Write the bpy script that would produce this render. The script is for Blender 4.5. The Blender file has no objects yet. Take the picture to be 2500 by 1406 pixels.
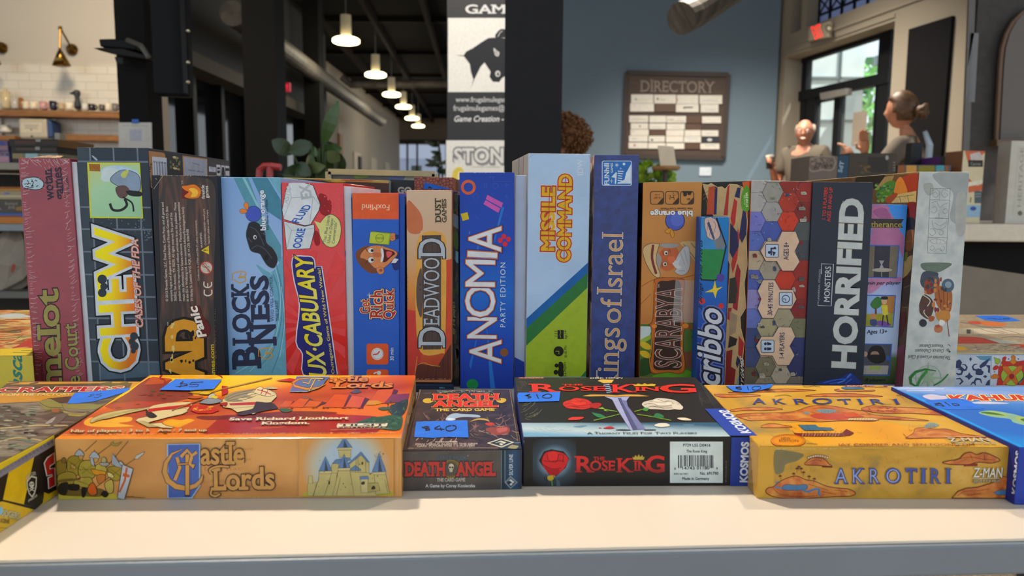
import bpy, bmesh, math, random
from mathutils import Vector as V, Matrix
from mathutils.geometry import tessellate_polygon
random.seed(7)
SC = bpy.context.scene
COL = SC.collection
# ------------------------------------------------------------------ camera
IW, IH, FPX = 2500, 1406, 1800.0
CAM = V((0, 0, 0.977)); TZ = 0.74
_p, _r = math.radians(6.43), 0.008
_f = V((0, math.cos(_p), -math.sin(_p))); _u = V((0, math.sin(_p), math.cos(_p))); _x = V((1, 0, 0))
RT = _x * math.cos(_r) + _u * math.sin(_r); UP = _u * math.cos(_r) - _x * math.sin(_r)
cd = bpy.data.cameras.new('camera'); cam = bpy.data.objects.new('camera', cd); COL.objects.link(cam)
cam.matrix_world = Matrix(((RT.x, UP.x, -_f.x, CAM.x), (RT.y, UP.y, -_f.y, CAM.y), (RT.z, UP.z, -_f.z, CAM.z), (0, 0, 0, 1)))
cd.sensor_width = 36; cd.sensor_fit = 'HORIZONTAL'; cd.lens = FPX / IW * 36; cd.clip_start = 0.02; cd.clip_end = 200
cd.dof.use_dof = True; cd.dof.focus_distance = 0.84; cd.dof.aperture_fstop = 7.5
SC.camera = cam
# ------------------------------------------------------------------ light and exposure
SC.view_settings.view_transform = 'Standard'; SC.view_settings.look = 'None'
SC.view_settings.exposure = 0.0; SC.view_settings.gamma = 1.0; SC.view_settings.use_curve_mapping = False
SC.cycles.use_denoising = True
SC.cycles.max_bounces = 6; SC.cycles.diffuse_bounces = 3; SC.cycles.glossy_bounces = 3; SC.cycles.caustics_reflective = False
wd = bpy.data.worlds.new('daylight'); SC.world = wd; wd.use_nodes = True
wd.node_tree.nodes['Background'].inputs[0].default_value = (0.86, 0.94, 1.0, 1)
wd.node_tree.nodes['Background'].inputs[1].default_value = 1.38
def lamp(kind, name, loc, power, col, size=0.3, aim=None):
    l = bpy.data.lights.new(name, kind); l.energy = power; l.color = col
    o = bpy.data.objects.new(name, l); o.location = loc; COL.objects.link(o)
    if kind == 'AREA': l.shape = 'DISK'; l.size = size; l.spread = math.radians(100)
    else: l.shadow_soft_size = size
    if aim is not None: o.rotation_euler = (V(aim) - V(loc)).to_track_quat('-Z', 'Y').to_euler()
    return o
lamp('AREA', 'ceiling_lamp_light', (-0.95, 1.75, 3.35), 30, (1, 0.86, 0.70), 0.16, (0.1, 0.8, 0.74))
lamp('AREA', 'ceiling_lamp_light', (1.15, 1.9, 3.35), 12, (1, 0.86, 0.70), 0.16, (0.3, 0.8, 0.74))
lamp('AREA', 'ceiling_lamp_light', (1.7, 6.3, 4.1), 205, (1, 0.88, 0.72), 0.8, (1.7, 6.6, 0))  # added unseen fill that brightens the walls around the street door
lamp('AREA', 'ceiling_lamp_light', (-0.5, 2.6, 4.1), 34, (1, 0.9, 0.78), 0.5, (-0.2, 5.2, 1.6))  # unseen lamp added to brighten the banner
lamp('AREA', 'ceiling_lamp_light', (-3.0, 4.6, 4.1), 42, (1, 0.85, 0.66), 0.8, (-3.6, 6.6, 1.6))  # fill from an added, unseen lamp to lift the kitchen wall
sun = bpy.data.objects.new('sun', bpy.data.lights.new('sun', 'SUN')); COL.objects.link(sun); sun.data.energy = 5.5; sun.data.angle = .02; sun.data.color = (1, .96, .9)
sun.rotation_euler = V((-.46, .35, -.82)).to_track_quat('-Z', 'Y').to_euler()
# ------------------------------------------------------------------ pixel <-> world
def ray(px, py): return _f + RT * ((px - IW / 2) / FPX) - UP * ((py - IH / 2) / FPX)
def atY(px, py, Y): d = ray(px, py); return CAM + d * (Y / d.y)
def atZ(px, py, z): d = ray(px, py); return CAM + d * ((z - CAM.z) / d.z)
def hit(px, py, pt, n): d = ray(px, py); return CAM + d * ((pt - CAM).dot(n) / d.dot(n))
# ------------------------------------------------------------------ materials
SAT = [1.0]
def lin(h):
    h = h.lstrip('#'); o = []; k = [int(h[i:i + 2], 16) / 255 for i in (0, 2, 4)]; y = .3 * k[0] + .59 * k[1] + .11 * k[2]
    for c in k:
        c = min(1, max(0, y + (c - y) * SAT[0])); c *= 1 if SAT[0] == 1 else min(1, .80 + .4 * c); o.append(c / 12.92 if c <= .04045 else ((c + .055) / 1.055) ** 2.4)
    return (*o, 1)
MATS = {}
def newmat(name, rough=.5, metal=0, coat=0, spec=.5):
    m = bpy.data.materials.new(name); m.use_nodes = True
    b = m.node_tree.nodes['Principled BSDF']
    b.inputs['Roughness'].default_value = rough; b.inputs['Metallic'].default_value = metal
    b.inputs['Coat Weight'].default_value = coat; b.inputs['Coat Roughness'].default_value = .12
    b.inputs['Specular IOR Level'].default_value = spec
    return m, m.node_tree, b
def M(h, rough=.5, metal=0, coat=0, emit=0, spec=.5, vary=.06, vs=30, bump=0, bs=200):
    if not isinstance(h, str): return h
    k = (h, rough, metal, coat, emit, spec, vary, vs, bump, bs)
    if k in MATS: return MATS[k]
    m, t, b = newmat('surface_' + h.lstrip('#'), rough, metal, coat, spec)
    c = lin(h)
    if vary:
        n = t.nodes.new('ShaderNodeTexNoise'); n.inputs['Scale'].default_value = vs; n.inputs['Detail'].default_value = 4
        g = t.nodes.new('ShaderNodeTexCoord'); t.links.new(g.outputs['Object'], n.inputs['Vector'])
        r = t.nodes.new('ShaderNodeValToRGB')
        r.color_ramp.elements[0].color = tuple(x * (1 - vary) for x in c[:3]) + (1,); r.color_ramp.elements[0].position = .3
        r.color_ramp.elements[1].color = tuple(min(1, x * (1 + vary)) for x in c[:3]) + (1,); r.color_ramp.elements[1].position = .7
        t.links.new(n.outputs['Fac'], r.inputs[0]); t.links.new(r.outputs[0], b.inputs['Base Color'])
    else: b.inputs['Base Color'].default_value = c
    if bump: addbump(t, b, bs, bump)
    if emit: b.inputs['Emission Color'].default_value = c; b.inputs['Emission Strength'].default_value = emit
    MATS[k] = m; return m
def addbump(t, b, scale, strength, dist=.002, detail=3):
    g = t.nodes.new('ShaderNodeTexCoord'); n = t.nodes.new('ShaderNodeTexNoise'); n.inputs['Scale'].default_value = scale; n.inputs['Detail'].default_value = detail
    u = t.nodes.new('ShaderNodeBump'); u.inputs['Strength'].default_value = strength; u.inputs['Distance'].default_value = dist
    t.links.new(g.outputs['Object'], n.inputs['Vector']); t.links.new(n.outputs['Fac'], u.inputs['Height']); t.links.new(u.outputs[0], b.inputs['Normal'])
def ramp(t, stops, interp='LINEAR'):
    r = t.nodes.new('ShaderNodeValToRGB'); r.color_ramp.interpolation = interp
    e = r.color_ramp.elements
    while len(e) < len(stops): e.new(.5)
    for i, (p, h) in enumerate(stops): e[i].position = p; e[i].color = lin(h)
    return r
def mnoise(stops, scale=20, detail=5, distort=0, rough=.45, stretch=(1, 1, 1), kind='noise', interp='LINEAR', rot=(0, 0, 0), coat=0, bump=0, spec=.5, metal=0):
    k = ('n', tuple(stops), scale, detail, distort, rough, stretch, kind, interp, rot, coat, bump, metal)
    if k in MATS: return MATS[k]
    m, t, b = newmat('print_' + kind, rough, metal, coat, spec)
    g = t.nodes.new('ShaderNodeTexCoord'); mp = t.nodes.new('ShaderNodeMapping'); mp.inputs['Scale'].default_value = stretch; mp.inputs['Rotation'].default_value = rot
    t.links.new(g.outputs['Object'], mp.inputs[0])
    if kind == 'voronoi':
        n = t.nodes.new('ShaderNodeTexVoronoi'); n.feature = 'DISTANCE_TO_EDGE'; n.inputs['Scale'].default_value = scale; out = n.outputs['Distance']
    elif kind == 'cells':
        n = t.nodes.new('ShaderNodeTexVoronoi'); n.inputs['Scale'].default_value = scale
        s = t.nodes.new('ShaderNodeSeparateColor'); t.links.new(n.outputs['Color'], s.inputs[0]); out = s.outputs[0]
    elif kind == 'wave':
        n = t.nodes.new('ShaderNodeTexWave'); n.inputs['Scale'].default_value = scale; n.inputs['Distortion'].default_value = distort
        n.inputs['Detail'].default_value = detail; out = n.outputs['Fac']
    else:
        n = t.nodes.new('ShaderNodeTexNoise'); n.inputs['Scale'].default_value = scale; n.inputs['Detail'].default_value = detail
        n.inputs['Distortion'].default_value = distort; out = n.outputs['Fac']
    t.links.new(mp.outputs[0], n.inputs['Vector'])
    r = ramp(t, stops, interp); t.links.new(out, r.inputs[0]); t.links.new(r.outputs[0], b.inputs['Base Color'])
    if bump: addbump(t, b, scale * 4, bump)
    MATS[k] = m; return m
def mgrad(p0, p1, stops, rough=.45, warp=0, wscale=30, interp='LINEAR', radial=False, coat=0):
    """a printed colour gradient running from p0 to p1 (in the object's own coordinates)"""
    m, t, b = newmat('print_gradient', rough, 0, coat, .25)
    g = t.nodes.new('ShaderNodeTexCoord'); s = t.nodes.new('ShaderNodeVectorMath'); s.operation = 'SUBTRACT'; s.inputs[1].default_value = p0
    t.links.new(g.outputs['Object'], s.inputs[0])
    if radial:
        d = t.nodes.new('ShaderNodeVectorMath'); d.operation = 'LENGTH'; t.links.new(s.outputs[0], d.inputs[0])
        x = t.nodes.new('ShaderNodeMath'); x.operation = 'DIVIDE'; x.inputs[1].default_value = (p1 - p0).length; t.links.new(d.outputs['Value'], x.inputs[0]); out = x.outputs[0]
    else:
        d = t.nodes.new('ShaderNodeVectorMath'); d.operation = 'DOT_PRODUCT'; v = p1 - p0; d.inputs[1].default_value = v / v.length_squared
        t.links.new(s.outputs[0], d.inputs[0]); out = d.outputs['Value']
    if warp:
        n = t.nodes.new('ShaderNodeTexNoise'); n.inputs['Scale'].default_value = wscale; n.inputs['Detail'].default_value = 5; t.links.new(g.outputs['Object'], n.inputs['Vector'])
        a = t.nodes.new('ShaderNodeMath'); a.operation = 'MULTIPLY_ADD'; a.inputs[1].default_value = warp; t.links.new(n.outputs['Fac'], a.inputs[0])
        q = t.nodes.new('ShaderNodeMath'); q.operation = 'SUBTRACT'; q.inputs[1].default_value = warp / 2; t.links.new(out, q.inputs[0]); t.links.new(q.outputs[0], a.inputs[2]); out = a.outputs[0]
    r = ramp(t, stops, interp); t.links.new(out, r.inputs[0]); t.links.new(r.outputs[0], b.inputs['Base Color'])
    return m
# ------------------------------------------------------------------ objects
def props(o, label=None, cat=None, group=None, kind=None):
    for k, v in (('label', label), ('category', cat), ('group', group), ('kind', kind)):
        if v: o[k] = v
    return o
def empty(name, loc, label=None, cat=None, group=None):
    o = bpy.data.objects.new(name, None); o.location = loc; o.empty_display_size = .05; COL.objects.link(o); return props(o, label, cat, group)
def link(name, me, parent=None, loc=(0, 0, 0), **kw):
    o = bpy.data.objects.new(name, me); COL.objects.link(o)
    if parent is not None: o.parent = parent
    o.location = loc
    return props(o, **kw)
def origin(o):
    p = V((0, 0, 0))
    while o is not None: p = p + V(o.location); o = o.parent
    return p
def mesh(name, verts, faces, mats, idx=None, parent=None, smooth=False, bevel=0, **kw):
    """verts in world coordinates; the object sits at its parent's origin, or at the middle of its own base"""
    verts = [V(v) for v in verts]
    if parent is not None: o0 = origin(parent)
    else:
        xs = [v.x for v in verts]; ys = [v.y for v in verts]; zs = [v.z for v in verts]
        o0 = V(((min(xs) + max(xs)) / 2, (min(ys) + max(ys)) / 2, min(zs)))
    me = bpy.data.meshes.new(name); me.from_pydata([v - o0 for v in verts], [], faces)
    if not isinstance(mats, (list, tuple)): mats = [mats]
    for m in mats: me.materials.append(M(m) if isinstance(m, str) else m)
    if idx: me.polygons.foreach_set('material_index', idx)
    if smooth: me.polygons.foreach_set('use_smooth', [True] * len(me.polygons))
    me.update()
    o = link(name, me, parent, (0, 0, 0) if parent is not None else o0, **kw)
    if bevel:
        b = o.modifiers.new('edge', 'BEVEL'); b.width = bevel; b.segments = 2; b.limit_method = 'ANGLE'
    return o
class MB:
    """collects shapes in world coordinates, then links them as one mesh"""
    def __init__(s): s.v = []; s.f = []; s.i = []; s.m = []
    def mat(s, m):
        m = M(m) if isinstance(m, str) else m
        if m not in s.m: s.m.append(m)
        return s.m.index(m)
    def add(s, vs, fs, m):
        k = len(s.v); i = s.mat(m); s.v += [V(v) for v in vs]
        s.f += [tuple(a + k for a in f) for f in fs]; s.i += [i] * len(fs)
    def box(s, a, b, m):
        x0, y0, z0 = a; x1, y1, z1 = b
        s.add([(x0, y0, z0), (x1, y0, z0), (x1, y1, z0), (x0, y1, z0), (x0, y0, z1), (x1, y0, z1), (x1, y1, z1), (x0, y1, z1)], CUBE, m); return s
    def prism(s, q, d, m):
        """quad or polygon q extruded along d"""
        n = len(q); q = [V(p) for p in q]; d = V(d)
        s.add(q + [p + d for p in q], [tuple(range(n)), tuple(range(2 * n - 1, n - 1, -1))] + [(i, i + n, (i + 1) % n + n, (i + 1) % n) for i in range(n)], m); return s
    def bar(s, a, b, w, h, m, up=(0, 0, 1)):
        a, b = V(a), V(b); t = (b - a).normalized(); x = t.cross(V(up)).normalized(); y = x.cross(t)
        q = [a + x * w * i / 2 + y * h * j / 2 for i, j in ((-1, -1), (1, -1), (1, 1), (-1, 1))]
        return s.prism(q, b - a, m)
    def tube(s, pts, r, m, n=10, cap=True):
        pts = [V(p) for p in pts]; rs = r if isinstance(r, (list, tuple)) else [r] * len(pts); vs = []; fs = []
        x = None
        for i, p in enumerate(pts):
            t = (pts[min(i + 1, len(pts) - 1)] - pts[max(i - 1, 0)]).normalized()
            if x is None: x = t.orthogonal().normalized()
            else: x = (x - t * x.dot(t)).normalized()
            y = t.cross(x)
            vs += [p + (x * math.cos(2 * math.pi * k / n) + y * math.sin(2 * math.pi * k / n)) * rs[i] for k in range(n)]
        for i in range(len(pts) - 1):
            for k in range(n): fs.append((i * n + k, i * n + (k + 1) % n, (i + 1) * n + (k + 1) % n, (i + 1) * n + k))
        if cap: fs += [tuple(range(n))[::-1], tuple(range((len(pts) - 1) * n, len(pts) * n))]
        s.add(vs, fs, m); return s
    def lathe(s, c, prof, m, n=20, axis=(0, 0, 1)):
        a = V(axis).normalized(); c = V(c)
        return s.tube([c + a * z for z, r in prof], [max(r, 1e-4) for z, r in prof], m, n)
    def ball(s, c, r, m, n=14, k=9):
        r = r if isinstance(r, (tuple, list)) else (r, r, r); vs = []; fs = []
        for i in range(k + 1):
            th = math.pi * i / k
            for j in range(n): ph = 2 * math.pi * j / n; vs.append((c[0] + r[0] * math.sin(th) * math.cos(ph), c[1] + r[1] * math.sin(th) * math.sin(ph), c[2] + r[2] * math.cos(th)))
        for i in range(k):
            for j in range(n): fs.append((i * n + j, (i + 1) * n + j, (i + 1) * n + (j + 1) % n, i * n + (j + 1) % n))
        s.add(vs, fs, m); return s
    def done(s, name, parent=None, smooth=False, bevel=0, **kw):
        return mesh(name, s.v, s.f, s.m, s.i, parent, smooth, bevel, **kw)
CUBE = [(0, 3, 2, 1), (4, 5, 6, 7), (0, 1, 5, 4), (1, 2, 6, 5), (2, 3, 7, 6), (3, 0, 4, 7)]
# ------------------------------------------------------------------ lettering
GL = {}
SER = {'A': 'b0l b1r', 'B': 'b0L t0L', 'D': 'b0L t0L', 'E': 'b0L t0L b1v t1w', 'F': 'b0L t0L t1w', 'G': '', 'H': 'b0c b1c t0c t1c', 'I': 'bmc tmc', 'K': 'b0c b1c t0c t1c', 'L': 'b0c t0c b1v', 'M': 'b0c b1c t0c t1c', 'N': 'b0c t0c t1c', 'P': 'b0c t0L', 'R': 'b0c t0L b1c', 'T': 'bmc t0w t1w', 'U': 't0c t1c', 'V': 't0c t1c', 'W': 't0c t1c', 'X': 'b0c b1c t0c t1c', 'Y': 'bmc t0c t1c', 'Z': 't0w b1v', 'i': 'bmc', 'l': 'bmc tmc', 'h': 'b0c b1c', 'n': 'b0c b1c', 'm': 'b0c b1c', 'r': 'b0c', 'f': 'bmc', 'k': 'b0c b1c', 'd': 'b1c'}
def glyph(ch, off):
    k = (ch, off)
    if k in GL: return GL[k]
    def shape(t, o):
        cu = bpy.data.curves.new('g', 'FONT'); cu.body = t; cu.offset = o; cu.resolution_u = 3; cu.fill_mode = 'FRONT'
        ob = bpy.data.objects.new('g', cu); me = ob.to_mesh()
        vs = [(v.co.x, v.co.y) for v in me.vertices]; fs = [tuple(p.vertices) for p in me.polygons]
        ob.to_mesh_clear(); bpy.data.objects.remove(ob); bpy.data.curves.remove(cu); return vs, fs
    w = lambda t: (lambda vs: max(v[0] for v in vs) - min(v[0] for v in vs))(shape(t, 0)[0])
    if 'bar' not in GL: GL['bar'] = w('||')
    adv = w('|' + ch + '|') - GL['bar']
    vs, fs = shape(ch, off) if ch != ' ' else ([], [])
    if ch == 'M':                                                 # drawn here so that its bold form stays clean
        q = [(.71, .68), (.62, .68), (.39, .4), (.17, .68), (.07, .68), (.07, 0), (.17, 0), (.17, .53), (.38, .27), (.4, .27), (.61, .53), (.61, 0), (.71, 0)]; vs = []
        for i in range(13):
            a, b, c = V(q[i - 1]), V(q[i]), V(q[(i + 1) % 13]); u, w_ = (b - a).normalized(), (c - b).normalized(); m = V((u.y + w_.y, -u.x - w_.x)); vs.append(tuple(b + m * (off / max(.35, 1 + u.dot(w_)))))
        fs = [tuple(t) for t in tessellate_polygon([[V((x, y, 0)) for x, y in vs]])]
    GL[k] = (vs, fs, adv); return GL[k]
def capH():
    if 'H' not in GL: GL['H'] = max(v[1] for v in glyph('H', 0)[0])
    return GL['H']
def layout(txt, bold=0, track=0, serif=0, caps=1.0, shear=0, ref=None):
    """-> verts (x 0..1 over the ink width, y 1 = cap height), faces"""
    H = capH(); x = 0; vs = []; fs = []; lv = []; lo, hi = 1e9, -1e9
    for gi, ch in enumerate(txt):
        sc = 1.0
        if caps < 1 and ch.islower(): sc = caps; ch = ch.upper()
        g, f, adv = glyph(ch, bold); g0 = glyph(ch, 0)[0]; k = len(vs)
        for a, b in g: vs.append((x + a * sc, b * sc / H))
        fs += [tuple(i + k for i in t) for t in f]; lv += [gi % 2] * len(g)
        if g0:
            lo = min(lo, x + min(a for a, b in g0) * sc); hi = max(hi, x + max(a for a, b in g0) * sc)
            if serif and ch in SER:
                x0 = min(a for a, b in g0) * sc + x; x1 = max(a for a, b in g0) * sc + x; top = (max(b for a, b in g0)) * sc
                st = .085 * sc; th = serif * sc * .3 + bold * .8; wd = sc * (.075 + serif * .38) + bold
                for si, s in enumerate(SER[ch].split()):
                    y = 0 if s[0] == 'b' else top; cx = {'0': x0 + st / 2, '1': x1 - st / 2, 'm': (x0 + x1) / 2}[s[1]]
                    a0, a1 = cx - wd, cx + wd
                    if s[2] == 'L': a1 = cx
                    ya, yb = (y - bold, y + th) if s[0] == 'b' else (y - th, y + bold)
                    if s[2] in 'vw': a0, a1 = cx - .02, cx + .05 + bold; ya, yb = (y - bold, y + .17) if s[2] == 'v' else (y - .17, y + bold)
                    if s[2] in 'lr': a0, a1 = cx - wd, cx + wd
                    lo, hi = min(lo, a0 + bold), max(hi, a1 - bold)
                    k = len(vs); vs += [(a0, ya / H), (a1, ya / H), (a1, yb / H), (a0, yb / H)]; fs.append((k, k + 1, k + 2, k + 3)); lv += [2 + (gi % 2) * 2 + si % 2] * 4
        x += adv * sc + track
    if hi <= lo: hi = lo + 1
    return [((a - lo) / (hi - lo) + shear * b, b) for a, b in vs], fs, lv
# ------------------------------------------------------------------ flat printing on a face
STEP = 1.3e-5
class Face:
    def __init__(s, pt, n, quad=None):
        s.pt = V(pt); s.n = V(n).normalized(); s.k = 0; s.cut = []
        if quad:                                                  # printing stops at the edges of its panel
            m = sum(quad, V()) / len(quad)
            for i in range(len(quad)):
                a, b = quad[i - 1], quad[i]; e = (b - a).cross(s.n).normalized()
                if (m - a).dot(e) < 0: e = -e
                s.cut.append((a + e * .0004, e))
class Art:
    def __init__(s, face, name, parent, label=None, rough=.45, coat=0, frame=None, kind=None):
        s.F = face; s.name = name; s.par = parent; s.b = MB(); s.rough = rough; s.coat = coat; s.label = label; s.kind = kind
        s.ox, s.oy, s.sc = frame or (0, 0, 1)
    def frame(s, ox=0, oy=0, sc=1): s.ox, s.oy, s.sc = ox, oy, sc; return s
    def c(s, x, y): return (s.ox + x / s.sc, s.oy + y / s.sc)
    def pt(s, x, y, off=0): return hit(*s.c(x, y), s.F.pt + s.F.n * off, s.F.n)
    def loc(s, x, y): return s.pt(x, y) - origin(s.par)
    def mt(s, m): return M(m, s.rough, coat=s.coat, vary=.08, vs=95, spec=.25) if isinstance(m, str) else m
    def raw(s, m, pts, fs, lv=None):
        s.F.k += 1; off = .00012 + s.F.k * STEP
        vs = [s.pt(x, y, off + (lv[i] * 2.1e-6 if lv else 0)) for i, (x, y) in enumerate(pts)]
        if len(fs):
            good = []
            for f in fs:
                nn = (vs[f[1]] - vs[f[0]]).cross(vs[f[2]] - vs[f[0]])
                good.append(f if nn.dot(s.F.n) > 0 else f[::-1])
            if s.F.cut:
                out = [[(v - a).dot(e) for a, e in s.F.cut] for v in vs]; keep = []
                for f in good:
                    if all(min(out[i]) >= 0 for i in f): keep.append(f); continue
                    g = [vs[i] for i in f]
                    for a, e in s.F.cut:
                        h = []
                        for i, q in enumerate(g):
                            p = g[i - 1]; dp, dq = (p - a).dot(e), (q - a).dot(e)
                            if (dp < 0) != (dq < 0): h.append(p.lerp(q, dp / (dp - dq)))
                            if dq >= 0: h.append(q)
                        g = h
                        if len(g) < 3: break
                    if len(g) >= 3: k = len(vs); vs += g; keep.append(tuple(range(k, k + len(g))))
                good = keep
            if good:
                us = sorted({i for f in good for i in f}); ix = {u: i for i, u in enumerate(us)}
                s.b.add([vs[u] for u in us], [tuple(ix[i] for i in f) for f in good], s.mt(m))
        return s
    def poly(s, m, *p, o=None, ow=2, sm=0):
        q = [(p[i], p[i + 1]) for i in range(0, len(p), 2)]
        if sm: q = spl(q, True, sm)
        t = tessellate_polygon([[V((x, y, 0)) for x, y in q]])
        s.raw(m, q, [tuple(a) for a in t])
        if o: s._line(o, ow, q, True)
        return s
    def blob(s, m, *p, o=None, ow=2, k=5): return s.poly(m, *p, o=o, ow=ow, sm=k)
    def line(s, m, w, *p, closed=False, sm=0):
        q = [(p[i], p[i + 1]) for i in range(0, len(p), 2)]
        if sm: q = spl(q, closed, sm)
        return s._line(m, w, q, closed)
    def lines(s, m, w, *ls, sm=0):
        vs, fs, lv = [], [], []
        for li, p in enumerate(ls):
            q = [(p[i], p[i + 1]) for i in range(0, len(p), 2)]
            if sm: q = spl(q, False, sm)
            a, b = ribbon(q, w, False); k = len(vs); vs += a; fs += [tuple(i + k for i in f) for f in b]; lv += [li % 6] * len(a)
        return s.raw(m, vs, fs, lv)
    def _line(s, m, w, q, closed): return s.raw(m, *ribbon(q, w, closed))
    def disc(s, m, cx, cy, rx, ry=None, n=22, o=None, ow=2):
        ry = ry or rx; q = [(cx + rx * math.cos(2 * math.pi * i / n), cy + ry * math.sin(2 * math.pi * i / n)) for i in range(n)]
        s.raw(m, q, [tuple(range(n))])
        if o: s._line(o, ow, q, True)
        return s
    def ring(s, m, cx, cy, r, w, ry=None, n=26):
        ry = ry or r; return s._line(m, w, [(cx + r * math.cos(2 * math.pi * i / n), cy + ry * math.sin(2 * math.pi * i / n)) for i in range(n)], True)
    def rect(s, m, x0, y0, x1, y1, o=None, ow=2): return s.poly(m, x0, y0, x1, y0, x1, y1, x0, y1, o=o, ow=ow)
    def rrect(s, m, x0, y0, x1, y1, r, o=None, ow=2):
        q = []
        for cx, cy, a in ((x1 - r, y0 + r, -90), (x1 - r, y1 - r, 0), (x0 + r, y1 - r, 90), (x0 + r, y0 + r, 180)):
            q += [(cx + r * math.cos(math.radians(a + t)), cy + r * math.sin(math.radians(a + t))) for t in (0, 30, 60, 90)]
        if m: s.raw(m, q, [tuple(range(len(q)))])
        if o: s._line(o, ow, q, True)
        return s
    def text(s, m, txt, x0, y0, x1, y1, h, up=None, bold=0, track=0, serif=0, caps=1.0, shear=0, o=None, ow=.04, arc=0, taper=1.0, sh=None, shd=(2, 2)):
        """baseline (x0,y0)->(x1,y1), cap height h (frame units); up = pixel up-vector, else square to the baseline"""
        dx, dy = x1 - x0, y1 - y0; L = math.hypot(dx, dy); bold *= .7
        if up is None: ux, uy = dy / L * h, -dx / L * h
        else: k = h / math.hypot(*up); ux, uy = up[0] * k, up[1] * k
        def put(m, b, sx=0, sy=0):
            vs, fs, lv = layout(txt, b, track, serif, caps, shear)
            def mp(a, c):
                g = 1 + (taper - 1) * a; c2 = c * g + (arc * (1 - (2 * a - 1) ** 2))
                return (x0 + dx * a + ux * c2 + sx, y0 + dy * a + uy * c2 + sy)
            s.raw(m, [mp(a, c) for a, c in vs], fs, lv)
        if sh: put(sh, bold + ((max(ow) if isinstance(ow, (list, tuple)) else ow) if o else 0), *shd)
        if o:
            for i, oc in enumerate(o if isinstance(o, (list, tuple)) else [o]):
                put(oc, bold + (ow[i] if isinstance(ow, (list, tuple)) else ow))
        put(m, bold); return s
    def mottle(s, cols, n, x0, y0, x1, y1, w, h, seed=1):
        rnd = random.Random(seed)
        for c in cols:
            vs, fs, lv = [], [], []
            for _ in range(n):
                x, y = rnd.uniform(x0, x1), rnd.uniform(y0, y1); k = len(vs)
                a = rnd.uniform(.4, 1) * w; b = rnd.uniform(.4, 1) * h; m_ = rnd.randint(5, 8)
                vs += [(x + a * math.cos(2 * math.pi * i / m_) * rnd.uniform(.6, 1.1), y + b * math.sin(2 * math.pi * i / m_) * rnd.uniform(.6, 1.1)) for i in range(m_)]
                fs.append(tuple(range(k, k + m_))); lv += [_ % 6] * m_
            s.raw(c, vs, fs, lv)
        return s
    def scratch(s, m, n, x0, y0, x1, y1, ln, w, ang=0, spread=.5, seed=1):
        rnd = random.Random(seed); ls = []
        for _ in range(n):
            x, y = rnd.uniform(x0, x1), rnd.uniform(y0, y1); a = ang + rnd.gauss(0, spread); l = rnd.uniform(.3, 1) * ln
            ls.append((x, y, x + l * .5 * math.cos(a + .15), y + l * .5 * math.sin(a + .15), x + l * math.cos(a), y + l * math.sin(a)))
        return s.lines(m, w, *ls)
    def wear(s, m, x0, y0, x1, y1, w=2, seed=1, gap=.3):
        rnd = random.Random(seed); n = max(4, int(math.hypot(x1 - x0, y1 - y0) / 7)); vs = []; fs = []
        L = math.hypot(x1 - x0, y1 - y0); nx, ny = -(y1 - y0) / L, (x1 - x0) / L
        for i in range(n):
            if rnd.random() < gap: continue
            a, b = i / n, (i + rnd.uniform(.5, 1.1)) / n; b = min(b, 1); t = rnd.uniform(.3, 1) * w; k = len(vs)
            pa = (x0 + (x1 - x0) * a, y0 + (y1 - y0) * a); pb = (x0 + (x1 - x0) * b, y0 + (y1 - y0) * b)
            vs += [pa, pb, (pb[0] + nx * t * rnd.random(), pb[1] + ny * t * rnd.random()), (pa[0] + nx * t, pa[1] + ny * t)]; fs.append((k, k + 1, k + 2, k + 3))
        return s.raw(m, vs, fs)
    def grad(s, x0, y0, x1, y1, stops, **kw): return mgrad(s.loc(x0, y0), s.loc(x1, y1), stops, s.rough, **kw)
    def done(s):
        o = s.b.done(s.name, s.par)
        return props(o, label=s.label, kind=s.kind)
def ribbon(q, w, closed):
    n = len(q); vs = []; fs = []
    for i, (x, y) in enumerate(q):
        a = q[i - 1] if (i or closed) else q[i]; b = q[(i + 1) % n] if (i < n - 1 or closed) else q[i]
        dx, dy = b[0] - a[0], b[1] - a[1]; l = math.hypot(dx, dy) or 1; k = w / 2 if not isinstance(w, (list, tuple)) else 0
        ww = w[i] / 2 if isinstance(w, (list, tuple)) else k
        vs += [(x - dy / l * ww, y + dx / l * ww), (x + dy / l * ww, y - dx / l * ww)]
    for i in range(n if closed else n - 1):
        j = (i + 1) % n; fs.append((2 * i, 2 * j, 2 * j + 1, 2 * i + 1))
    return vs, fs
def spl(q, closed, k):
    n = len(q); out = []
    for i in range(n if closed else n - 1):
        g = lambda j: q[j % n] if closed else q[max(0, min(n - 1, j))]
        p0, p1, p2, p3 = g(i - 1), g(i), g(i + 1), g(i + 2)
        for j in range(k):
            t = j / k
            out.append(tuple(.5 * (2 * p1[c] + (p2[c] - p0[c]) * t + (2 * p0[c] - 5 * p1[c] + 4 * p2[c] - p3[c]) * t * t + (3 * p1[c] - p0[c] - 3 * p2[c] + p3[c]) * t ** 3) for c in (0, 1)))
    if not closed: out.append(q[-1])
    return out
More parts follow.
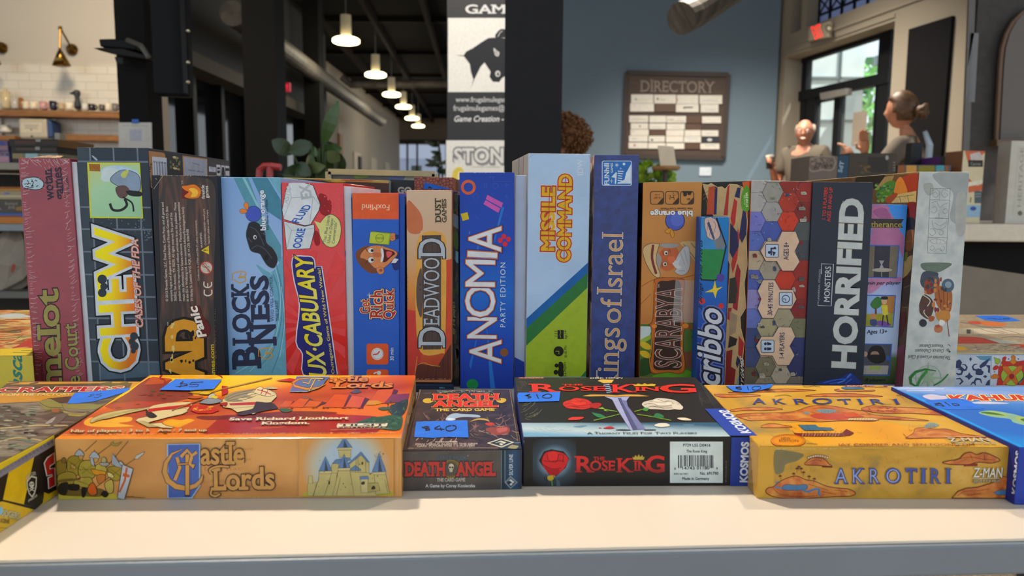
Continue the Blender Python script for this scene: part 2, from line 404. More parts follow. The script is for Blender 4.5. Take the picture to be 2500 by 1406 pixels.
# ================================================================== the games on the table
class Box: pass
def pick(m, k): return m.get(k, m.get('*')) if isinstance(m, dict) else m
def solid(name, c, mats, parent, bevel=.0009, rough=.42, coat=.0, **kw):
    """c: 8 corners, front TL TR BR BL then back TL TR BR BL"""
    fs = [(0, 3, 2, 1), (4, 5, 6, 7), (0, 1, 5, 4), (3, 7, 6, 2), (0, 4, 7, 3), (1, 2, 6, 5)]
    ks = ('front', 'back', 'top', 'bottom', 'left', 'right')
    b = MB(); b.v = list(c); b.f = fs
    for k in ks:
        m = pick(mats, k); b.i.append(b.mat(M(m, rough, coat=coat, spec=.25) if isinstance(m, str) else m))
    return b.done(name, parent, bevel=bevel, **kw)
def boxof(c, label, group, mats, rough=.42, coat=0, name='board_game_box', cat='board game', base=None):
    B = Box(); B.c = c
    mid = sum((c[i] for i in (2, 3, 6, 7)), V()) / 4; mid.z = min(p.z for p in c)
    B.root = empty(name, mid, label, cat, group)
    if base:                                                      # the tray shows past the lid on one side
        side, w, col = base; e = (c[1] - c[0]).normalized() * w
        ins = V((0, 0, -.004))
        if side == 'right': c2 = [c[0] + ins, c[1] + ins, c[2], c[3], c[4] + ins, c[5] + ins, c[6], c[7]]; t = [c[1] - e * .3 + ins, c[1] + e + ins, c[2] + e, c[2] - e * .3, c[5] - e * .3 + ins, c[5] + e + ins, c[6] + e, c[6] - e * .3]
        k = (c[4] - c[0]).normalized() * .003
        solid('base', [p + (k if i < 4 else -k) for i, p in enumerate(t)], col, B.root, bevel=.0006)
    B.lid = solid('lid', c, mats, B.root, rough=rough, coat=coat)
    f = lambda a, b, d, e: Face(c[a], (c[b] - c[a]).cross(c[d] - c[a]), [c[a], c[b], c[e], c[d]])
    B.front = f(3, 2, 0, 1); B.top = f(0, 1, 4, 5); B.left = f(7, 3, 4, 0); B.right = f(2, 6, 1, 5)
    return B
def stand(label, q, y0, D, mats, yaw=0, z=TZ, group='board games standing in the row', **kw):
    q = [(q[i], q[i + 1]) for i in range(0, 8, 2)]
    th = math.radians(yaw); d = V((math.sin(th), math.cos(th), 0))
    pt = atY((q[2][0] + q[3][0]) / 2, (q[2][1] + q[3][1]) / 2, y0)
    p = [hit(x, y, pt, -d) for x, y in q]
    for t, b in ((0, 3), (1, 2)):
        v = p[b] - p[t]; p[b] = p[t] + v * ((z - p[t].z) / v.z)
    return boxof(p + [a + d * D for a in p], label, group, mats, **kw)
def lay(label, q, fb, mats, z=TZ, hgt=None, group='board games lying in front of the row', **kw):
    """q: top face pixels front-left, front-right, back-right, back-left; fb: pixel of the front face's bottom middle"""
    q = [(q[i], q[i + 1]) for i in range(0, 8, 2)]
    if hgt is None:
        P = atZ(fb[0], fb[1], z); hgt = atY((q[0][0] + q[1][0]) / 2, (q[0][1] + q[1][1]) / 2, P.y).z - z
    t = [atZ(x, y, z + hgt) for x, y in q]; dn = V((0, 0, -hgt))
    c = [t[0], t[1], t[1] + dn, t[0] + dn, t[3], t[2], t[2] + dn, t[3] + dn]
    return boxof(c, label, group, mats, **kw)
# ================================================================== the place
def S(b, name, parent=None, **kw): return b.done(name, parent, kind=None if parent else 'structure', **kw)
# ---- table
tab = empty('table', (0, .96, 0), 'long table with a cream top and grey edge carrying the board games', 'table')
fl, fr = atZ(0, 1368, TZ), atZ(2500, 1314, TZ); d_ = (fr - fl).normalized()
A, Bq = fl - d_ * .35, fr + d_ * .5
nb = V((-d_.y, d_.x, 0)); dep = .93
tt = MB(); top = [A, Bq, Bq + nb * dep, A + nb * dep]
tt.prism([p + V((0, 0, -.002)) for p in top], (0, 0, .002), M('cfc4b4', .42, vary=.02, vs=6))
tt.done('table_top', tab)
ed = MB(); inn = [A - nb * .0035, Bq - nb * .0035, Bq + nb * (dep + .004), A + nb * (dep + .004)]
ed.prism([p + V((0, 0, -.026)) for p in inn], (0, 0, .0238), M('6a737c', .45, vary=.08, vs=5, bump=.1))
ed.done('table_edge', tab, bevel=.0022)
for x, y in ((-.9, .62), (1.0, .72), (-.9, 1.3), (1.0, 1.35)):
    MB().tube([(x, y, 0), (x, y, TZ - .026)], .02, M('5a6066', .4, 1), 12).done('leg', tab)
# ---- floor and ceiling
MB().box((-14, -4, -.05), (16, 34, 0), mnoise(((.3, '6a5c4c'), (.55, '8f7f6a'), (.75, 'b3a48c')), 90, 6, rough=.9)).done('floor', kind='structure')
CZ = 4.3
ceil = MB().box((-14, -1.5, CZ), (4.2, 32, CZ + .1), M('100e0c', .9, spec=.1)).done('ceiling', kind='structure')
j = MB()
for k in range(13):
    x = -9 + k * .95; j.bar((x + .25, 4.5, CZ - .09), (x - .8, 30, CZ - .09), .07, .18, M('241c15', .85, spec=.1))
for k in range(9): j.box((-9, 5 + k * 2.9, CZ - .07), (3, 5.12 + k * 2.9, CZ), M('1a1511', .85, spec=.1))
S(j, 'ceiling_joists')
# ---- kitchen wall on the left
wa, wb = atY(-700, 400, 6.8), atY(402, 400, 7.1); wd_ = (wb - wa).normalized(); wn = V((wd_.y, -wd_.x, 0)); wn = wn if wn.y < 0 else -wn
KW = Face(wb, wn)
def KP(x, y, o=0): return hit(x, y, KW.pt + KW.n * o, KW.n)
def up(p, z): return V((p.x, p.y, z))
MB().prism([up(wa, 0), up(wb, 0), up(wb, CZ), up(wa, CZ)], -wn * .15, M('bdb3a3', .8, vary=.03, vs=2)).done('wall_left', kind='structure')
tz1 = KP(150, 157).z
tile, tt_, tb = newmat('subway_tile', .16)
g = tt_.nodes.new('ShaderNodeTexBrick'); c_ = tt_.nodes.new('ShaderNodeTexCoord'); mp = tt_.nodes.new('ShaderNodeMapping')
mp.inputs['Rotation'].default_value = (math.radians(90), 0, 0)
g.inputs['Color1'].default_value = lin('d2c7b4'); g.inputs['Color2'].default_value = lin('ccc1ae'); g.inputs['Mortar'].default_value = lin('b4a997')
g.inputs['Scale'].default_value = 1; g.inputs['Brick Width'].default_value = .2; g.inputs['Row Height'].default_value = .074; g.inputs['Mortar Size'].default_value = .003
tt_.links.new(c_.outputs['Object'], mp.inputs[0]); tt_.links.new(mp.outputs[0], g.inputs['Vector']); tt_.links.new(g.outputs[0], tb.inputs['Base Color'])
a_, b_ = wa + wn * .001, up(KP(299, 300), 0) + wn * .001
MB().prism([up(a_, .9), up(b_, .9), up(b_, tz1), up(a_, tz1)], wn * .012, tile).done('wall_left_tiles', kind='structure')
def shelf(label, x0, x1, y0, y1, dp=.22):
    o = empty('shelf', KP((x0 + x1) / 2, y1, dp / 2), label, 'shelf', 'wooden wall shelves')
    m = mnoise(((.3, '6e4416'), (.7, '99642a')), 6, 6, 1, rough=.5, stretch=(1, 1, 8))
    p = [KP(x0, y0, dp), KP(x1, y0 + (x1 - x0) * .02, dp)]; q = KP(x0, y1, dp); h = V((0, 0, q.z - p[0].z))
    b = MB(); z0 = p[0]; b.prism([p[0], p[1], p[1] + h, p[0] + h], -wn * (dp - .014), m); b.done('board', o); return o
s1 = shelf('long wooden wall shelf holding a row of mugs', -260, 296, 262, 277)
s2 = shelf('short wooden wall shelf below the mugs, empty, right of the towel dispenser', 135, 292, 327, 341)
s3 = shelf('short wooden wall shelf left of the towel dispenser with a white bowl', -260, 36, 325, 337)
for o, x in ((s1, 133), (s1, 0)):
    MB().bar(KP(x, 275, .03), KP(x + 3, 330, .03), .03, .03, M('c9c6c0', .4)).done('bracket', o)
# mugs: x, width, height, colour, what
mugs = [(15, 22, 40, 'c8b48a', 'tall glass jar of golden trinkets at the left end of the mug shelf'), (37, 18, 24, 'b9b1a4', 'patterned white mug next to the golden glass jar'), (52, 10, 26, '8a5a2c', 'brown mug behind the patterned white one'), (64, 16, 18, 'd6c6aa', 'cream mug left of the pair of cream mugs'),
        (82, 18, 18, 'dccbb0', 'cream mug left of the pink mug'), (106, 18, 19, 'c2918a', 'pink mug on the wall shelf'), (130, 16, 20, '1d1f30', 'navy mug on the wall shelf'), (150, 16, 16, 'b79e78', 'beige mug right of the navy mug'),
        (170, 17, 17, 'e0d2b8', 'round white mug beside the dark figurine'), (208, 15, 15, 'c9c2b8', 'light grey mug right of the dark figurine'), (224, 17, 15, '25201e', 'black and white mug on the wall shelf'), (249, 13, 14, '4a4238', 'dark olive mug on the wall shelf'),
        (264, 13, 18, 'd8cab2', 'tall cream mug near the right end of the mug shelf'), (281, 14, 17, '6a625c', 'grey striped mug near the right end of the mug shelf'), (294, 7, 17, '2a2624', 'dark mug at the right end of the mug shelf')]
zt = KP(0, 262, .1).z
for x, w, h, c, lb in mugs:
    base = KP(x, 262 + x * .02, .11); sc = 7 / 1800; zz = KP(x, 262 + x * .02, .22).z; base = up(base, zz)
    R_ = w * sc / 2 * .95; H_ = h * sc
    t = empty('glass_jar' if 'jar' in lb else 'mug', base, lb, 'jar' if 'jar' in lb else 'mug', 'mugs on the wall shelf')
    mm = M(c, .25)
    MB().lathe(base, ((0, R_ * .85), (.01, R_), (H_, R_), (H_, R_ * .86), (.012, R_ * .8)), mm, 16).done('body', t, smooth=True)
    if 'jar' not in lb:
        MB().tube([base + V((R_ * .9 * k0 + (R_ * .8 if 1 else 0) * math.sin(a) * .9, 0, H_ * .5 - H_ * .32 * math.cos(a))) for k0, a in [(1, math.pi * i / 6) for i in range(7)]], .007, mm, 6).done('handle', t)
    else: MB().lathe(base + V((0, 0, H_)), ((0, R_ * .5), (.02, R_ * .5), (.03, R_ * .2)), mm, 12).done('stopper', t)
b = up(KP(190, 266, .1), zt); t = empty('figurine', b, 'small dark bird-headed figurine standing between mugs on the wall shelf', 'figurine')
MB().lathe(b, ((0, .028), (.03, .03), (.07, .022), (.1, .02), (.13, .03), (.155, .03), (.17, .012)), M('2b2e30', .5), 12).done('body', t, smooth=True)
MB().tube([b + V((-.01, -.01, .14)), b + V((-.06, -.01, .135))], [.022, .006], M('2b2e30', .5), 8).done('beak', t)
# dispenser, bowl
q = [KP(44, 288, .21), KP(113, 290, .21), KP(116, 338, .21), KP(46, 338, .21)]; t = empty('towel_dispenser', (q[2] + q[3]) / 2, 'cream paper towel dispenser with a notice and a blue side on the tiled wall', 'towel dispenser')
MB().prism(q, -wn * .18, M('b3a78f', .4)).done('housing', t, bevel=.02)
e_ = (q[1] - q[0]).normalized(); MB().prism([q[1] + e_ * .0, q[1] + e_ * .045 + V((0, 0, -.03)), q[2] + e_ * .05 + V((0, 0, .02)), q[2] + e_ * .0], -wn * .16, M('1f3a68', .35)).done('side_cover', t, bevel=.01)
F = Face(q[0], wn); a = Art(F, 'notice', t); a.rect('c6baa2', 50, 299, 102, 323)
a.lines('6a6254', 1.2, (58, 305, 95, 306), (61, 309, 92, 310), (60, 313, 91, 314)).disc('4a443a', 76, 317, 2).disc('4a443a', 78, 333, 3).done()
b = KP(14, 324, .1); t = empty('bowl', b, 'small white lidded bowl on the short shelf left of the towel dispenser', 'bowl')
MB().lathe(b, ((0, .05), (.02, .055), (.03, .045), (.04, .04), (.065, .042)), M('cfc8ba', .3), 16).done('body', t, smooth=True)
# sconces
br = M('7d5f2c', .28, 1, vary=.1)
def sconce(dx, dy, lb):
    P = lambda x, y, o: KP(x + dx, y + dy, o)
    w = P(177, 121, .02); t = empty('wall_lamp', w, lb, 'wall lamp', 'brass wall lamps over the mug shelf')
    MB().lathe(P(177, 121, .005), ((0, .05), (.018, .05), (.03, .018), (.05, .014)), br, 20, wn).done('wall_plate', t, smooth=True)
    k1, k2, k3 = P(176, 119, .05), P(147, 68, .18), P(146, 118, .22)
    MB().tube([k1, k2], .009, br, 8).done('arm', t); MB().tube([k2, k3], .009, br, 8).done('arm', t)
    MB().ball(k2, .018, br).done('joint', t, smooth=True)
    tp, bt = P(146, 118, .22), P(151, 160, .22)
    bt = V((tp.x + .008, tp.y, bt.z)); ax = bt - tp; L = ax.length; W_ = 20 / 1800 * 6.9
    MB().lathe(tp, ((0, .012), (L * .12, .012), (L * .16, .02), (L, W_), (L, W_ * .93), (L * .25, .02)), br, 24, ax).done('lamp_shade', t, smooth=True)
    MB().ball(bt - V((0, 0, -.05)), .028, M('ffdf9a', emit=9, vary=0)).done('bulb', t, smooth=True)
    l = lamp('SPOT', 'sconce_light', bt - V((0, 0, -.02)), 48, (1, .78, .46), .03, bt + V((0, .02, -1))); l.data.spot_size = math.radians(120); l.data.spot_blend = .6
sconce(0, 0, 'brass swing-arm wall lamp left of the black column'); sconce(-172, -4, 'brass swing-arm wall lamp cut by the left edge of the photo')
# ---- black column, screen and device on it
bk = M('141312', .7, spec=.12); bk2 = M('1c1d20', .5, spec=.2)
def slabq(px, Y, dp, z0, z1, m, name, **kw):
    """upright slab: px = (x left, x right) at Y"""
    a, b = atY(px[0], 500, Y), atY(px[1], 500, Y); o = MB().prism([up(a, z0), up(b, z0), up(b, z1), up(a, z1)], (0, dp, 0), m); return o.done(name, **kw)
slabq((302, 372), 3.4, .14, 0, CZ, bk, 'column', kind='structure')
sz = atY(400, 236, 3.3).z
t = empty('wall_screen', up(atY(415, 236, 3.3), sz), 'black screen mounted edge-on on the left black column', 'screen')
a, b = atY(374, 236, 3.25), atY(462, 236, 3.3)
MB().prism([up(a, sz), up(b, sz), up(b, 2.2), up(a, 2.2)], (0, .06, 0), M('0e0f12', .5, spec=.12)).done('housing', t, bevel=.012)
a2 = atY(448, 236, 3.24); MB().prism([up(a2, sz + .01), up(b, sz + .01) + V((0, -.03, 0)), up(b, 2.2) + V((0, -.03, 0)), up(a2, 2.2)], (0, .02, 0), M('1a1b20', .4, spec=.2)).done('bezel', t, bevel=.004)
for y in (75, 152, 200): MB().ball(atY(459, y, 3.2), .008, M('c9c2a8', .3, 1)).done('screw', t)
p = atY(250, 125, 3.3); t = empty('scanner', p, 'black handheld scanner cradle reaching out from the left black column', 'scanner')
P = lambda x, y, Y=3.3: atY(x, y, Y)
MB().prism([P(226, 117), P(300, 136), P(366, 146), P(368, 138), P(300, 118), P(238, 116)], (0, .07, 0), M('1a1817', .5, spec=.15)).done('cradle', t, bevel=.004)
MB().prism([P(240, 95), P(310, 94), P(335, 106), P(330, 122), P(300, 118), P(244, 114)], (0, .06, 0), M('0c0c0e', .5, spec=.15)).done('handset', t, bevel=.006)
MB().prism([P(278, 138), P(300, 140), P(300, 158), P(284, 155)], (0, .05, 0), bk2).done('grip', t, bevel=.004)
MB().tube([P(310, 98, 3.28), P(345, 112, 3.28), P(364, 140, 3.28)], .012, M('4a4842', .3), 8).done('handle_strap', t)
q = [P(289, 299, 3.36), P(370, 299, 3.36), P(372, 400, 3.36), P(291, 400, 3.36)]; t = empty('paper_notice', (q[2] + q[3]) / 2, 'white paper notice fixed with blue tape to the black column', 'notice')
MB().prism(q, (0, .002, 0), M('c3beb6', .7)).done('sheet', t)
MB().prism([P(322, 291, 3.355), P(338, 291, 3.355), P(338, 301, 3.355), P(322, 301, 3.355)], (0, .002, 0), M('2f5fae', .6)).done('tape', t)
F = Face(q[0], (0, -1, 0)); a = Art(F, 'heading', t); a.lines('a7a5a6', 2, (300, 306, 316, 306), (320, 307, 338, 307), (342, 307, 362, 307)).rrect('a9aab6', 317, 316, 346, 344, 2).done()
# ---- hall on the left: storefront, columns
def HX(Y): return -3.54 - .07 * (Y - 7.5)
glass, gt, gb = newmat('dark_glass', .05); gb.inputs['Base Color'].default_value = lin('14161a'); gb.inputs['Specular IOR Level'].default_value = .35
w = MB(); w.box((-3.66, 7.1, 0), (-3.30, 7.6, CZ), M('9f968a', .8)); 
S(MB().box((-3.9, 7.6, 2.62), (-3.6, 14.5, CZ), M('2a2a2b', .8)), 'wall_hall_upper')
S(MB().box((-3.95, 7.6, 2.46), (-3.5, 14.5, 2.62), M('4c463e', .8)), 'trim_1')
win = MB(); win.box((-3.85, 7.6, 0), (-3.83, 14.2, 2.46), glass); win = win.done('window_1', kind='structure')
fm = MB()
for Y in (7.65, 8.0, 8.75, 9.6, 10.6, 11.8, 13.4): fm.box((-3.9, Y, 0), (-3.72, Y + .10, 2.46), M('161412', .5, spec=.15))
fm.box((-3.9, 7.6, 1.02), (-3.74, 14.2, 1.08), M('161412', .5, spec=.15)); fm.done('window_frame', win)
S(MB().box((-4.15, 14.5, 0), (-3.95, 15.2, CZ), M('8d857a', .8)), 'wall_hall_pier')
S(MB().box((-4.2, 14.2, 0), (-4.1, 17.5, 2.3), M('16130f', .8)), 'door_1')
S(MB().box((-4.35, 17.5, 0), (-4.05, 17.8, 2.6), M('7a5a40', .7)), 'trim_2')
S(MB().box((-4.4, 14.5, 2.35), (-4.1, 17.6, 2.9), M('6a6258', .8)), 'trim_3')
S(MB().box((-4.7, 17.8, 0), (-4.4, 29, CZ), M('a59c8f', .8)), 'wall_hall_left')
for Y, h in ((20.5, 2.4), (23, 2.4), (25.5, 2.4)): S(MB().box((-4.42, Y, 0), (-4.36, Y + .9, h), M('c2b8a8', .7)), 'door_%d' % (2 + int((Y - 20) / 2.5)))
slabq((604, 682), 7.6, .32, 0, CZ, bk, 'column', kind='structure')
slabq((712, 745), 14.0, .3, 0, CZ, bk, 'column', kind='structure')
slabq((748, 786), 12.0, .3, 0, CZ, bk, 'column', kind='structure')
slabq((836, 880), 21, .3, 0, 2.3, M('17150f', .6), 'column', kind='structure')
# far wall with its windows
FW = 29.2; Q = lambda x, y: atY(x, y, FW)
a, b = Q(905, 345), Q(1250, 345); zl = Q(930, 428).z
S(MB().prism([up(Q(860, 400), Q(0, 344).z), up(b, Q(0, 344).z), up(b, CZ), up(Q(860, 400), CZ)], (0, .2, 0), M('7d7165', .85)), 'wall_far')
S(MB().prism([up(Q(860, 400), 0), up(Q(936, 400), 0), up(Q(936, 400), Q(0, 344).z), up(Q(860, 400), Q(0, 344).z)], (0, .2, 0), M('9a8f80', .85)), 'wall_far_side')
wf = MB().prism([Q(936, 352), Q(1250, 356), Q(1250, 450), Q(936, 450)], (0, .05, 0), M('a8b4cc', .5, emit=.75, vary=0)).done('window_2', kind='structure')
f = MB()
for x in (936, 967, 995, 1019, 1072, 1090): f.prism([Q(x - 2, 346), Q(x + 2, 346), Q(x + 2, 450), Q(x - 2, 450)], (0, -.1, 0), M('23282c', .6))
f.prism([Q(936, 342), Q(1250, 344), Q(1250, 351), Q(936, 349)], (0, -.1, 0), M('1d1c1b', .6)); f.done('window_frame', wf)
lo = MB(); lo.prism([Q(968, 386), Q(1070, 388), Q(1070, 450), Q(968, 450)], (0, .03, -.0), M('5c6c74', .7)); lo.prism([Q(1004, 404), Q(1030, 404), Q(1030, 424), Q(1004, 424)], (0, -.03, 0), M('a9c4c8', .6)); lo.done('counter_screen', wf)
# pendants
for i, (x, y) in enumerate(((845, 100), (917, 183), (956, 231), (985, 261), (1006, 289), (1021, 308))):
    Y = 11.3 * 400 / (500 - y); c = atY(x, y, Y); s = .2
    t = empty('pendant_lamp', c, ('nearest', 'second nearest', 'third nearest', 'fourth', 'fifth', 'farthest')[i] + ' white pendant lamp of the row hanging in the dark hall', 'pendant lamp', 'pendant lamps in the hall')
    MB().lathe(c + V((0, 0, .07)), ((0, .075), (.02, .08), (.30, .078), (.31, .03)), M('c8b894', .5, emit=.2), 18).done('housing', t, smooth=True)
    MB().lathe(c, ((.045, .08), (.04, .17), (.02, s), (-.02, s), (-.035, .17), (-.04, .01)), M('fff0c0', .4, emit=5, vary=0), 22).done('lamp_shade', t, smooth=True)
    MB().tube([c + V((0, 0, .37)), V((c.x, c.y, CZ))], .012, M('6a6a6a', .5), 6).done('stem', t)
    if i in (0, 2, 4): lamp('POINT', 'pendant_light', c - V((0, 0, .3)), 30, (1, .86, .62), .2)
# ducts
dm = mnoise(((.35, '3c3833'), (.6, '57524b')), 4, 3, rough=.6, stretch=(1, 9, 1), spec=.2)
def duct(pts, r, lb):
    o = MB().tube(pts, r, dm, 18).done('air_duct', smooth=False, label=lb, cat='air duct'); return o
P0 = atY(567, 32, 8); d0 = atY(930, 296, 20)
duct([P0, P0 + (d0 - P0) * .5, d0], .133, 'long round grey air duct running along the left side of the hall')
duct([atY(835, 188, 18), atY(856, 206, 18), atY(1240, 203, 18)], .09, 'thin bent air duct crossing under the hall ceiling')
for x in (900, 1150): pz = atY(x, 200, 18); MB().tube([pz, V((pz.x, pz.y, CZ))], .01, bk, 6).done('duct_hanger', bpy.data.objects['air_duct.001'])
duct([atY(1663, 45, 5.4), atY(1690, 33, 5.5), atY(1900, -100, 6.2)], .115, 'grey air duct hanging in front of the blue wall')
# lit exit sign in the hall
t = empty('exit_sign', atY(693, 222, 9.4), 'red lit exit sign hanging between dark columns in the hall', 'exit sign')
MB().prism([atY(679, 202, 9.4), atY(707, 202, 9.4), atY(707, 223, 9.4), atY(679, 223, 9.4)], (0, .06, 0), M('c4142c', .5, emit=.35, vary=0)).done('housing', t)
a = Art(Face(atY(679, 202, 9.4), (0, -1, 0)), 'lettering', t); a.text(M('ff3a4c', emit=.7, vary=0), 'EXIT', 683, 218, 703, 218, 10, bold=.03).done()
MB().tube([atY(695, 202, 9.43), V((atY(695, 202, 9.43).x, 9.43, CZ))], .012, bk).done('stem', t)
# ---- blue wall, directory
ba, bb = atY(1232, 400, 9.0), atY(1889, 400, 8.3); bd = (bb - ba).normalized(); bn = V((bd.y, -bd.x, 0))
MB().prism([up(ba, 0), up(bb, 0), up(bb, CZ), up(ba, CZ)], -bn * .15, M('5d7181', .75, vary=.03, vs=1.5)).done('wall_back', kind='structure')
BW = Face(bb, bn)
def BP(x, y, o=0): return hit(x, y, BW.pt + BW.n * o, BW.n)
q = [BP(1530, 178), BP(1778, 184), BP(1766, 387), BP(1523, 381)]
t = empty('directory_board', (q[2] + q[3]) / 2, 'dark brown wooden directory board with rows of white name plates on the blue wall', 'directory board')
wdm = mnoise(((.3, '33261f'), (.7, '443329')), 5, 6, 1, rough=.6, stretch=(1, 1, 7))
MB().prism(q, bn * .03, wdm).done('board', t)
fb = MB(); c4 = [p + bn * .03 for p in q]
for i in range(4): fb.bar(c4[i], c4[(i + 1) % 4], .05, .03, M('2c2320', .6), up=bn)
fb.done('frame', t)
DF = Face(BP(1530, 178, .032), bn)
a = Art(DF, 'heading', t, frame=(1510, 160, 6.114)); a.text('7d726a', 'DIRECTORY', 320, 388, 1440, 408, 165, bold=.012, serif=.1)
a.poly('6d625a', 465, 198, 515, 205, 485, 225).poly('6d625a', 1285, 205, 1320, 215, 1290, 240).done()
rows = [(440, 570, ((190, 520), (532, 858), (872, 1192), (1210, 1548))), (575, 695, ((175, 530), (545, 850, 'b'), (858, 1196), (1226, 1492))), (755, 855, ((162, 445), (462, 708), (715, 1008), (1020, 1235, 'b'), (1248, 1530))),
        (868, 955, ((185, 442), (460, 705), (720, 990), (1005, 1225, 'b'), (1235, 1490, 'k0'))), (962, 1050, ((180, 452), (470, 705, 'b'), (712, 976), (988, 1228), (1240, 1490))), (1055, 1145, ((158, 438), (452, 692), (708, 968), (978, 1232), (1242, 1500, 'k'))), (1158, 1245, ((152, 435), (445, 700), (712, 982), (990, 1220, 'b'), (1222, 1505)))]
for y0, y1, xs in rows:
    for s in xs:
        c = {'b': '4d3626', 'k': '1d1e26', 'k0': '3a2b23'}.get(s[2] if len(s) > 2 else '', 'c6c4bd')
        e = (s[0] - 800) * .012
        k = lambda x, y: BP(1510 + x / 6.114, 160 + (y + e) / 6.114, .036)
        o = MB().prism([k(s[0], y0), k(s[1], y0), k(s[1], y1), k(s[0], y1)], bn * .008, M(c, .4)).done('name_plate', t, label={'b': 'bare brown slot', 'k': 'black name plate'}.get(s[2] if len(s) > 2 else '', None))
a = Art(Face(BP(1530, 178, .0455), bn), 'plate_lettering', t, frame=(1510, 160, 6.114))
a.disc('6c8a78', 262, 505, 16).lines('b0b4b0', 8, (300, 505, 470, 508)).disc('4a4e58', 585, 498, 16).lines('8a8e96', 9, (620, 510, 700, 512)).rect('b8786c', 876, 500, 892, 525).lines('a6abb6', 9, (1262, 520, 1480, 524))
a.poly('2e4a44', 960, 625, 1000, 612, 985, 650).lines('22282a', 16, (995, 625, 1110, 624)).lines('a0a4b8', 8, (1290, 660, 1440, 660)).lines('8c8f90', 7, (190, 800, 420, 806)).lines('5c5c5c', 6, (770, 790, 770, 830), (790, 790, 790, 830), (815, 790, 815, 830), (735, 790, 735, 840), (855, 825, 980, 828))
a.disc('7a6068', 320, 905, 14).lines('a2a2a2', 8, (520, 920, 660, 922), (800, 915, 920, 916)).lines('8a8a90', 7, (190, 985, 240, 985), (1310, 1015, 1420, 1018), (200, 1090, 270, 1092), (1290, 1185, 1440, 1190)).disc('b9bcc4', 1360, 1108, 38, 22).disc('9a6a80', 240, 1190, 18).disc('5a6a5a', 500, 1110, 18).lines('8ea4c8', 7, (995, 1085, 1190, 1090)).done()
q = [BP(1708, 409), BP(1737, 409), BP(1736, 429), BP(1707, 429)]; t = empty('wall_socket', (q[2] + q[3]) / 2, 'white double socket plate low on the blue wall under the directory', 'wall socket')
MB().prism(q, bn * .012, M('b9c4d2', .4)).done('plate', t, bevel=.003); a = Art(Face(BP(1708, 409, .013), bn), 'outlet_print', t); a.lines('9aa6b4', 1, (1716, 414, 1716, 423), (1729, 414, 1729, 423)).done()
# ---- right wall with the street door
ow = V((.978, .206, 0))
def rw(Y, z, o=0): return V((4.69 - .211 * Y, Y, z)) + ow * o
RW = Face(rw(7, 1), -ow)
def RP(x, y, o=0): return hit(x, y, RW.pt + ow * o, RW.n)
wm = M('8b8375', .8, vary=.03, vs=2)
OY0, OY1, OZ, UZ, UT = RP(2184, 70).y, min(8.24, RP(1889, 200).y), RP(2040, 100).z, RP(2060, 32).z, 3.9
U0, U1, U2, U3 = RP(2190, 0).y, RP(1968, 60).y, RP(1955, 70).y, RP(1928, 75).y
def wp(y0, y1, z0, z1, nm='wall_right', th=.3, o=0, m=None): return MB().prism([rw(y0, z0, o), rw(y1, z0, o), rw(y1, z1, o), rw(y0, z1, o)], ow * th, m or wm).done(nm, kind='structure')
wp(3.9, OY0, 0, CZ); wp(OY1, 8.42, 0, CZ, 'wall_right_end'); wp(OY0, OY1, OZ, UZ, 'wall_right_lintel'); wp(OY0, U0, UZ, CZ, 'wall_right_upper'); wp(U1, U2, UZ, CZ, 'trim_4'); wp(U3, OY1, UZ, CZ, 'trim_5'); wp(U0, U3, UT, CZ, 'wall_right_top')
wp(3.9, 8.3, OZ + .1, OZ + .13, 'trim_6', .012, -.012); wp(OY0, 8.3, OZ + .03, OZ + .06, 'trim_7', .010, -.010)
lead, lt, lb_ = newmat('leaded_pane', .3); lb_.inputs['Base Color'].default_value = lin('7a86b0'); lb_.inputs['Transmission Weight'].default_value = .0
tr = lt.nodes.new('ShaderNodeBsdfTranslucent'); tr.inputs[0].default_value = lin('b4bcd6'); mx = lt.nodes.new('ShaderNodeMixShader'); mx.inputs[0].default_value = .7
lt.links.new(lb_.outputs[0], mx.inputs[1]); lt.links.new(tr.outputs[0], mx.inputs[2]); lt.links.new(mx.outputs[0], lt.nodes['Material Output'].inputs[0])
dk = M('15171a', .5, spec=.2)
for n_, (y0, y1) in enumerate(((U0, U1), (U2, U3))):
    w = MB().prism([rw(y0, UZ, .15), rw(y1, UZ, .15), rw(y1, UT, .15), rw(y0, UT, .15)], ow * .01, lead).done('window_%d' % (3 + n_), kind='structure')
    f = MB(); k = 7 if n_ == 0 else 1
    for i in range(k + 1): yy = y0 + (y1 - y0) * i / k; f.bar(rw(yy, UZ, .14), rw(yy, UT, .14), .022, .02, dk, up=ow)
    for z in (UZ + .015, UZ + .13, UZ + .3, UZ + .42, UZ + .8): f.bar(rw(y0, z, .14), rw(y1, z, .14), .02, .02, dk, up=ow)
    for i in range(k):
        ya, yb = y0 + (y1 - y0) * i / k, y0 + (y1 - y0) * (i + 1) / k; f.bar(rw(ya, UZ + .13, .14), rw(yb, UZ + .3, .14), .012, .012, dk, up=ow); f.bar(rw(yb, UZ + .13, .14), rw(ya, UZ + .3, .14), .012, .012, dk, up=ow)
    f.done('leading', w)
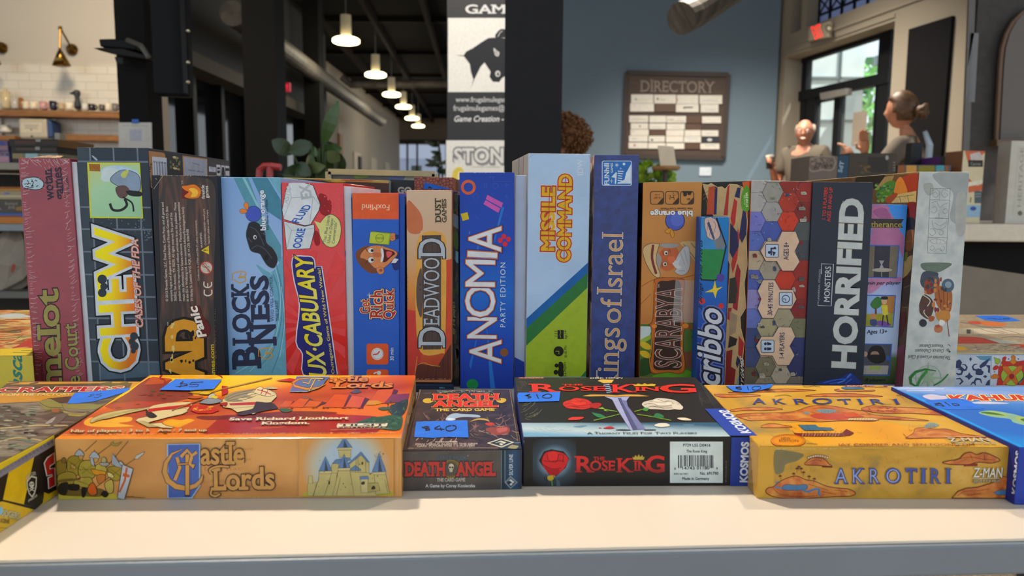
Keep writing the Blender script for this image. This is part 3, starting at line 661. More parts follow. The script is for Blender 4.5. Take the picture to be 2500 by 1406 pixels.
# street door and side lights, set back in the opening
SB = .22; SF = Face(rw(7, 1, SB), -ow)
def SP(x, y, o=0): return hit(x, y, SF.pt + ow * o, SF.n)
dr = MB()
def fbar(x0, y0, x1, y1, w, dp=.06): dr.bar(SP(x0, y0), SP(x1, y1), w, dp, dk, up=ow)
def down(x, y): p = SP(x, y); return up(p, 0)
def vbar(x, y, w, z0=0):
    p = SP(x, y); dr.bar(up(p, z0), p, w, .07, dk, up=ow)
fbar(1924, 156, 2184, 71, .09); fbar(1921, 243, 2178, 189, .10, .09)
for x, y, w in ((1928, 155, .07), (1972, 141, .085), (2170, 76, .16)): vbar(x, y, w)
for x, y, w in ((1988, 232, .16), (2052, 222, .09), (2150, 200, .05)): vbar(x, y, w)
fbar(1985, 240, 2060, 224, .12)
dro = dr.done('door_5', kind='structure')
gl, glt, glb = newmat('clear_glass', .03); tr = glt.nodes.new('ShaderNodeBsdfTransparent'); tr.inputs[0].default_value = (.93, .97, .98, 1); mx = glt.nodes.new('ShaderNodeMixShader'); mx.inputs[0].default_value = .95
glt.links.new(glb.outputs[0], mx.inputs[1]); glt.links.new(tr.outputs[0], mx.inputs[2]); glt.links.new(mx.outputs[0], glt.nodes['Material Output'].inputs[0])
MB().prism([rw(OY0, 0, SB), rw(OY1, 0, SB), rw(OY1, OZ, SB), rw(OY0, OZ, SB)], ow * .006, gl).done('glass_pane', dro)
c0, c1 = SP(2016, 228, -.06), SP(2078, 226, -.06)
MB().prism([c0, SP(2080, 216, -.06), SP(2080, 232, -.06), SP(2018, 244, -.06)], ow * -.07, M('6c6a66', .4)).done('door_closer', dro)
MB().prism([SP(2085, 275), SP(2118, 270), SP(2112, 350), SP(2080, 356)], ow * -.008, M('8a8074', .7)).done('poster', dro)
# exit sign
t = empty('exit_sign', RP(2001, 96, -.02), 'red lit exit sign with twin lamps above the street door', 'exit sign')
MB().prism([RP(1984, 66, -.015), RP(2036, 52, -.015), RP(2034, 92, -.015), RP(1983, 102, -.015)], ow * -.05, M('99907e', .5)).done('housing', t, bevel=.01)
a = Art(Face(RP(2000, 80, -.067), -ow), 'lettering', t); a.text(M('ff2f28', emit=1.1, vary=0), 'EXIT', 1990, 96, 2012, 88, 31, bold=.02).done()
a = Art(Face(RP(2000, 80, -.067), -ow), 'lamp_head', t); a.disc('8d8672', 2024, 69, 9, 10).ring('5c5648', 2024, 69, 8, 2).disc('d6d0bd', 2024, 69, 4).done()
# black board on the right wall
MB().prism([RP(2226, 72, -.002), RP(2332, 39, -.002), RP(2301, 430, -.002), RP(2204, 430, -.002)], ow * -.03, M('131316', .8, spec=.1)).done('blackboard', label='tall plain black board hanging on the wall right of the street door', cat='board')
# outside
st = mnoise(((.3, 'e0e8e4'), (.7, 'eef4ee')), 3, 4, rough=.85)
fc = MB().box((3.9, 13.5, -.1), (6.25, 13.9, 6.5), st)
for z in (1.0, 1.75, 2.5, 3.25, 4.0): fc.box((3.88, 13.46, z), (6.27, 13.5, z + .04), M('7c8686', .8))
for x in (4.6, 5.2, 5.8): fc.box((x, 13.46, -.1), (x + .03, 13.5, 6.5), M('7c8686', .8))
fc.done('neighbouring_building', label='pale stone building seen through the glass street door', cat='building')
MB().box((3.3, 4, -.12), (16, 30, -.06), M('c4c6c2', .9)).done('pavement', kind='structure')
MB().box((6.3, 10.5, 3.45), (9.5, 13.3, 3.6), M('a9b6bc', .7)).box((6.3, 11.2, 3.3), (9.5, 11.35, 3.45), M('7c8890', .7)).box((6.3, 12.6, 3.3), (9.5, 12.75, 3.45), M('7c8890', .7)).box((9.3, 10.6, -.1), (9.5, 10.8, 3.5), M('7c8890', .7)).done('street_canopy', label='pale flat canopy over the pavement outside the street door', cat='canopy')
rnd = random.Random(3); t = empty('tree', (8.9, 17.5, 0), 'bright green leafy tree outside the street door', 'tree')
MB().tube([(8.9, 17.5, -.1), (8.95, 17.5, 1.2), (8.8, 17.4, 2.6)], [.16, .12, .08], M('4a3a2c', .8), 8).done('trunk', t)
lv = MB(); gm = [M(c, .6) for c in ('3f8f2f', '63b046', '8fce6a', '2f7030')]
for i in range(900):
    a_, z, r_ = rnd.uniform(0, 6.28), rnd.uniform(.3, 4.4), rnd.uniform(.3, 1.9); c = V((8.7 + r_ * math.cos(a_), 17.3 + r_ * math.sin(a_), z))
    d1 = V((rnd.gauss(0, 1), rnd.gauss(0, 1), rnd.gauss(0, 1))).normalized() * .22; d2 = d1.orthogonal().normalized() * .13
    lv.add([c - d1, c + d2, c + d1, c - d2], [(0, 1, 2, 3)], gm[i % 4])
lv.done('foliage', t)
# ---- pillar in the middle and the roll-up banner behind it
slabq((1230, 1368), 2.6, .2, 0, CZ, M('17181d', .6, spec=.15), 'pillar', kind='structure')
BY = 4.9; t = empty('banner', up(atY(1225, 500, BY), 0), 'black and white roll-up banner with a mule head, half hidden behind the black pillar', 'banner')
l_, r_ = atY(1092, 300, BY), atY(1362, 300, BY); zt_, zb_ = 2.62, .1
MB().prism([up(l_, zb_), up(r_, zb_), up(r_, zt_), up(l_, zt_)], (0, .004, 0), M('1c1d22', .55)).done('panel', t)
MB().box((l_.x - .01, BY - .06, 0), (r_.x + .01, BY + .06, .1), M('8a8c90', .35, .8)).done('base', t, bevel=.01)
MB().tube([((l_.x + r_.x) / 2, BY + .04, .08), ((l_.x + r_.x) / 2, BY + .04, zt_)], .01, M('8a8c90', .35, .8), 8).done('pole', t)
a = Art(Face((0, BY - .002, 0), (0, -1, 0)), 'print', t, frame=(1050, 0, 3.196), rough=.55)
a.rect('dedcd6', 140, 140, 990, 718).rect('dedcd6', 125, 1095, 985, 1900)
a.text('d6d6d4', 'GAMES', 278, 104, 730, 104, 66, bold=.03, serif=.14)
a.poly('24252b', 192, 430, 262, 432, 282, 402, 330, 378, 400, 330, 455, 297, 515, 292, 600, 300, 700, 330, 720, 420, 640, 560, 560, 610, 540, 640, 490, 638, 463, 600, 472, 560, 425, 488, 395, 520, 345, 620, 318, 688, 338, 620, 318, 560, 310, 500, 265, 440)
a.blob('24252b', 510, 290, 525, 250, 560, 225, 600, 240, 600, 290).line('c9c8c4', 5, 530, 285, 545, 255, 565, 240).blob('c9c8c4', 497, 375, 520, 395, 540, 410, 530, 440, 505, 425).lines('24252b', 5, (505, 395, 530, 415), (500, 410, 530, 430)).disc('c9c8c4', 528, 575, 20, 24).disc('24252b', 530, 578, 9, 12)
a.text('c2c2c2', 'www.frugalmulegames.com', 200, 795, 750, 795, 38, bold=.012, serif=.1)
a.text('c2c2c2', 'frugalmulegames@', 182, 862, 580, 862, 40, bold=.012, serif=.1)
a.text('dadada', 'Game Creation -', 185, 948, 570, 948, 44, bold=.022, shear=.03)
a.text('d9d8d4', 'STONE', 190, 1268, 650, 1268, 108, bold=.04, o=['77777a'], ow=[.07], sh='9a9a9c', shd=(8, 10))
a.lines('9a9894', 5, (330, 1302, 420, 1303), (430, 1303, 545, 1304)).blob('d8c24a', 180, 1400, 178, 1340, 215, 1305, 255, 1320, 265, 1400).blob('e6d8a8', 215, 1400, 222, 1345, 250, 1340, 262, 1400).done()
# ---- counter on the right and what stands on it
ctz = .918
t = empty('counter', (2.2, 3.2, 0), 'cream-topped counter on the right carrying stacked games', 'counter')
MB().box((.52, 2.9, ctz - .07), (4.0, 3.6, ctz), M('c9bfae', .5)).done('counter_top', t, bevel=.008)
MB().box((.57, 3.0, 0), (3.95, 3.55, ctz - .07), M('121214', .7, spec=.1)).done('cabinet', t)
MB().prism([atY(2335, 645, 2.2), atY(2700, 700, 2.2), atY(2700, 775, 2.2), atY(2335, 775, 2.2)], (0, .03, 0), M('6f675c', .7)).done('chair_panel', label='grey-brown folding board leaning low behind the tile-printed game box', cat='board')
MB().prism([up(atY(2366, 300, 3.72), 0), up(atY(2640, 300, 3.72), 0), up(atY(2640, 300, 3.72), 2.6), up(atY(2366, 300, 3.72), 2.6)], (0, .04, 0), mnoise(((.4, '363231'), (.6, '3d3836')), 30, 5, rough=.8)).done('partition', kind='structure')
for x0, x1, y0, y1, c in ((2362, 2378, 0, 420, '55524f'), (2364, 2386, 82, 250, '67686a')):
    MB().prism([atY(x0, y0, 3.715), atY(x1, y0, 3.715), atY(x1 - y1 * .04, y1, 3.715), atY(x0 - y1 * .04, y1, 3.715)], (0, -.012, 0), M(c, .5)).done('trim_%d' % (8 + (y0 > 0)), kind='structure')
t = empty('arched_panel', atY(2480, 360, 3.66), 'grey arch-topped panel with a wooden edge on the dark partition at the right edge', 'panel')
ar = [(2432, 350), (2437, 250), (2442, 160), (2446, 120), (2456, 85), (2472, 55), (2495, 32), (2530, 18), (2600, 14), (2600, 350)]
MB().prism([atY(x, y, 3.71) for x, y in ar[::-1]], (0, -.03, 0), M('59534f', .6, vary=.03)).done('face', t)
MB().tube([atY(x, y, 3.69) for x, y in ar[:-1]], .012, M('5f4630', .5), 6).done('wood_edge', t)
MB().prism([atY(2418, 343, 3.69), atY(2620, 343, 3.69), atY(2620, 358, 3.69), atY(2418, 358, 3.69)], (0, -.05, 0), M('5d4224', .5)).done('ledge', t)
def cb(label, x0, x1, yt, Y, D, mats, z=ctz, yaw=0, yb=None, group='games on the right counter', **kw):
    zt0 = atY((x0 + x1) / 2, yt, Y).z; yb_ = yb or 520
    a, b = atY(x0, yt, Y), atY(x1, yt, Y); e = V((math.cos(math.radians(yaw)), math.sin(math.radians(yaw)), 0)); w = b.x - a.x
    p = [up(a, zt0), up(a + e * w, zt0)]; d = V((-e.y, e.x, 0)) * D
    c = [p[0], p[1], up(p[1], z), up(p[0], z)]
    return boxof(c + [v + d for v in c], label, group, mats, **kw)
cy = 3.0
c1 = cb('grey-framed photo print game box at the left end of the right counter', 1977, 2046, 381, cy, .2, {'*': '6a5d55', 'top': '2c2a28', 'right': '2a2622'})
c2 = cb('game box with a narrow blue spine beside a dark brown one on the right counter', 2047, 2073, 379, cy, .25, {'*': '23415a'})
c3 = cb('long dark brown game box on the right counter in front of a person', 2074, 2190, 374, cy, .2, {'*': '3f362c', 'right': '554c46', 'top': '6f665a'})
c4_ = cb('long flat game box with small orange and teal pictures on the right counter', 2192, 2322, 403, cy, .2, {'*': '4c4f58', 'top': '6a6a70'})
c5 = cb('purple and black game box at the right of the flat pictured one', 2296, 2346, 382, cy + .25, .2, {'*': '1c1a26', 'left': '5a2c78', 'top': '3a2848'})
c6 = cb('orange and cream game box with a small dark title bar standing on the right counter', 2352, 2411, 368, cy, .1, {'*': 'c9bd9c', 'left': '8a5a3c', 'right': 'b06a44', 'top': 'b8603a'}, yaw=8)
c7 = cb('white game box with an embossed upright title at the right edge of the right counter', 2470, 2560, 344, cy - .02, .08, {'*': 'b9b6ac', 'left': 'a9a69c'})
c8 = cb('small black screen standing on the right counter behind the person', 2226, 2254, 348, cy + .4, .05, {'*': '1d2026'}, cat='screen', name='card_screen', group=None)
a = Art(c1.front, 'print', c1.root, frame=(1940, 360, 5.208)); a.line('96877b', 14, 205, 140, 500, 118, 500, 265, 430, 290, 360, 280, 280, 300, 195, 290, closed=True, sm=2).mottle(('453a36', '7d6c62', '55423c', '8a7468'), 14, 225, 150, 480, 265, 22, 30, 5).done()
a = Art(c2.front, 'print', c2.root, frame=(1940, 360, 5.208)); a.text('9fb4c4', 'SdT', 600, 320, 630, 180, 50, bold=.02).done()
a = Art(c3.front, 'print', c3.root, frame=(1940, 360, 5.208)); a.rrect('2c2622', 930, 120, 1190, 320, 20).mottle(('6e5420',), 10, 830, 210, 960, 320, 40, 12, 2).disc('9a9690', 1175, 130, 20, 30).lines('8f8a80', 9, (1255, 190, 1280, 190), (1255, 225, 1280, 225), (1255, 260, 1280, 260), (1255, 290, 1280, 290)).done()
a = Art(c4_.front, 'print', c4_.root, frame=(1940, 360, 5.208))
for x0, x1, c in ((1300, 1400, '8a5020'), (1420, 1550, 'c08a3c'), (1575, 1780, '7a7420'), (1800, 1900, '3f92a0'), (1915, 1950, '8a5020')): a.rrect(c, x0, 228, x1, 330, 10)
a.disc('b04a2a', 1860, 320, 40, 25).done()
a = Art(c6.front, 'print', c6.root, frame=(2300, 300, 2.345)); a.poly('c2603a', 130, 160, 260, 160, 200, 205, 150, 235).poly('b9b2b0', 160, 180, 215, 165, 235, 205, 165, 215).rect('23221f', 150, 213, 234, 252).text('8d8a80', 'Canvas', 163, 243, 222, 243, 18, bold=.01).poly('c2603a', 150, 315, 200, 360, 240, 345, 240, 385, 150, 400).poly('d8d2bc', 145, 340, 245, 325, 245, 345, 145, 365).rect('4c5a60', 185, 390, 228, 460).lines('a9b0ae', 3, (190, 408, 222, 405), (190, 422, 222, 420)).rect('8fb0c4', 140, 470, 240, 540).disc('3a4a98', 178, 490, 18, 12).lines('2c2c24', 5, (165, 425, 162, 455)).done()
a = Art(c7.front, 'print', c7.root, frame=(2300, 300, 2.345)); a.text('8f8c82', 'HERITAGE', 452, 480, 470, 140, 22, up=(-1, 0), bold=0).disc('6a6450', 446, 517, 14).lines('a3a096', 2, (440, 130, 405, 525)).done()
# ---- small stand with a card and a plant
sy = 3.3; tz = atY(1622, 416, sy).z
t = empty('riser', up(atY(1622, 416, sy), ctz), 'round wooden display riser holding a menu card on the counter', 'riser')
MB().lathe(up(atY(1626, 412, sy), tz), ((0, .05), (.006, .062), (.018, .062)), M('9c6f3c', .5), 22).done('plate', t)
MB().tube([up(atY(1624, 416, sy), ctz), up(atY(1624, 416, sy), tz)], .012, M('3a2c22', .5), 10).done('pedestal', t); MB().lathe(up(atY(1624, 416, sy), ctz), ((0, .045), (.008, .045)), M('3a2c22', .5), 18).done('base', t)
t = empty('menu_card', up(atY(1630, 410, sy), tz + .018), 'cream menu card leaning on the round wooden riser', 'card')
q = [atY(1606, 355, sy + .02), atY(1645, 358, sy + .02), atY(1652, 409, sy - .02), atY(1613, 409, sy - .02)]
nn = (q[1] - q[0]).cross(q[3] - q[0]).normalized(); MB().prism(q, nn * .004 if nn.y > 0 else -nn * .004, M('cfc0a8', .5)).done('sheet', t)
a = Art(Face(q[0], -nn if nn.y > 0 else nn), 'print', t, frame=(1540, 340, 7.8125)); a.rect('a9b492', 600, 165, 780, 225).poly('c25a48', 585, 175, 640, 175, 605, 235).lines('a8977c', 6, (610, 280, 690, 280), (620, 330, 690, 330), (625, 380, 700, 380)).rect('b3ac90', 715, 300, 800, 400).done()
def leafm(b, base, tip, w, m, bend=.15, side=None, n=6):
    base, tip = V(base), V(tip); d = tip - base; s = side or d.cross(V((0, 1, .15))).normalized(); k = d.cross(s).normalized() * d.length * bend
    vs = []; fs = []
    for i in range(n + 1):
        t = i / n; ww = w * (math.sin(math.pi * min(1, t * .93 + .05)) ** .8) / 2; c = base + d * t + k * math.sin(math.pi * t)
        vs += [c - s * ww + k * .12, c, c + s * ww + k * .12]
    for i in range(n):
        for j in (0, 1): fs.append((i * 3 + j, i * 3 + j + 1, i * 3 + j + 4, i * 3 + j + 3))
    b.add(vs, fs, m)
t = empty('potted_plant', up(atY(1585, 420, 3.5), ctz), 'bright green bushy pot plant beside the cream menu card', 'plant')
pc = up(atY(1587, 420, 3.5), ctz); MB().lathe(pc, ((0, .05), (.1, .06), (.14, .062), (.14, .05)), M('2b2d2e', .5), 18).done('pot', t, smooth=True)
b = MB(); gm2 = [M(c, .5) for c in ('4f7a12', '7da020', '93b52e', '3c5f10')]
for i in range(90):
    a_ = rnd.uniform(0, 6.28); e = rnd.uniform(.1, 1.4); r_ = rnd.uniform(.02, .085); c = pc + V((r_ * math.cos(a_), r_ * math.sin(a_), .15 + rnd.uniform(0, .09)))
    leafm(b, c, c + V((.05 * math.cos(a_), .05 * math.sin(a_), .05 * math.sin(e) - .01)), .035, gm2[i % 4], .2, n=4)
b.done('foliage', t)
# ---- rack on the left
RY = 2.9
t = empty('shelving_rack', up(atY(60, 500, RY), 0), 'grey shelving rack on the left loaded with stacked games', 'rack')
rx0, rx1 = atY(-330, 500, RY).x, atY(158, 500, RY).x
rz = [atY(60, 397, RY).z, atY(60, 547, RY).z, .62]
for z, m in zip(rz, ('8a8274', '7c858c', '5d5a55')): MB().box((rx0, RY, z - .028), (rx1, RY + .42, z), M(m, .5)).done('shelf', t, bevel=.003)
for x in (rx0, rx1 - .03):
    for y in (RY, RY + .39): MB().box((x, y, 0), (x + .03, y + .03, rz[0]), M('8f8676', .5)).done('post', t)
pz = atY(150, 400, RY + .3).x; MB().box((pz - .01, RY + .28, rz[0]), (pz + .012, RY + .32, rz[0] + .14), M('9a8f7c', .5)).done('post', t)
MB().box((rx0, RY + .4, .2), (rx1, RY + .42, rz[0] - .03), M('2c241c', .7)).done('back_panel', t)
RG = 'games on the left rack'
def rb(label, x0, x1, y0, y1, z0, D, mats, Y=RY + .03): 
    h = (y1 - y0) * Y / 1800; a, b = atY(x0, 400, Y), atY(x1, 400, Y); z1 = z0 + h
    c = [up(a, z1), up(b, z1), up(b, z0), up(a, z0)]
    return boxof(c + [v + V((0, D, 0)) for v in c], label, RG, mats), z1
z = rz[0]; bx, z = rb('pink and blue game box under a blue and purple one on the upper rack shelf', -60, 23, 368, 395, z, .25, {'*': '6d6a8a', 'top': '9a6a80'}); a = Art(bx.front, 'print', bx.root); a.rect('a8808e', -60, 382, 23, 397).mottle(('4a5a88', '8a5a60', '3a4a60'), 7, -20, 366, 22, 380, 7, 4).done()
bx, z = rb('blue and purple game box on top of the left stack on the upper rack shelf', -60, 22, 341, 366, z, .25, {'*': '5c5078', 'top': '8a6a58'}); a = Art(bx.front, 'print', bx.root); a.rect('3f4a88', -30, 346, 12, 354).rect('8a6a70', -60, 356, 22, 366).done()
z = rz[0]; bx, z = rb('pale mixed-colour game box under the two black ones on the rack', 31, 143, 373, 396, z, .25, {'*': '77705f'}); a = Art(bx.front, 'print', bx.root); a.rect('8fb0b8', 62, 374, 92, 388).rect('8a7a58', 32, 374, 55, 386).rect('7a8a88', 100, 376, 140, 388).rect('2c2420', 31, 387, 143, 397).done()
bx, z = rb('lower of the two black game boxes stacked on the rack', 29, 141, 357, 373, z, .25, {'*': '24211e'}); a = Art(bx.front, 'print', bx.root); a.rect('4a3c30', 38, 361, 86, 367).rect('8f8a86', 86, 357, 97, 366).rect('3c3028', 102, 362, 138, 368).done()
bx, z = rb('upper of the two black game boxes stacked on the rack', 25, 145, 339, 357, z, .25, {'*': '24211e', 'right': '6a4a20'}); a = Art(bx.front, 'print', bx.root); a.rect('4a3024', 36, 343, 86, 352).rect('8f8a86', 87, 338, 99, 346).rect('3c2a22', 103, 345, 140, 352).done()
z = rz[1]; bx, z = rb('orange game box at the bottom of the stack on the lower rack shelf', -60, 62, 530, 546, z, .25, {'*': 'b4702a'}); a = Art(bx.front, 'print', bx.root); a.text('c9642a', 'Kendergart', 12, 541, 44, 541, 6).done()
bx, z = rb('blue edged thin game box second from the bottom on the lower rack shelf', -60, 58, 520, 530, z, .25, {'*': '3a5a9c'}); Art(bx.front, 'print', bx.root).rect('8a4a34', -40, 526, 50, 531).done()
bx, z = rb('dark grey-brown game box with pale lettering on the lower rack shelf', -60, 60, 487, 520, z, .25, {'*': '4b443d'}); a = Art(bx.front, 'print', bx.root); a.text('9a9084', 'Bookland', 13, 500, 42, 500, 7).text('9a9084', 'EVE', 21, 510, 36, 510, 7).poly('8a6a34', 38, 506, 58, 503, 58, 514, 40, 514).poly('6a7080', -20, 490, 5, 512, -20, 515).done()
bx, z = rb('cream game box under the orange one on the lower rack shelf', -60, 54, 467, 487, z, .25, {'*': '978a6c'}); Art(bx.front, 'print', bx.root).rect('b9ab88', -60, 477, 54, 481).rect('5a6a98', 10, 470, 24, 474).done()
bx, z = rb('dark orange game box on top of the stack on the lower rack shelf', -60, 50, 457, 467, z, .25, {'*': '8c5420'}); Art(bx.front, 'print', bx.root).rect('b98a3c', -60, 462, 50, 465).done()
c = atY(8, 700, RY + .12); bgm = MB(); rb_ = random.Random(4); base = up(c, rz[2]); rings = ((0, .1), (.05, .125), (.1, .12), (.15, .1), (.2, .075), (.235, .03), (.26, .05)); vs = []; fs = []
for k, (z, r_) in enumerate(rings): vs += [base + V((r_ * math.cos(a_ := i * math.pi / 9) * rb_.uniform(.8, 1.15) + z * .3, r_ * .8 * math.sin(a_) * rb_.uniform(.8, 1.15), z + rb_.uniform(-.012, .012) * (k > 0))) for i in range(18)]
for k in range(len(rings) - 1): fs += [(k * 18 + i, k * 18 + (i + 1) % 18, (k + 1) * 18 + (i + 1) % 18, (k + 1) * 18 + i) for i in range(18)]
bgm.add(vs, fs + [tuple(range(18))[::-1]], M('8e8478', .8)); o = bgm.done('shopping_bag', label='crumpled white bag with a red mark on the lowest rack shelf', cat='bag')
Art(Face(c + V((0, -.13, 0)), (0, -1, 0)), 'red_mark', o).blob('8a4030', 27, 655, 32, 644, 39, 650, 34, 662, 28, 666).done()
o = MB().box((c.x + .17, RY + .05, rz[2]), (c.x + .34, RY + .3, rz[2] + .07), M('8a8478', .7)).done('carton', label='low grey carton beside the white bag on the lowest rack shelf', cat='carton', bevel=.003)
# ---- framed sign behind the row, red trolley handle, plants
t = empty('picture_frame', up(atY(930, 430, 1.33), TZ), 'cream-framed picture standing behind the games', 'picture')
FYY = 1.33; p0, p1 = atY(803, 419, FYY), atY(1062, 425, FYY); b = MB(); m = M('a89a74', .5)
b.bar(p0, p1, .01, .012, m, up=(0, 1, 0)); b.bar(up(p0, TZ + .006), up(p1, TZ + .006), .012, .012, m, up=(0, 1, 0)); b.bar(up(p0, TZ), p0, .01, .012, m, up=(0, 1, 0)); b.bar(up(p1, TZ), p1, .01, .012, m, up=(0, 1, 0)); b.done('frame', t)
MB().prism([up(p0, TZ + .005), up(p1, TZ + .005), p1, p0], (0, .004, 0), M('4a4a50', .4)).done('picture', t)
Art(Face((0, FYY - .001, 0), (0, -1, 0)), 'picture_print', t).blob('5f7a3c', 865, 426, 885, 424, 900, 432, 870, 436).blob('4a5a90', 955, 430, 985, 428, 990, 440, 950, 440).poly('8a8f80', 990, 430, 1050, 434, 1010, 440, 985, 440).done()
t = empty('hand_truck', up(atY(660, 430, 2.4), 0), 'red tubular trolley handle rising behind the light blue game', 'trolley')
MB().tube([up(atY(632, 500, 2.4), 0.05), atY(632, 440, 2.4), atY(634, 415, 2.4), atY(645, 405, 2.4), atY(660, 405, 2.4), atY(686, 409, 2.4)], .011, M('8c1f22', .35), 10).done('handle', t)
MB().tube([up(atY(659, 500, 2.4), 0.05), atY(659, 430, 2.4), atY(659, 405, 2.4)], .011, M('8c1f22', .35), 10).done('upright', t)
MB().box((atY(620, 430, 2.4).x, 2.3, 0), (atY(700, 430, 2.4).x, 2.5, .05), M('8c1f22', .4)).done('base_plate', t)
g1, g2, g3 = M('22391a', .35), M('33501f', .35), M('5d6a40', .4)
PY = 3.3
t = empty('potted_plant', up(atY(790, 440, PY), .55), 'large-leaved dark green plant with one tall upright leaf behind the red game', 'plant')
pc = up(atY(785, 470, PY), .55); MB().lathe(pc, ((0, .09), (.2, .12), (.24, .125), (.24, .1)), M('3a3632', .6), 18).done('pot', t, smooth=True)
top = pc + V((0, 0, .24))
lf = [((790, 352), (826, 246), .06, g2), ((760, 350), (705, 372), .07, g1), ((716, 374), (664, 342), .075, g1), ((770, 405), (750, 385), .07, g2), ((748, 412), (795, 405), .05, g3), ((785, 370), (835, 362), .06, g2), ((795, 372), (830, 392), .06, g3), ((780, 362), (812, 415), .06, g2), ((760, 420), (700, 410), .07, g1), ((740, 425), (690, 425), .07, g1), ((775, 380), (752, 358), .045, g2), ((830, 375), (838, 420), .045, g1), ((725, 400), (760, 428), .06, g1)]
for i, (p, q_, w, m) in enumerate(lf):
    b = MB(); P0, P1 = atY(*p, PY - .05 + .03 * (i % 3)), atY(*q_, PY - .08 + .04 * (i % 4)); leafm(b, P0, P1, w, m, .08)
    b.tube([top + V((rnd.uniform(-.04, .04), 0, 0)), (top + P0) / 2 + V((0, 0, .05)), P0], .005, M('2c4018', .5), 6); b.done('leaf', t)
MB().box((pc.x - .2, PY - .2, 0), (pc.x + .2, PY + .2, .55), M('1f1c19', .6)).done('plant_stand', label='dark plinth under the large-leaved plant', cat='stand')
t = empty('potted_plant', up(atY(1078, 470, 8), 0), 'slim dark indoor plant in front of the far windows left of the banner', 'plant')
pc = up(atY(1078, 470, 8), 0); MB().lathe(pc, ((0, .12), (.3, .16), (.3, .12)), M('4a4642', .6), 16).done('pot', t)
b = MB(); tp_ = atY(1070, 345, 8); b.tube([pc + V((0, 0, .3)), atY(1080, 420, 8), tp_], .012, M('2a2c1c', .6), 6); b.done('stem', t); b = MB()
for i in range(26):
    f_ = rnd.uniform(.05, 1); c = (pc + V((0, 0, .9))).lerp(tp_, f_); a_ = rnd.uniform(0, 6.28); leafm(b, c, c + V((.16 * math.cos(a_), .1 * math.sin(a_), rnd.uniform(-.06, .08))), .05, M('1d2a1a', .5), .2, n=4)
b.done('foliage', t)
# ---- people
def skinmesh(J, E, lv=2):
    """J: name -> (x, y, z, radius); E: pairs. A Skin-grown body, as plain mesh data"""
    ks = list(J); me = bpy.data.meshes.new('skin'); me.from_pydata([J[k][:3] for k in ks], [(ks.index(a), ks.index(b)) for a, b in E], [])
    o = bpy.data.objects.new('skin', me); COL.objects.link(o); s = o.modifiers.new('s', 'SKIN'); s.use_smooth_shade = True
    o.modifiers.new('u', 'SUBSURF').levels = lv
    for i, k in enumerate(ks): d = me.skin_vertices[0].data[i]; r = J[k][3]; d.radius = r if isinstance(r, tuple) else (r, r); d.use_root = i == 0
    bpy.context.view_layer.update()
    r = bpy.data.meshes.new_from_object(o.evaluated_get(bpy.context.evaluated_depsgraph_get())); vs = [v.co.copy() for v in r.vertices]; fs = [tuple(p.vertices) for p in r.polygons]
    bpy.data.objects.remove(o); return vs, fs
def headshape(c, yaw, s=1.0):
    """head with brow, nose, lips, chin and ears; faces -y before the turn"""
    n, k = 28, 22; vs = []; fs = []
    R3 = Matrix.Rotation(yaw, 3, 'Z')
    for i in range(k + 1):
        th = math.pi * i / k
        for j in range(n):
            ph = 2 * math.pi * j / n; x, y, z = math.sin(th) * math.sin(ph), -math.sin(th) * math.cos(ph), math.cos(th)
            fx = math.exp(-(x / .28) ** 2); jaw = 1 - .22 * max(0, -z) ** 1.5
            px, py, pz = x * .076 * jaw, y * .096 * (1 - .1 * max(0, -z) if y > 0 else jaw ** .5), z * .118
            if y < 0:
                py -= .022 * fx ** 3 * math.exp(-((z + .12) / .16) ** 2); py += .008 * math.exp(-((z - .08) / .1) ** 2) * math.exp(-((abs(x) - .4) / .2) ** 2)
                py -= .006 * fx * math.exp(-((z + .48) / .09) ** 2); py -= .008 * fx * math.exp(-((z + .85) / .15) ** 2)
            if abs(y) < .3 and abs(z + .05) < .28: px *= 1 + .12 * (1 - abs(y) / .3) * (1 - abs(z + .05) / .28)
            vs.append(c + R3 @ V((px, py, pz)) * s)
    for i in range(k):
        for j in range(n): fs.append((i * n + j, (i + 1) * n + j, (i + 1) * n + (j + 1) % n, i * n + (j + 1) % n))
    return vs, fs
def hand(b, w, d, side, m, s=1.0, curl=.6, spread=.25):
    """palm from wrist w along d; thumb towards side; five bent fingers"""
    d = V(d).normalized(); side = (V(side) - d * V(side).dot(d)).normalized(); nrm = d.cross(side); w = V(w)
    J = [w, w + d * .045 * s, w + d * .085 * s]; b.tube(J, [.024 * s, .036 * s, .034 * s], m, 10)
    for i, (o, l) in enumerate(((-.026, .06), (-.009, .074), (.009, .08), (.026, .072))):
        p = w + d * .085 * s + side * o * s; a = d + side * o * spread * 20 * .4; a.normalize()
        q1 = p + a * l * .45 * s; q2 = q1 + (a * math.cos(curl) + nrm * math.sin(curl)) * l * .35 * s; q3 = q2 + (a * math.cos(curl * 1.9) + nrm * math.sin(curl * 1.9)) * l * .3 * s
        b.tube([p - a * .02 * s, q1, q2, q3], [.0095 * s, .009 * s, .0082 * s, .006 * s], m, 8)
    p = w + d * .025 * s + side * .03 * s; b.tube([p - side * .015 * s, p + (side + d * .7).normalized() * .035 * s, p + (side * .5 + d).normalized() * .062 * s], [.013 * s, .011 * s, .008 * s], m, 8)
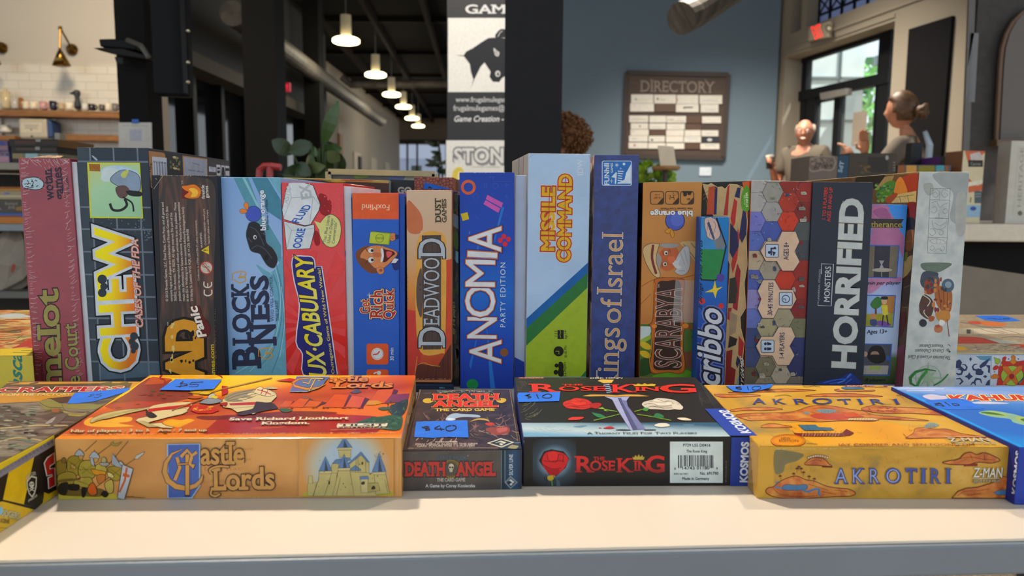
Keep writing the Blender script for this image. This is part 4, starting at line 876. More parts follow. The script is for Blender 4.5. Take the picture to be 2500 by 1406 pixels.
def body(name, label, at, yaw, J, E, clothes, skin, hd, hands, hyaw=0, hs=1.0):
    t = empty(name, at, label, 'person'); R3 = Matrix.Rotation(yaw, 3, 'Z'); L = lambda p: at + R3 @ V(p)
    vs, fs = skinmesh(J, E); sm = M(skin, .55); b = MB(); b.add([L(v) for v in vs], fs, sm)
    v2, f2 = headshape(L(hd), yaw + hyaw, hs); b.add(v2, f2, sm)
    for w, d, sd, cu in hands: hand(b, L(w), R3 @ V(d), R3 @ V(sd), sm, 1.0, cu)
    o = b.done('body', t, smooth=True); r = o.modifiers.new('one surface', 'REMESH'); r.mode = 'VOXEL'; r.voxel_size = .006; r.use_smooth_shade = True
    for nm, J2, E2, c in clothes:
        vs, fs = skinmesh(J2, E2); b = MB(); b.add([L(v) for v in vs], fs, M(c, .85, vary=.05, vs=10, bump=.25, bs=30)); b.done(nm, t, smooth=True)
    return t, L
# standing person by the door
at = V((2.69, 6.9, 0))
J = dict(pelvis=(0, 0, .95, (.13, .1)), spine=(0, 0, 1.15, (.13, .1)), chest=(0, 0, 1.42, (.15, .1)), neck=(0, .005, 1.535, .055), nk2=(0, -.005, 1.58, .052), sl=(-.175, 0, 1.475, .058), el=(-.235, -.06, 1.19, .042), hl=(-.17, -.27, 1.34, .028), sr=(.175, 0, 1.475, .058), er=(.28, .02, 1.18, .042), hr=(.12, -.22, 1.12, .028),
         kl=(-.1, 0, .5, .06), fl=(-.11, 0, .09, .045), tl=(-.11, -.16, .04, .035), kr=(.1, 0, .5, .06), fr=(.11, .02, .09, .045), tr=(.11, -.14, .04, .035), hl0=(-.09, 0, .88, .09), hr0=(.09, 0, .88, .09))
E = [('pelvis', 'spine'), ('spine', 'chest'), ('chest', 'neck'), ('neck', 'nk2'), ('chest', 'sl'), ('sl', 'el'), ('el', 'hl'), ('chest', 'sr'), ('sr', 'er'), ('er', 'hr'), ('pelvis', 'hl0'), ('hl0', 'kl'), ('kl', 'fl'), ('fl', 'tl'), ('pelvis', 'hr0'), ('hr0', 'kr'), ('kr', 'fr'), ('fr', 'tr')]
def grow(J, ks, g): return {k: (*J[k][:3], tuple(x + g for x in J[k][3]) if isinstance(J[k][3], tuple) else J[k][3] + g) for k in ks}
def tee(J, g=.022):
    d = grow(J, ('pelvis', 'spine', 'chest', 'sl', 'sr'), g); d['neck'] = (*(V(J['neck'][:3]) - V((0, 0, .03))), .06)
    for s, e in (('sl', 'el'), ('sr', 'er')):
        a, b = V(J[s][:3]), V(J[e][:3]); d[e] = (*(a.lerp(b, .75)), .066)
    return d, [('pelvis', 'spine'), ('spine', 'chest'), ('chest', 'neck'), ('chest', 'sl'), ('sl', 'el'), ('chest', 'sr'), ('sr', 'er')]
def legs(J, g=.02): return grow(J, ('pelvis', 'hl0', 'hr0', 'kl', 'kr', 'fl', 'fr'), g), [('pelvis', 'hl0'), ('hl0', 'kl'), ('kl', 'fl'), ('pelvis', 'hr0'), ('hr0', 'kr'), ('kr', 'fr')]
t, L = body('person', 'smiling bald person in a taupe T-shirt holding a drink, standing before the glass street door', at, -.85, J, E, [('shirt', *tee(J), '443d33'), ('trousers', *legs(J), '3a3a40')], 'a8705a', (0, -.02, 1.655), [((-.17, -.27, 1.34), (.25, -.55, .35), (0, 0, 1), .8), ((.12, -.22, 1.12), (-.8, -.5, .1), (0, 0, 1), .5)], .35)
R3 = Matrix.Rotation(-.5, 3, 'Z'); hc = at + V((0, 0, 1.655)) + Matrix.Rotation(-.85, 3, 'Z') @ V((0, -.02, 0)); H = lambda x, y, z: hc + R3 @ V((x, y, z))
b = MB(); gm_ = M('3a2a26', .3)
for x in (-.034, .034): b.tube([H(x + .024 * math.cos(2 * math.pi * i / 10), -.1, .018 + .019 * math.sin(2 * math.pi * i / 10)) for i in range(11)], .0028, gm_, 6)
b.tube([H(-.012, -.105, .022), H(.012, -.105, .022)], .0025, gm_, 6)
for s_ in (-1, 1): b.tube([H(.058 * s_, -.098, .022), H(.08 * s_, -.02, .02), H(.078 * s_, .01, .01)], .0025, gm_, 6)
b.done('eyeglasses', t)
b = MB()
for x in (-.034, .034): b.ball(H(x, -.084, .018), (.012, .008, .008), M('d8d0c8', .3)).ball(H(x, -.091, .018), .005, M('2a1c14', .3))
b.done('eyes', t, smooth=True)
MB().tube([H(-.026, -.088, -.05), H(-.01, -.098, -.058), H(.01, -.098, -.058), H(.026, -.088, -.05)], [.003, .006, .006, .003], M('b8a8a0', .4), 6).done('mouth', t)
b = MB()
for s_ in (-1, 1): b.ball(H(.068 * s_, .035, .03), (.016, .05, .05), M('8a8078', .9))
b.done('hair', t, smooth=True)
hp = L((-.17, -.27, 1.34)) + Matrix.Rotation(-.85, 3, 'Z') @ V((.02, -.075, .03))
tc = empty('drinking_cup', hp - V((0, 0, .05)), 'dark takeaway cup with a pale lid in the hand of the person by the door', 'cup')
MB().lathe(hp - V((0, 0, .05)), ((0, .028), (.11, .037)), M('2c2420', .5), 16).done('cup_body', tc, smooth=True); MB().lathe(hp + V((0, 0, .06)), ((0, .039), (.012, .039), (.014, .03)), M('b8b4ac', .4), 16).done('lid', tc)
# person with a bun, seen from behind on the right
at = V((2.63, 5.0, 0)); yw = -2.3
J = dict(pelvis=(0, .02, .92, (.14, .11)), spine=(0, .02, 1.12, (.12, .1)), chest=(0, 0, 1.32, (.14, .105)), neck=(0, 0, 1.46, .045), nk2=(0, -.03, 1.53, .043), sl=(-.165, 0, 1.38, .05), el=(-.22, -.18, 1.17, .038), hl=(-.12, -.3, 1.36, .025), sr=(.165, 0, 1.38, .05), er=(.26, -.12, 1.17, .038), hr=(.16, -.3, 1.3, .025),
         kl=(-.09, 0, .5, .058), fl=(-.1, .02, .09, .042), tl=(-.1, -.13, .04, .033), kr=(.09, 0, .5, .058), fr=(.1, .02, .09, .042), tr=(.1, -.13, .04, .033), hl0=(-.08, .02, .86, .09), hr0=(.08, .02, .86, .09))
t, L = body('person', 'person with brown hair in a bun raising one hand, seen from behind', at, yw, J, E, [('shirt', *tee(J, .025), '685e53'), ('trousers', *legs(J), '2c3444')], 'b98062', (0, -.05, 1.625), [((-.12, -.3, 1.36), (.05, -.12, 1), (.6, -.5, 0), .25), ((.16, -.3, 1.3), (-.2, -.5, .8), (-1, 0, 0), .5)], -.1)
R3 = Matrix.Rotation(yw - .1, 3, 'Z'); hc = L((0, -.05, 1.625)); H = lambda x, y, z: hc + R3 @ V((x, y, z))
hm = mnoise(((.3, '3a2618'), (.6, '6a4a30'), (.8, '83613f')), 30, 4, 1, rough=.5, stretch=(1, 1, 3))
v2, f2 = headshape(V((0, 0, 0)), 0, 1.13); b = MB()
vv = [V((v.x, v.y, v.z)) for v in v2]; keep = [f for f in f2 if all(vv[i].y > -.045 - .35 * min(0, -(vv[i].z - .02)) * -1 * .0 or vv[i].z > .07 for i in f) and all(vv[i].z > -.085 + max(0, -vv[i].y) * 2.2 for i in f)]
b.add([H(*v) for v in vv], keep, hm); o = b.done('hair', t, smooth=True); sd = o.modifiers.new('thick', 'SOLIDIFY'); sd.thickness = .012
bun = MB().ball(H(.02, .135, -.02), (.045, .045, .042), hm)
bun.tube([H(.02 + .035 * math.cos(i * .7), .14 + .02 * math.sin(i), -.02 + .035 * math.sin(i * .7)) for i in range(10)], .018, hm, 8); bun.done('hair_bun', t, smooth=True)
MB().ball(H(-.08, .005, -.045), .008, M('d8cfc0', .2, .6)).done('earring', t)
MB().ball(H(-.082, .0, -.005), (.012, .02, .028), M('c08060', .5)).done('ear', t, smooth=True)
wr = L((-.122, -.295, 1.345)); MB().tube([wr + V((.03 * math.cos(2 * math.pi * i / 12), .03 * math.sin(2 * math.pi * i / 12), 0)) for i in range(13)], .007, M('20201f', .4), 6).done('bracelet', t)
MB().tube([L((.08, .12, 1.47)), L((.09, .155, 1.38)), L((.09, .15, 1.25)), L((.08, .14, 1.0))], [.014, .022, .024, .024], M('9fb0c0', .7), 8).done('apron_strap', t)
# curly-haired person behind the pillar
at = up(atY(1366, 340, 2.98), 0); hz = atY(1366, 332, 2.98).z
J = dict(pelvis=(0, 0, hz - .72, (.14, .12)), spine=(0, .0, hz - .5, (.12, .1)), chest=(0, 0, hz - .33, (.14, .1)), neck=(0, 0, hz - .18, .05), nk2=(0, 0, hz - .1, .05), sl=(-.16, 0, hz - .25, .05), el=(-.2, .08, hz - .5, .04), hl=(-.12, .28, hz - .5, .03), sr=(.16, 0, hz - .25, .05), er=(.2, .08, hz - .5, .04), hr=(.12, .28, hz - .5, .03), hl0=(-.09, .1, hz - .74, .09), kl=(-.1, .42, hz - .74, .06), fl=(-.1, .42, .09, .045), tl=(-.1, .55, .04, .035), hr0=(.09, .1, hz - .74, .09), kr=(.1, .42, hz - .74, .06), fr=(.1, .42, .09, .045), tr=(.1, .55, .04, .035))
t, L = body('person', 'seated person with curly ginger-brown hair, mostly hidden by the black pillar', at, 0, J, E, [('shirt', *tee(J), '3c4450')], 'a8765c', (0, 0, hz - .02), [((-.12, .28, hz - .5), (0, 1, 0), (1, 0, 0), .3), ((.12, .28, hz - .5), (0, 1, 0), (-1, 0, 0), .3)], math.pi)
b = MB(); hm = mnoise(((.3, '4a2c14'), (.55, '7d4f28'), (.75, '9a6a3a')), 70, 4, 2, rough=.7)
hc = at + V((0, 0, hz)); rr = random.Random(9)
for i in range(1500):
    z = rr.uniform(-.8, 1); a_ = rr.uniform(0, 6.283); q = math.sqrt(1 - z * z); rad = rr.uniform(.1, .124); c = hc + V((q * math.cos(a_) * rad * 1.06, q * math.sin(a_) * rad * 1.05, z * rad * .8 - .004))
    ax = V((rr.gauss(0, 1), rr.gauss(0, 1), rr.gauss(0, 1))).normalized(); u_ = ax.orthogonal().normalized(); v_ = ax.cross(u_)
    b.tube([c + u_ * .006 * math.cos(k * 1.5) + v_ * .006 * math.sin(k * 1.5) + ax * .003 * (k - 2) for k in range(5)], .0024, hm, 4, False)
b.ball(hc - V((0, 0, .004)), (.112, .11, .086), hm, 22, 14); b.done('hair', t, smooth=True)
t = empty('stool', up(at, 0), 'stool under the curly-haired person', 'stool')
MB().lathe(V((at.x, at.y + .05, hz - .87)), ((0, .17), (.04, .18)), M('5a4632', .5), 20).done('seat', t)
for i in range(4): a_ = math.pi / 4 + i * math.pi / 2; MB().tube([V((at.x + .12 * math.cos(a_), at.y + .05 + .12 * math.sin(a_), hz - .87)), V((at.x + .17 * math.cos(a_), at.y + .05 + .17 * math.sin(a_), 0))], .014, M('2a2826', .5), 8).done('leg', t)
# ---- the standing row
SAT[0] = 1.16
R0 = .935
red = stand('dark red shrink-wrapped board game at the left end of the standing row', (44, 385, 171, 387, 211, 929, 84, 929), R0, .27, {'*': '7c3a46', 'top': 'a06a4a'}, coat=.5, base=('right', .006, 'aeb4bc'))
grid = stand('tall black board game with a grey grid and bitten yellow lettering, second from the left', (187, 359, 361.5, 361, 391.5, 915, 219.6, 929), R0 + .004, .265, {'*': '2c3743', 'right': '3a3a40', 'top': '1c1c1e'})
wood = stand('black board game with a wood grain print, paragraphs of small print and worn white corners', (368.5, 427, 530, 428.5, 551, 913, 391.5, 913), R0 - .012, .25, {'*': '20222a', 'top': '15161a'})
lake = stand('light blue board game with a black lake creature and dark blue lettering', (538.6, 432, 684.6, 433, 700, 913, 558, 913), R0, .25, {'*': '7ea0c4', 'top': '6f93b8', 'left': '11131c'})
vocab = stand('glossy red board game with white word dice and yellow lettering', (686.6, 445, 838, 447, 849.4, 913, 699, 913), R0, .215, {'*': 'b5252c', 'top': 'a8242a'}, coat=.7, rough=.3, base=('right', .009, 'b9c0c8'))
rich = stand('blue board game with an orange top band and a cartoon man waving a banknote', (859.4, 471, 974, 471, 975, 913, 864, 913), R0 - .005, .2, {'*': '2b5aa8', 'top': 'c85f38'}, base=('right', .007, '1f4f9c'))
west = stand('worn brown and orange board game with silver western lettering, standing on a thin blue box', (992, 464, 1103.5, 464.5, 1102, 928, 995, 928), R0 - .012, .2, {'*': 'b07a58', 'top': 'b99a80'}, z=TZ + .0105)
dark = stand('narrow dark board game wedged between a brown one and a blue one', (1104, 470, 1120, 476, 1122, 948, 1104, 948), R0 + .01, .2, {'*': '2b2a28'})
cobalt = stand('cobalt blue board game with big outlined white lettering and small coloured shapes', (1121.5, 421, 1256, 421, 1253.5, 948, 1123.5, 949), R0, .1, {'*': '1f47a0', 'top': '2f55a8'})
slim = stand('slim pale grey-blue board game right of the cobalt blue one', (1257.5, 427.5, 1288, 427.5, 1283, 948, 1255, 948), R0 + .008, .03, {'*': 'aebbd0', 'top': 'c0c6d0'})
missile = stand('wide pale blue and lime board game with red-edged yellow lettering', (1289.5, 374, 1442, 376, 1431, 919, 1283, 919), R0 - .002, .175, {'*': '9fb6cf', 'left': '8d8a84', 'top': 'b0b4b4'}, yaw=-6.6)
kings = stand('tall navy board game with an uncial cream title and a white logo panel', (1451, 378, 1560.5, 378, 1549, 919, 1441, 919), R0, .26, {'*': '2a3a6b', 'left': 'a08078', 'top': '5a6a90'})
desert = stand('tan board game with a bearded explorer and a taped ornate title plate', (1569.4, 445, 1714.5, 444, 1700, 921, 1560.7, 918), R0, .24, {'*': 'a97a4a', 'left': '6a3c1c', 'top': '8a6a3a'})
script = stand('short dark blue board game with silver script lettering and a drawing hand', (1711.5, 529, 1781, 529.5, 1769, 938, 1698, 938), R0 - .024, .024, {'*': '1f4f8c', 'right': '14181e', 'top': '2a5a90'})
torn = stand('board game with torn red, navy and beige stripes behind the silver script one', (1714, 445, 1832, 441, 1818, 938, 1700, 938), R0 + .003, .22, {'*': '7c6a52', 'top': '5a5848'})
hexes = stand('board game printed with red, blue and grey hexagons and cream info panels', (1834, 440, 1983.5, 443, 1962, 936, 1817, 936), R0, .26, {'*': '8a8486', 'top': 'a09a90', 'left': 'a8502c'})
black = stand('black board game with huge pale block lettering up its side', (1984.7, 443.8, 2132.8, 445, 2107, 938, 1962, 938), R0 - .004, .26, {'*': '262d39', 'top': '4a4c50'})
manor = stand('short blue and pink board game with three small pictures in blue frames', (2128, 498, 2216, 500, 2185.6, 938, 2102, 938), R0 + .012, .17, {'*': '8fa4c8', 'top': '4b8ac8', 'right': '2b2424'})
totem = stand('big pale grey board game with a totem drawing ending the standing row at right', (2244, 419, 2367, 419, 2331, 942, 2203.5, 942), R0 - .006, .36, {'*': 'a3a9a8', 'left': '55402c', 'top': 'c8bc98'})
slab = lay('thin dark blue box lying flat under a worn brown board game', (1003, 939, 1108, 939, 1100, 860, 1020, 860), (1055, 949), {'*': '16283c'}, group=None, hgt=.0098)
# ---- lying in front
scrap = lay('hazard-striped board game box with a steel-plate top lying at the left table edge', (-330, 1300, 132, 1062, 352, 931, 20, 930), None, {'*': '4a4030', 'front': 'c9b23a', 'top': '6a5840'}, hgt=.05, rough=.3, coat=.35)
castle = lay('wide orange board game box with a galloping horse and a pale castle, lying in front', (133, 1071, 980, 1068, 1015, 916, 366, 915), (560, 1217), {'*': 'b98d5c', 'top': 'd08028'}, rough=.32, coat=.3)
angel = lay('small dark grey box with red lettering and a blue price tape reading 40 dollars', (979, 1101, 1275, 1097, 1248, 951, 1023, 951), (1126, 1197), {'*': '45403f', 'top': '38322f'})
rose = lay('black square board game box with a sword between a red rose and a white rose', (1277, 1067, 1854, 1066, 1697, 921, 1255, 921), (1564, 1187), {'*': '23211f', 'left': '26346a', 'right': '2b417f', 'top': '24221f'}, rough=.36)
islands = lay('yellow square board game box with orange islands and blue lettering, lying near the right edge', (1853, 1090, 2473, 1092, 2180, 942, 1718, 939), (2170, 1218), {'*': 'b58f42', 'top': 'c79a3e'}, rough=.3, coat=.3)
lagoon = lay('sea blue board game box with red lettering lying at the right edge of the table', (2488, 1092, 2900, 1100, 2560, 944, 2175, 944), (2560, 1236), {'*': '2a3f86', 'top': '3f78b8', 'left': '27306e'})


# ---- lying behind the row
yellowb = lay('yellow-green board game box lying behind the shrink-wrapped red one', (-140, 870, 80, 868, 76, 757, -90, 757), None, {'*': 'aca24e', 'top': 'b89a50'}, hgt=.045, group='board games lying behind the row')
tileb = lay('board game box printed with blue and red wall tiles lying behind the grey one', (2322, 864, 2620, 866, 2560, 768, 2332, 768), None, {'*': '9aa6b8', 'top': '9c8a74'}, hgt=.046, group='board games lying behind the row')
# ---- standing behind the row, only their upper edges in view
BG = 'board games behind the row'
bh1 = stand('orange-edged brown board game standing behind the red one', (690, 433, 950, 441, 950, 600, 690, 600), 1.2, .1, {'*': '4a3630', 'top': 'b59a58', 'right': '7a8488'}, group=BG)
bh2 = stand('black board game behind the blue one with a banknote', (952, 437, 1012, 440, 1012, 600, 952, 600), 1.22, .08, {'*': '2e3336', 'top': '3a3e42'}, group=BG)
bh3 = stand('board game printed with red brick behind the worn brown one', (1011, 432, 1107, 433, 1107, 600, 1011, 600), 1.19, .1, {'*': mnoise(((0, '3a1c14'), (.06, '4a2418'), (.14, '8a4a38'), (1, '95604c')), 190, kind='voronoi')}, group=BG)
bh4 = stand('taupe board game behind the narrow dark one', (1098, 438, 1130, 438, 1130, 600, 1098, 600), 1.26, .05, {'*': '7d6a5c'}, group=BG)
# ================================================================== printing on the standing row
F1, F2, F3, F4, F5, F6, F7, F8 = (0, 340, 2.268), (360, 400, 2.603), (670, 420, 2.703), (970, 400, 2.509), (1240, 360, 2.424), (1540, 420, 2.653), (1800, 420, 2.653), (2080, 400, 2.5095)
def art(b, face, name, fr, **kw): return Art(getattr(b, face), name, b.lid, frame=fr, **kw)
# ---- dark red, shrink-wrapped: clear film crinkles as bumps, its glints painted as pale strokes
for sl in red.lid.data.materials: addbump(sl.node_tree, sl.node_tree.nodes['Principled BSDF'], 90, .35, .0025)
a = art(red, 'front', 'title_lettering', F1); G_ = '857f52'
a.text(G_, 'Camelot', 352, 1640, 318, 832, 118, bold=.035, serif=.2, o='33202c', ow=.03)
a.text(G_, 'The Court', 452, 1470, 420, 1018, 74, bold=.025, serif=.2, o='33202c', ow=.03).text('33202c', "musgrave's", 243, 1370, 236, 1225, 20, serif=.15).done()
a = art(red, 'front', 'publisher_lettering', F1); a.text('2c2838', 'wotan', 299, 332, 284, 160, 52, bold=.03, serif=.2).text('2c2838', 'games', 354, 332, 338, 155, 52, bold=.03, serif=.2).text('2c2838', 'WTG0041', 388, 305, 376, 205, 14).done()
a = art(red, 'front', 'head_logo', F1); a.blob('9db4be', 122, 250, 128, 222, 160, 212, 200, 210, 232, 228, 242, 245, 232, 270, 200, 280, 160, 275, 132, 268, o='241e2c', ow=4)
a.lines('241e2c', 4, (132, 248, 170, 246), (150, 226, 160, 240, 152, 252), (175, 222, 185, 240, 172, 262), (195, 226, 205, 232), (200, 262, 212, 255), (140, 262, 160, 262), (150, 270, 185, 268), sm=3).disc('241e2c', 178, 232, 6, 4).disc('241e2c', 180, 258, 6, 4).done()
fm_, ft_, fb2 = newmat('crinkled_film', .12); fb2.inputs['Base Color'].default_value = lin('dcd0d4'); fb2.inputs['Alpha'].default_value = .36  # pale see-through paint standing in for highlights on the film
a = art(red, 'front', 'shrink_wrap', F1, label='crinkled clear film'); L2 = lambda y: 102 + (y - 100) * .073  # only the painted pale strokes for the film's glints, no film surface
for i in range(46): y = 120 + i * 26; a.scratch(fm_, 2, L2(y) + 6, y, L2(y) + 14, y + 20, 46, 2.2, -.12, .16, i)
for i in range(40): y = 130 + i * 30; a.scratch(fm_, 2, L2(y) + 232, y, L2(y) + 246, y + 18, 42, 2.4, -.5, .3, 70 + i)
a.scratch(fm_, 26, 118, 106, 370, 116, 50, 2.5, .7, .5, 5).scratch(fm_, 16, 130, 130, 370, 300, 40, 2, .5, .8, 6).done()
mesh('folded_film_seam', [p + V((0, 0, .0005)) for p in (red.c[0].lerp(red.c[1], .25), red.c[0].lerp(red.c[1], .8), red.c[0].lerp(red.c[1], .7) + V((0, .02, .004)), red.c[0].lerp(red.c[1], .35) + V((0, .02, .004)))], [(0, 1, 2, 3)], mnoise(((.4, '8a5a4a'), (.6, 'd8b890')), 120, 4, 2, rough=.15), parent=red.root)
# ---- black with a grey grid
a = art(grid, 'front', 'grid_print', F1); a.poly('50606e', 494, 1232, 884, 1236, 888, 1310, 498, 1335).poly('39454f', 425, 42, 500, 45, 520, 440, 560, 1330, 498, 1335)
xl = lambda y: 425 + (y - 42) * .0565; xr = lambda y: 820 + (y - 47) * .0541; LC = '66707b'
a.lines(LC, 9, (497, 44, 556, 1335), (627, 46, 692, 1335), (760, 47, 826, 1310)).lines(LC, 9, *[(xl(y), y, xr(y) - 4, y + 3) for y in (122, 375, 497, 622, 748, 870, 990, 1108, 1230)])
a.blob('94a0aa', 508, 92, 518, 92, 540, 112, 530, 116).mottle(('6f7c86',), 34, 560, 440, 800, 520, 4, 4, 4).mottle(('6f7c86',), 14, 800, 500, 840, 560, 5, 6, 5).done()
a = art(grid, 'front', 'picture_panel', F1); a.poly('b9bd34', 482, 128, 775, 130, 793, 438, 499, 436).poly(a.grad(490, 130, 640, 440, ((0, 'b2b878'), (.45, '9cc0a0'), (1, '8fb898'))), 490, 135, 769, 137, 786, 431, 507, 429)
a.poly('8a6426', 492, 136, 553, 137, 556, 178, 496, 176).lines('6a4a1c', 2, (510, 140, 535, 172), (520, 138, 548, 170)).blob('a6c0d4', 556, 180, 600, 150, 690, 150, 768, 190, 772, 240, 700, 235, 620, 220).blob('b8c8cc', 560, 220, 575, 165, 630, 160, 655, 175, 640, 220, 600, 235)
a.blob('7d8ea4', 610, 225, 650, 180, 700, 170, 768, 200, 776, 280, 730, 285, 660, 262, o='2a3038', ow=3).blob('b0b86c', 668, 196, 700, 170, 712, 178, 690, 215).blob('5c4a4a', 640, 268, 690, 255, 718, 285, 690, 325, 655, 318).blob('1d2226', 700, 285, 778, 290, 780, 315, 720, 312).line('1d2226', 14, 690, 330, 702, 365, 670, 392, 625, 390, 608, 355, sm=6).line('1d2226', 9, 680, 320, 730, 352, 740, 400, sm=6).done()
a = art(grid, 'front', 'title_lettering', F1)
a.text(a.grad(575, 700, 745, 720, ((0, 'd9d014'), (.35, 'dcc41c'), (.8, 'c98a2a'), (1, 'c4722c'))), 'CHEW', 758, 1264, 715, 488, 186, bold=.045, o=['10151c', 'b9c2cc'], ow=[.085, .055])
a.disc('2c3743', 742, 1090, 22).disc('2c3743', 730, 1120, 18).disc('2c3743', 745, 1145, 24).disc('2c3743', 738, 1172, 14).disc('2c3743', 566, 775, 26).disc('2c3743', 575, 815, 20).disc('2c3743', 566, 850, 24)
a.text('b9aba6', 'CASES OF THE FDA', 792, 1042, 763, 555, 38, bold=.03, shear=.02, o='a24c2c', ow=.05).done()
a = art(grid, 'front', 'edge_wear_print', F1); a.wear('8f98a0', 470, 900, 495, 1325, 5, 3, .6).wear('9a9a90', 430, 44, 815, 48, 3, 4, .3).done()
a = art(grid, 'right', 'product_panel_print', (350, 350, 10.87)); a.poly('96745a', 140, 195, 540, 250, 580, 300, 600, 1500, 200, 1500).poly('3a3a40', 600, 265, 1030, 325, 1075, 1500, 640, 1500).poly('9c764a', 1035, 320, 1700, 405, 1720, 1500, 1080, 1500).poly('9296a4', 1060, 350, 1680, 432, 1700, 1500, 1095, 1500)
a.poly('4a484c', 1715, 415, 2290, 490, 2280, 900, 1730, 1200).text('2c2824', '10+', 192, 760, 235, 520, 50, bold=.03, up=(-1, -.1)).text('4a4a52', 'Illustrations', 1480, 555, 1300, 500, 40, up=(.05, 1)).text('3c3c46', 'Rob Guillory', 1370, 710, 1195, 690, 40, up=(.05, 1)).text('3c3c46', 'John Layman', 1590, 745, 1420, 720, 40, up=(.05, 1))
a.poly('b0b4c0', 1740, 610, 1925, 640, 1925, 765, 1740, 745).lines('4a4a52', 8, (1765, 640, 1880, 655), (1765, 670, 1870, 690), (1810, 715, 1880, 728)).poly('b4b4bc', 1935, 560, 2045, 575, 2050, 860, 1950, 850).poly('b4b4bc', 2065, 580, 2160, 592, 2165, 860, 2075, 850).poly('b4b4bc', 2175, 590, 2278, 602, 2282, 860, 2185, 850)
a.blob('33343a', 2085, 660, 2110, 630, 2145, 660, 2155, 850, 2085, 850).rect('33343a', 1960, 635, 2030, 690).rect('33343a', 1962, 720, 2032, 790).poly('33343a', 2180, 655, 2275, 660, 2280, 730, 2185, 735)
a.mottle(('8a7a5c', '5c6a4c'), 10, 700, 340, 960, 760, 50, 60, 6).blob('b4ac94', 790, 340, 860, 350, 855, 385, 795, 380).blob('b8ae8c', 790, 640, 890, 650, 880, 690, 800, 680).done()
a = art(grid, 'right', 'barcode_label', (350, 350, 10.87)); a.poly('b2b6c2', 228, 345, 618, 385, 655, 1200, 262, 1200)
a.lines('3c4460', 9, *[(x, 500 if i % 7 else 470, x + 20, 900) for i, x in enumerate((285, 350, 365, 405, 425, 440, 485, 500, 520, 560, 575, 600))]).text('3c4460', '845866012202', 600, 500, 265, 460, 45, up=(.02, 1)).done()
# ---- black with wood grain
wg = mnoise(((.3, '1c1a1e'), (.45, '2e2320'), (.62, '5a3d30'), (.8, '6d4c3c')), 55, 6, 2.2, rough=.5, stretch=(1, 1, .10))
a = art(wood, 'front', 'wood_grain_print', F2); a.blob(wg, 75, 110, 160, 80, 330, 85, 425, 140, 432, 400, 420, 800, 425, 1335, 300, 1345, 95, 1338, 85, 700).done()
a = art(wood, 'front', 'small_print_lettering', F2); T_ = 'b6b0a8'
for x0, y0, x1, y1, s in ((132, 873, 102, 243, '© 2013 Fireside Games, LLC. Dead Panic, Castle Panic, and all game and'), (160, 873, 130, 270, 'company logos and slogans are trademarks of Fireside Games P.O. Box'), (187, 872, 157, 310, '700932, San Antonio, TX 78270. All rights reserved. No part of this'), (212, 870, 182, 245, 'product may be reproduced without permission from the publisher. Please'), (238, 873, 205, 243, "retain this information for future reference. Manufacturer's representative"), (262, 873, 232, 275, 'in the EU is Wellkang Ltd. (www.ceemark.info/toy/firesidegames.html)'), (290, 872, 262, 415, '29 Harley St. London W1G 9QR, UK 44 (20) 30869438')): a.text(T_, s, x0, y0, x1, y1, 15, bold=.012, serif=.06)
a.text(T_, 'Conforms to CPSIA and EN 71 safety requirements.', 330, 742, 312, 355, 11, serif=.06).text('c2bcb4', 'WARNING:', 352, 533, 343, 435, 12, bold=.01).text(T_, 'CHOKING HAZARD—small parts', 375, 515, 363, 285, 11, bold=.01).text(T_, 'Not for children under 3 years.', 397, 505, 385, 290, 11, bold=.01).done()
a = art(wood, 'front', 'warning_symbols_print', F2); a.poly('c4b02c', 342, 550, 390, 520, 392, 575).line('1a1a14', 5, 356, 548, 376, 548).disc('1a1a14', 383, 548, 3).disc('b4aca2', 375, 660, 42).ring('96433a', 375, 660, 39, 7).ring('3a3430', 362, 645, 12, 3).text('3a3430', '0-3', 398, 685, 392, 650, 16).line('96433a', 6, 348, 632, 402, 690)
a.line('c2bcb4', 8, 362, 800, 362, 828, 385, 838, 408, 826, 408, 800, sm=4).line('c2bcb4', 8, 360, 748, 360, 775, 383, 786, 406, 774, 406, 750, sm=4).line('c2bcb4', 7, 383, 784, 383, 758).done()
a = art(wood, 'front', 'flame_logo', F2); a.rrect('5c2018', 218, 158, 300, 222, 8).blob('c4742c', 218, 145, 250, 138, 300, 132, 335, 160, 338, 190, 320, 215, 270, 220, 235, 205, 262, 180, 240, 168).blob('d8b04a', 262, 160, 300, 155, 322, 178, 312, 205, 275, 210, 285, 185).text('c8c4bc', 'fireside', 366, 220, 361, 135, 21, bold=.02).text('c8c4bc', 'games', 389, 216, 384, 140, 21, bold=.02).text(T_, 'TM', 228, 128, 226, 106, 10).done()
a = art(wood, 'front', 'title_lettering', F2); a.text('bc8a34', 'DEAD', 350, 1675, 334, 1003, 205, bold=.1, o='15130f', ow=.06).mottle(('15130f',), 9, 175, 1060, 310, 1110, 14, 22, 2).mottle(('15130f',), 5, 190, 1250, 300, 1262, 14, 14, 3).mottle(('c8b478',), 12, 142, 1010, 170, 1330, 12, 26, 8)
a.blob('57201f', 305, 1100, 330, 1050, 300, 1000, 330, 985, 315, 940, 270, 915, 330, 900, 345, 960, 380, 1000, 400, 1040, 380, 1105, k=2).text('d4d0c8', 'Panic', 374, 1092, 312, 905, 54, bold=.05, o='3a1a18', ow=.03, shear=.05).text('b9a93a', 'firesidegames.com', 440, 1530, 421, 1148, 26, bold=.03).text(T_, 'TM', 137, 1030, 135, 1005, 10).done()
a = art(wood, 'front', 'edge_wear_print', F2); a.wear('aaa392', 24, 70, 440, 75, 6, 2, .1).wear('aaa392', 24, 75, 30, 160, 6, 5, .3).lines('9a9486', 3, (40, 160, 75, 110, 98, 78), (60, 100, 50, 90)).wear('8a8478', 442, 80, 446, 190, -8, 6, .4).wear('7a7468', 430, 900, 440, 1330, 5, 9, .6).done()
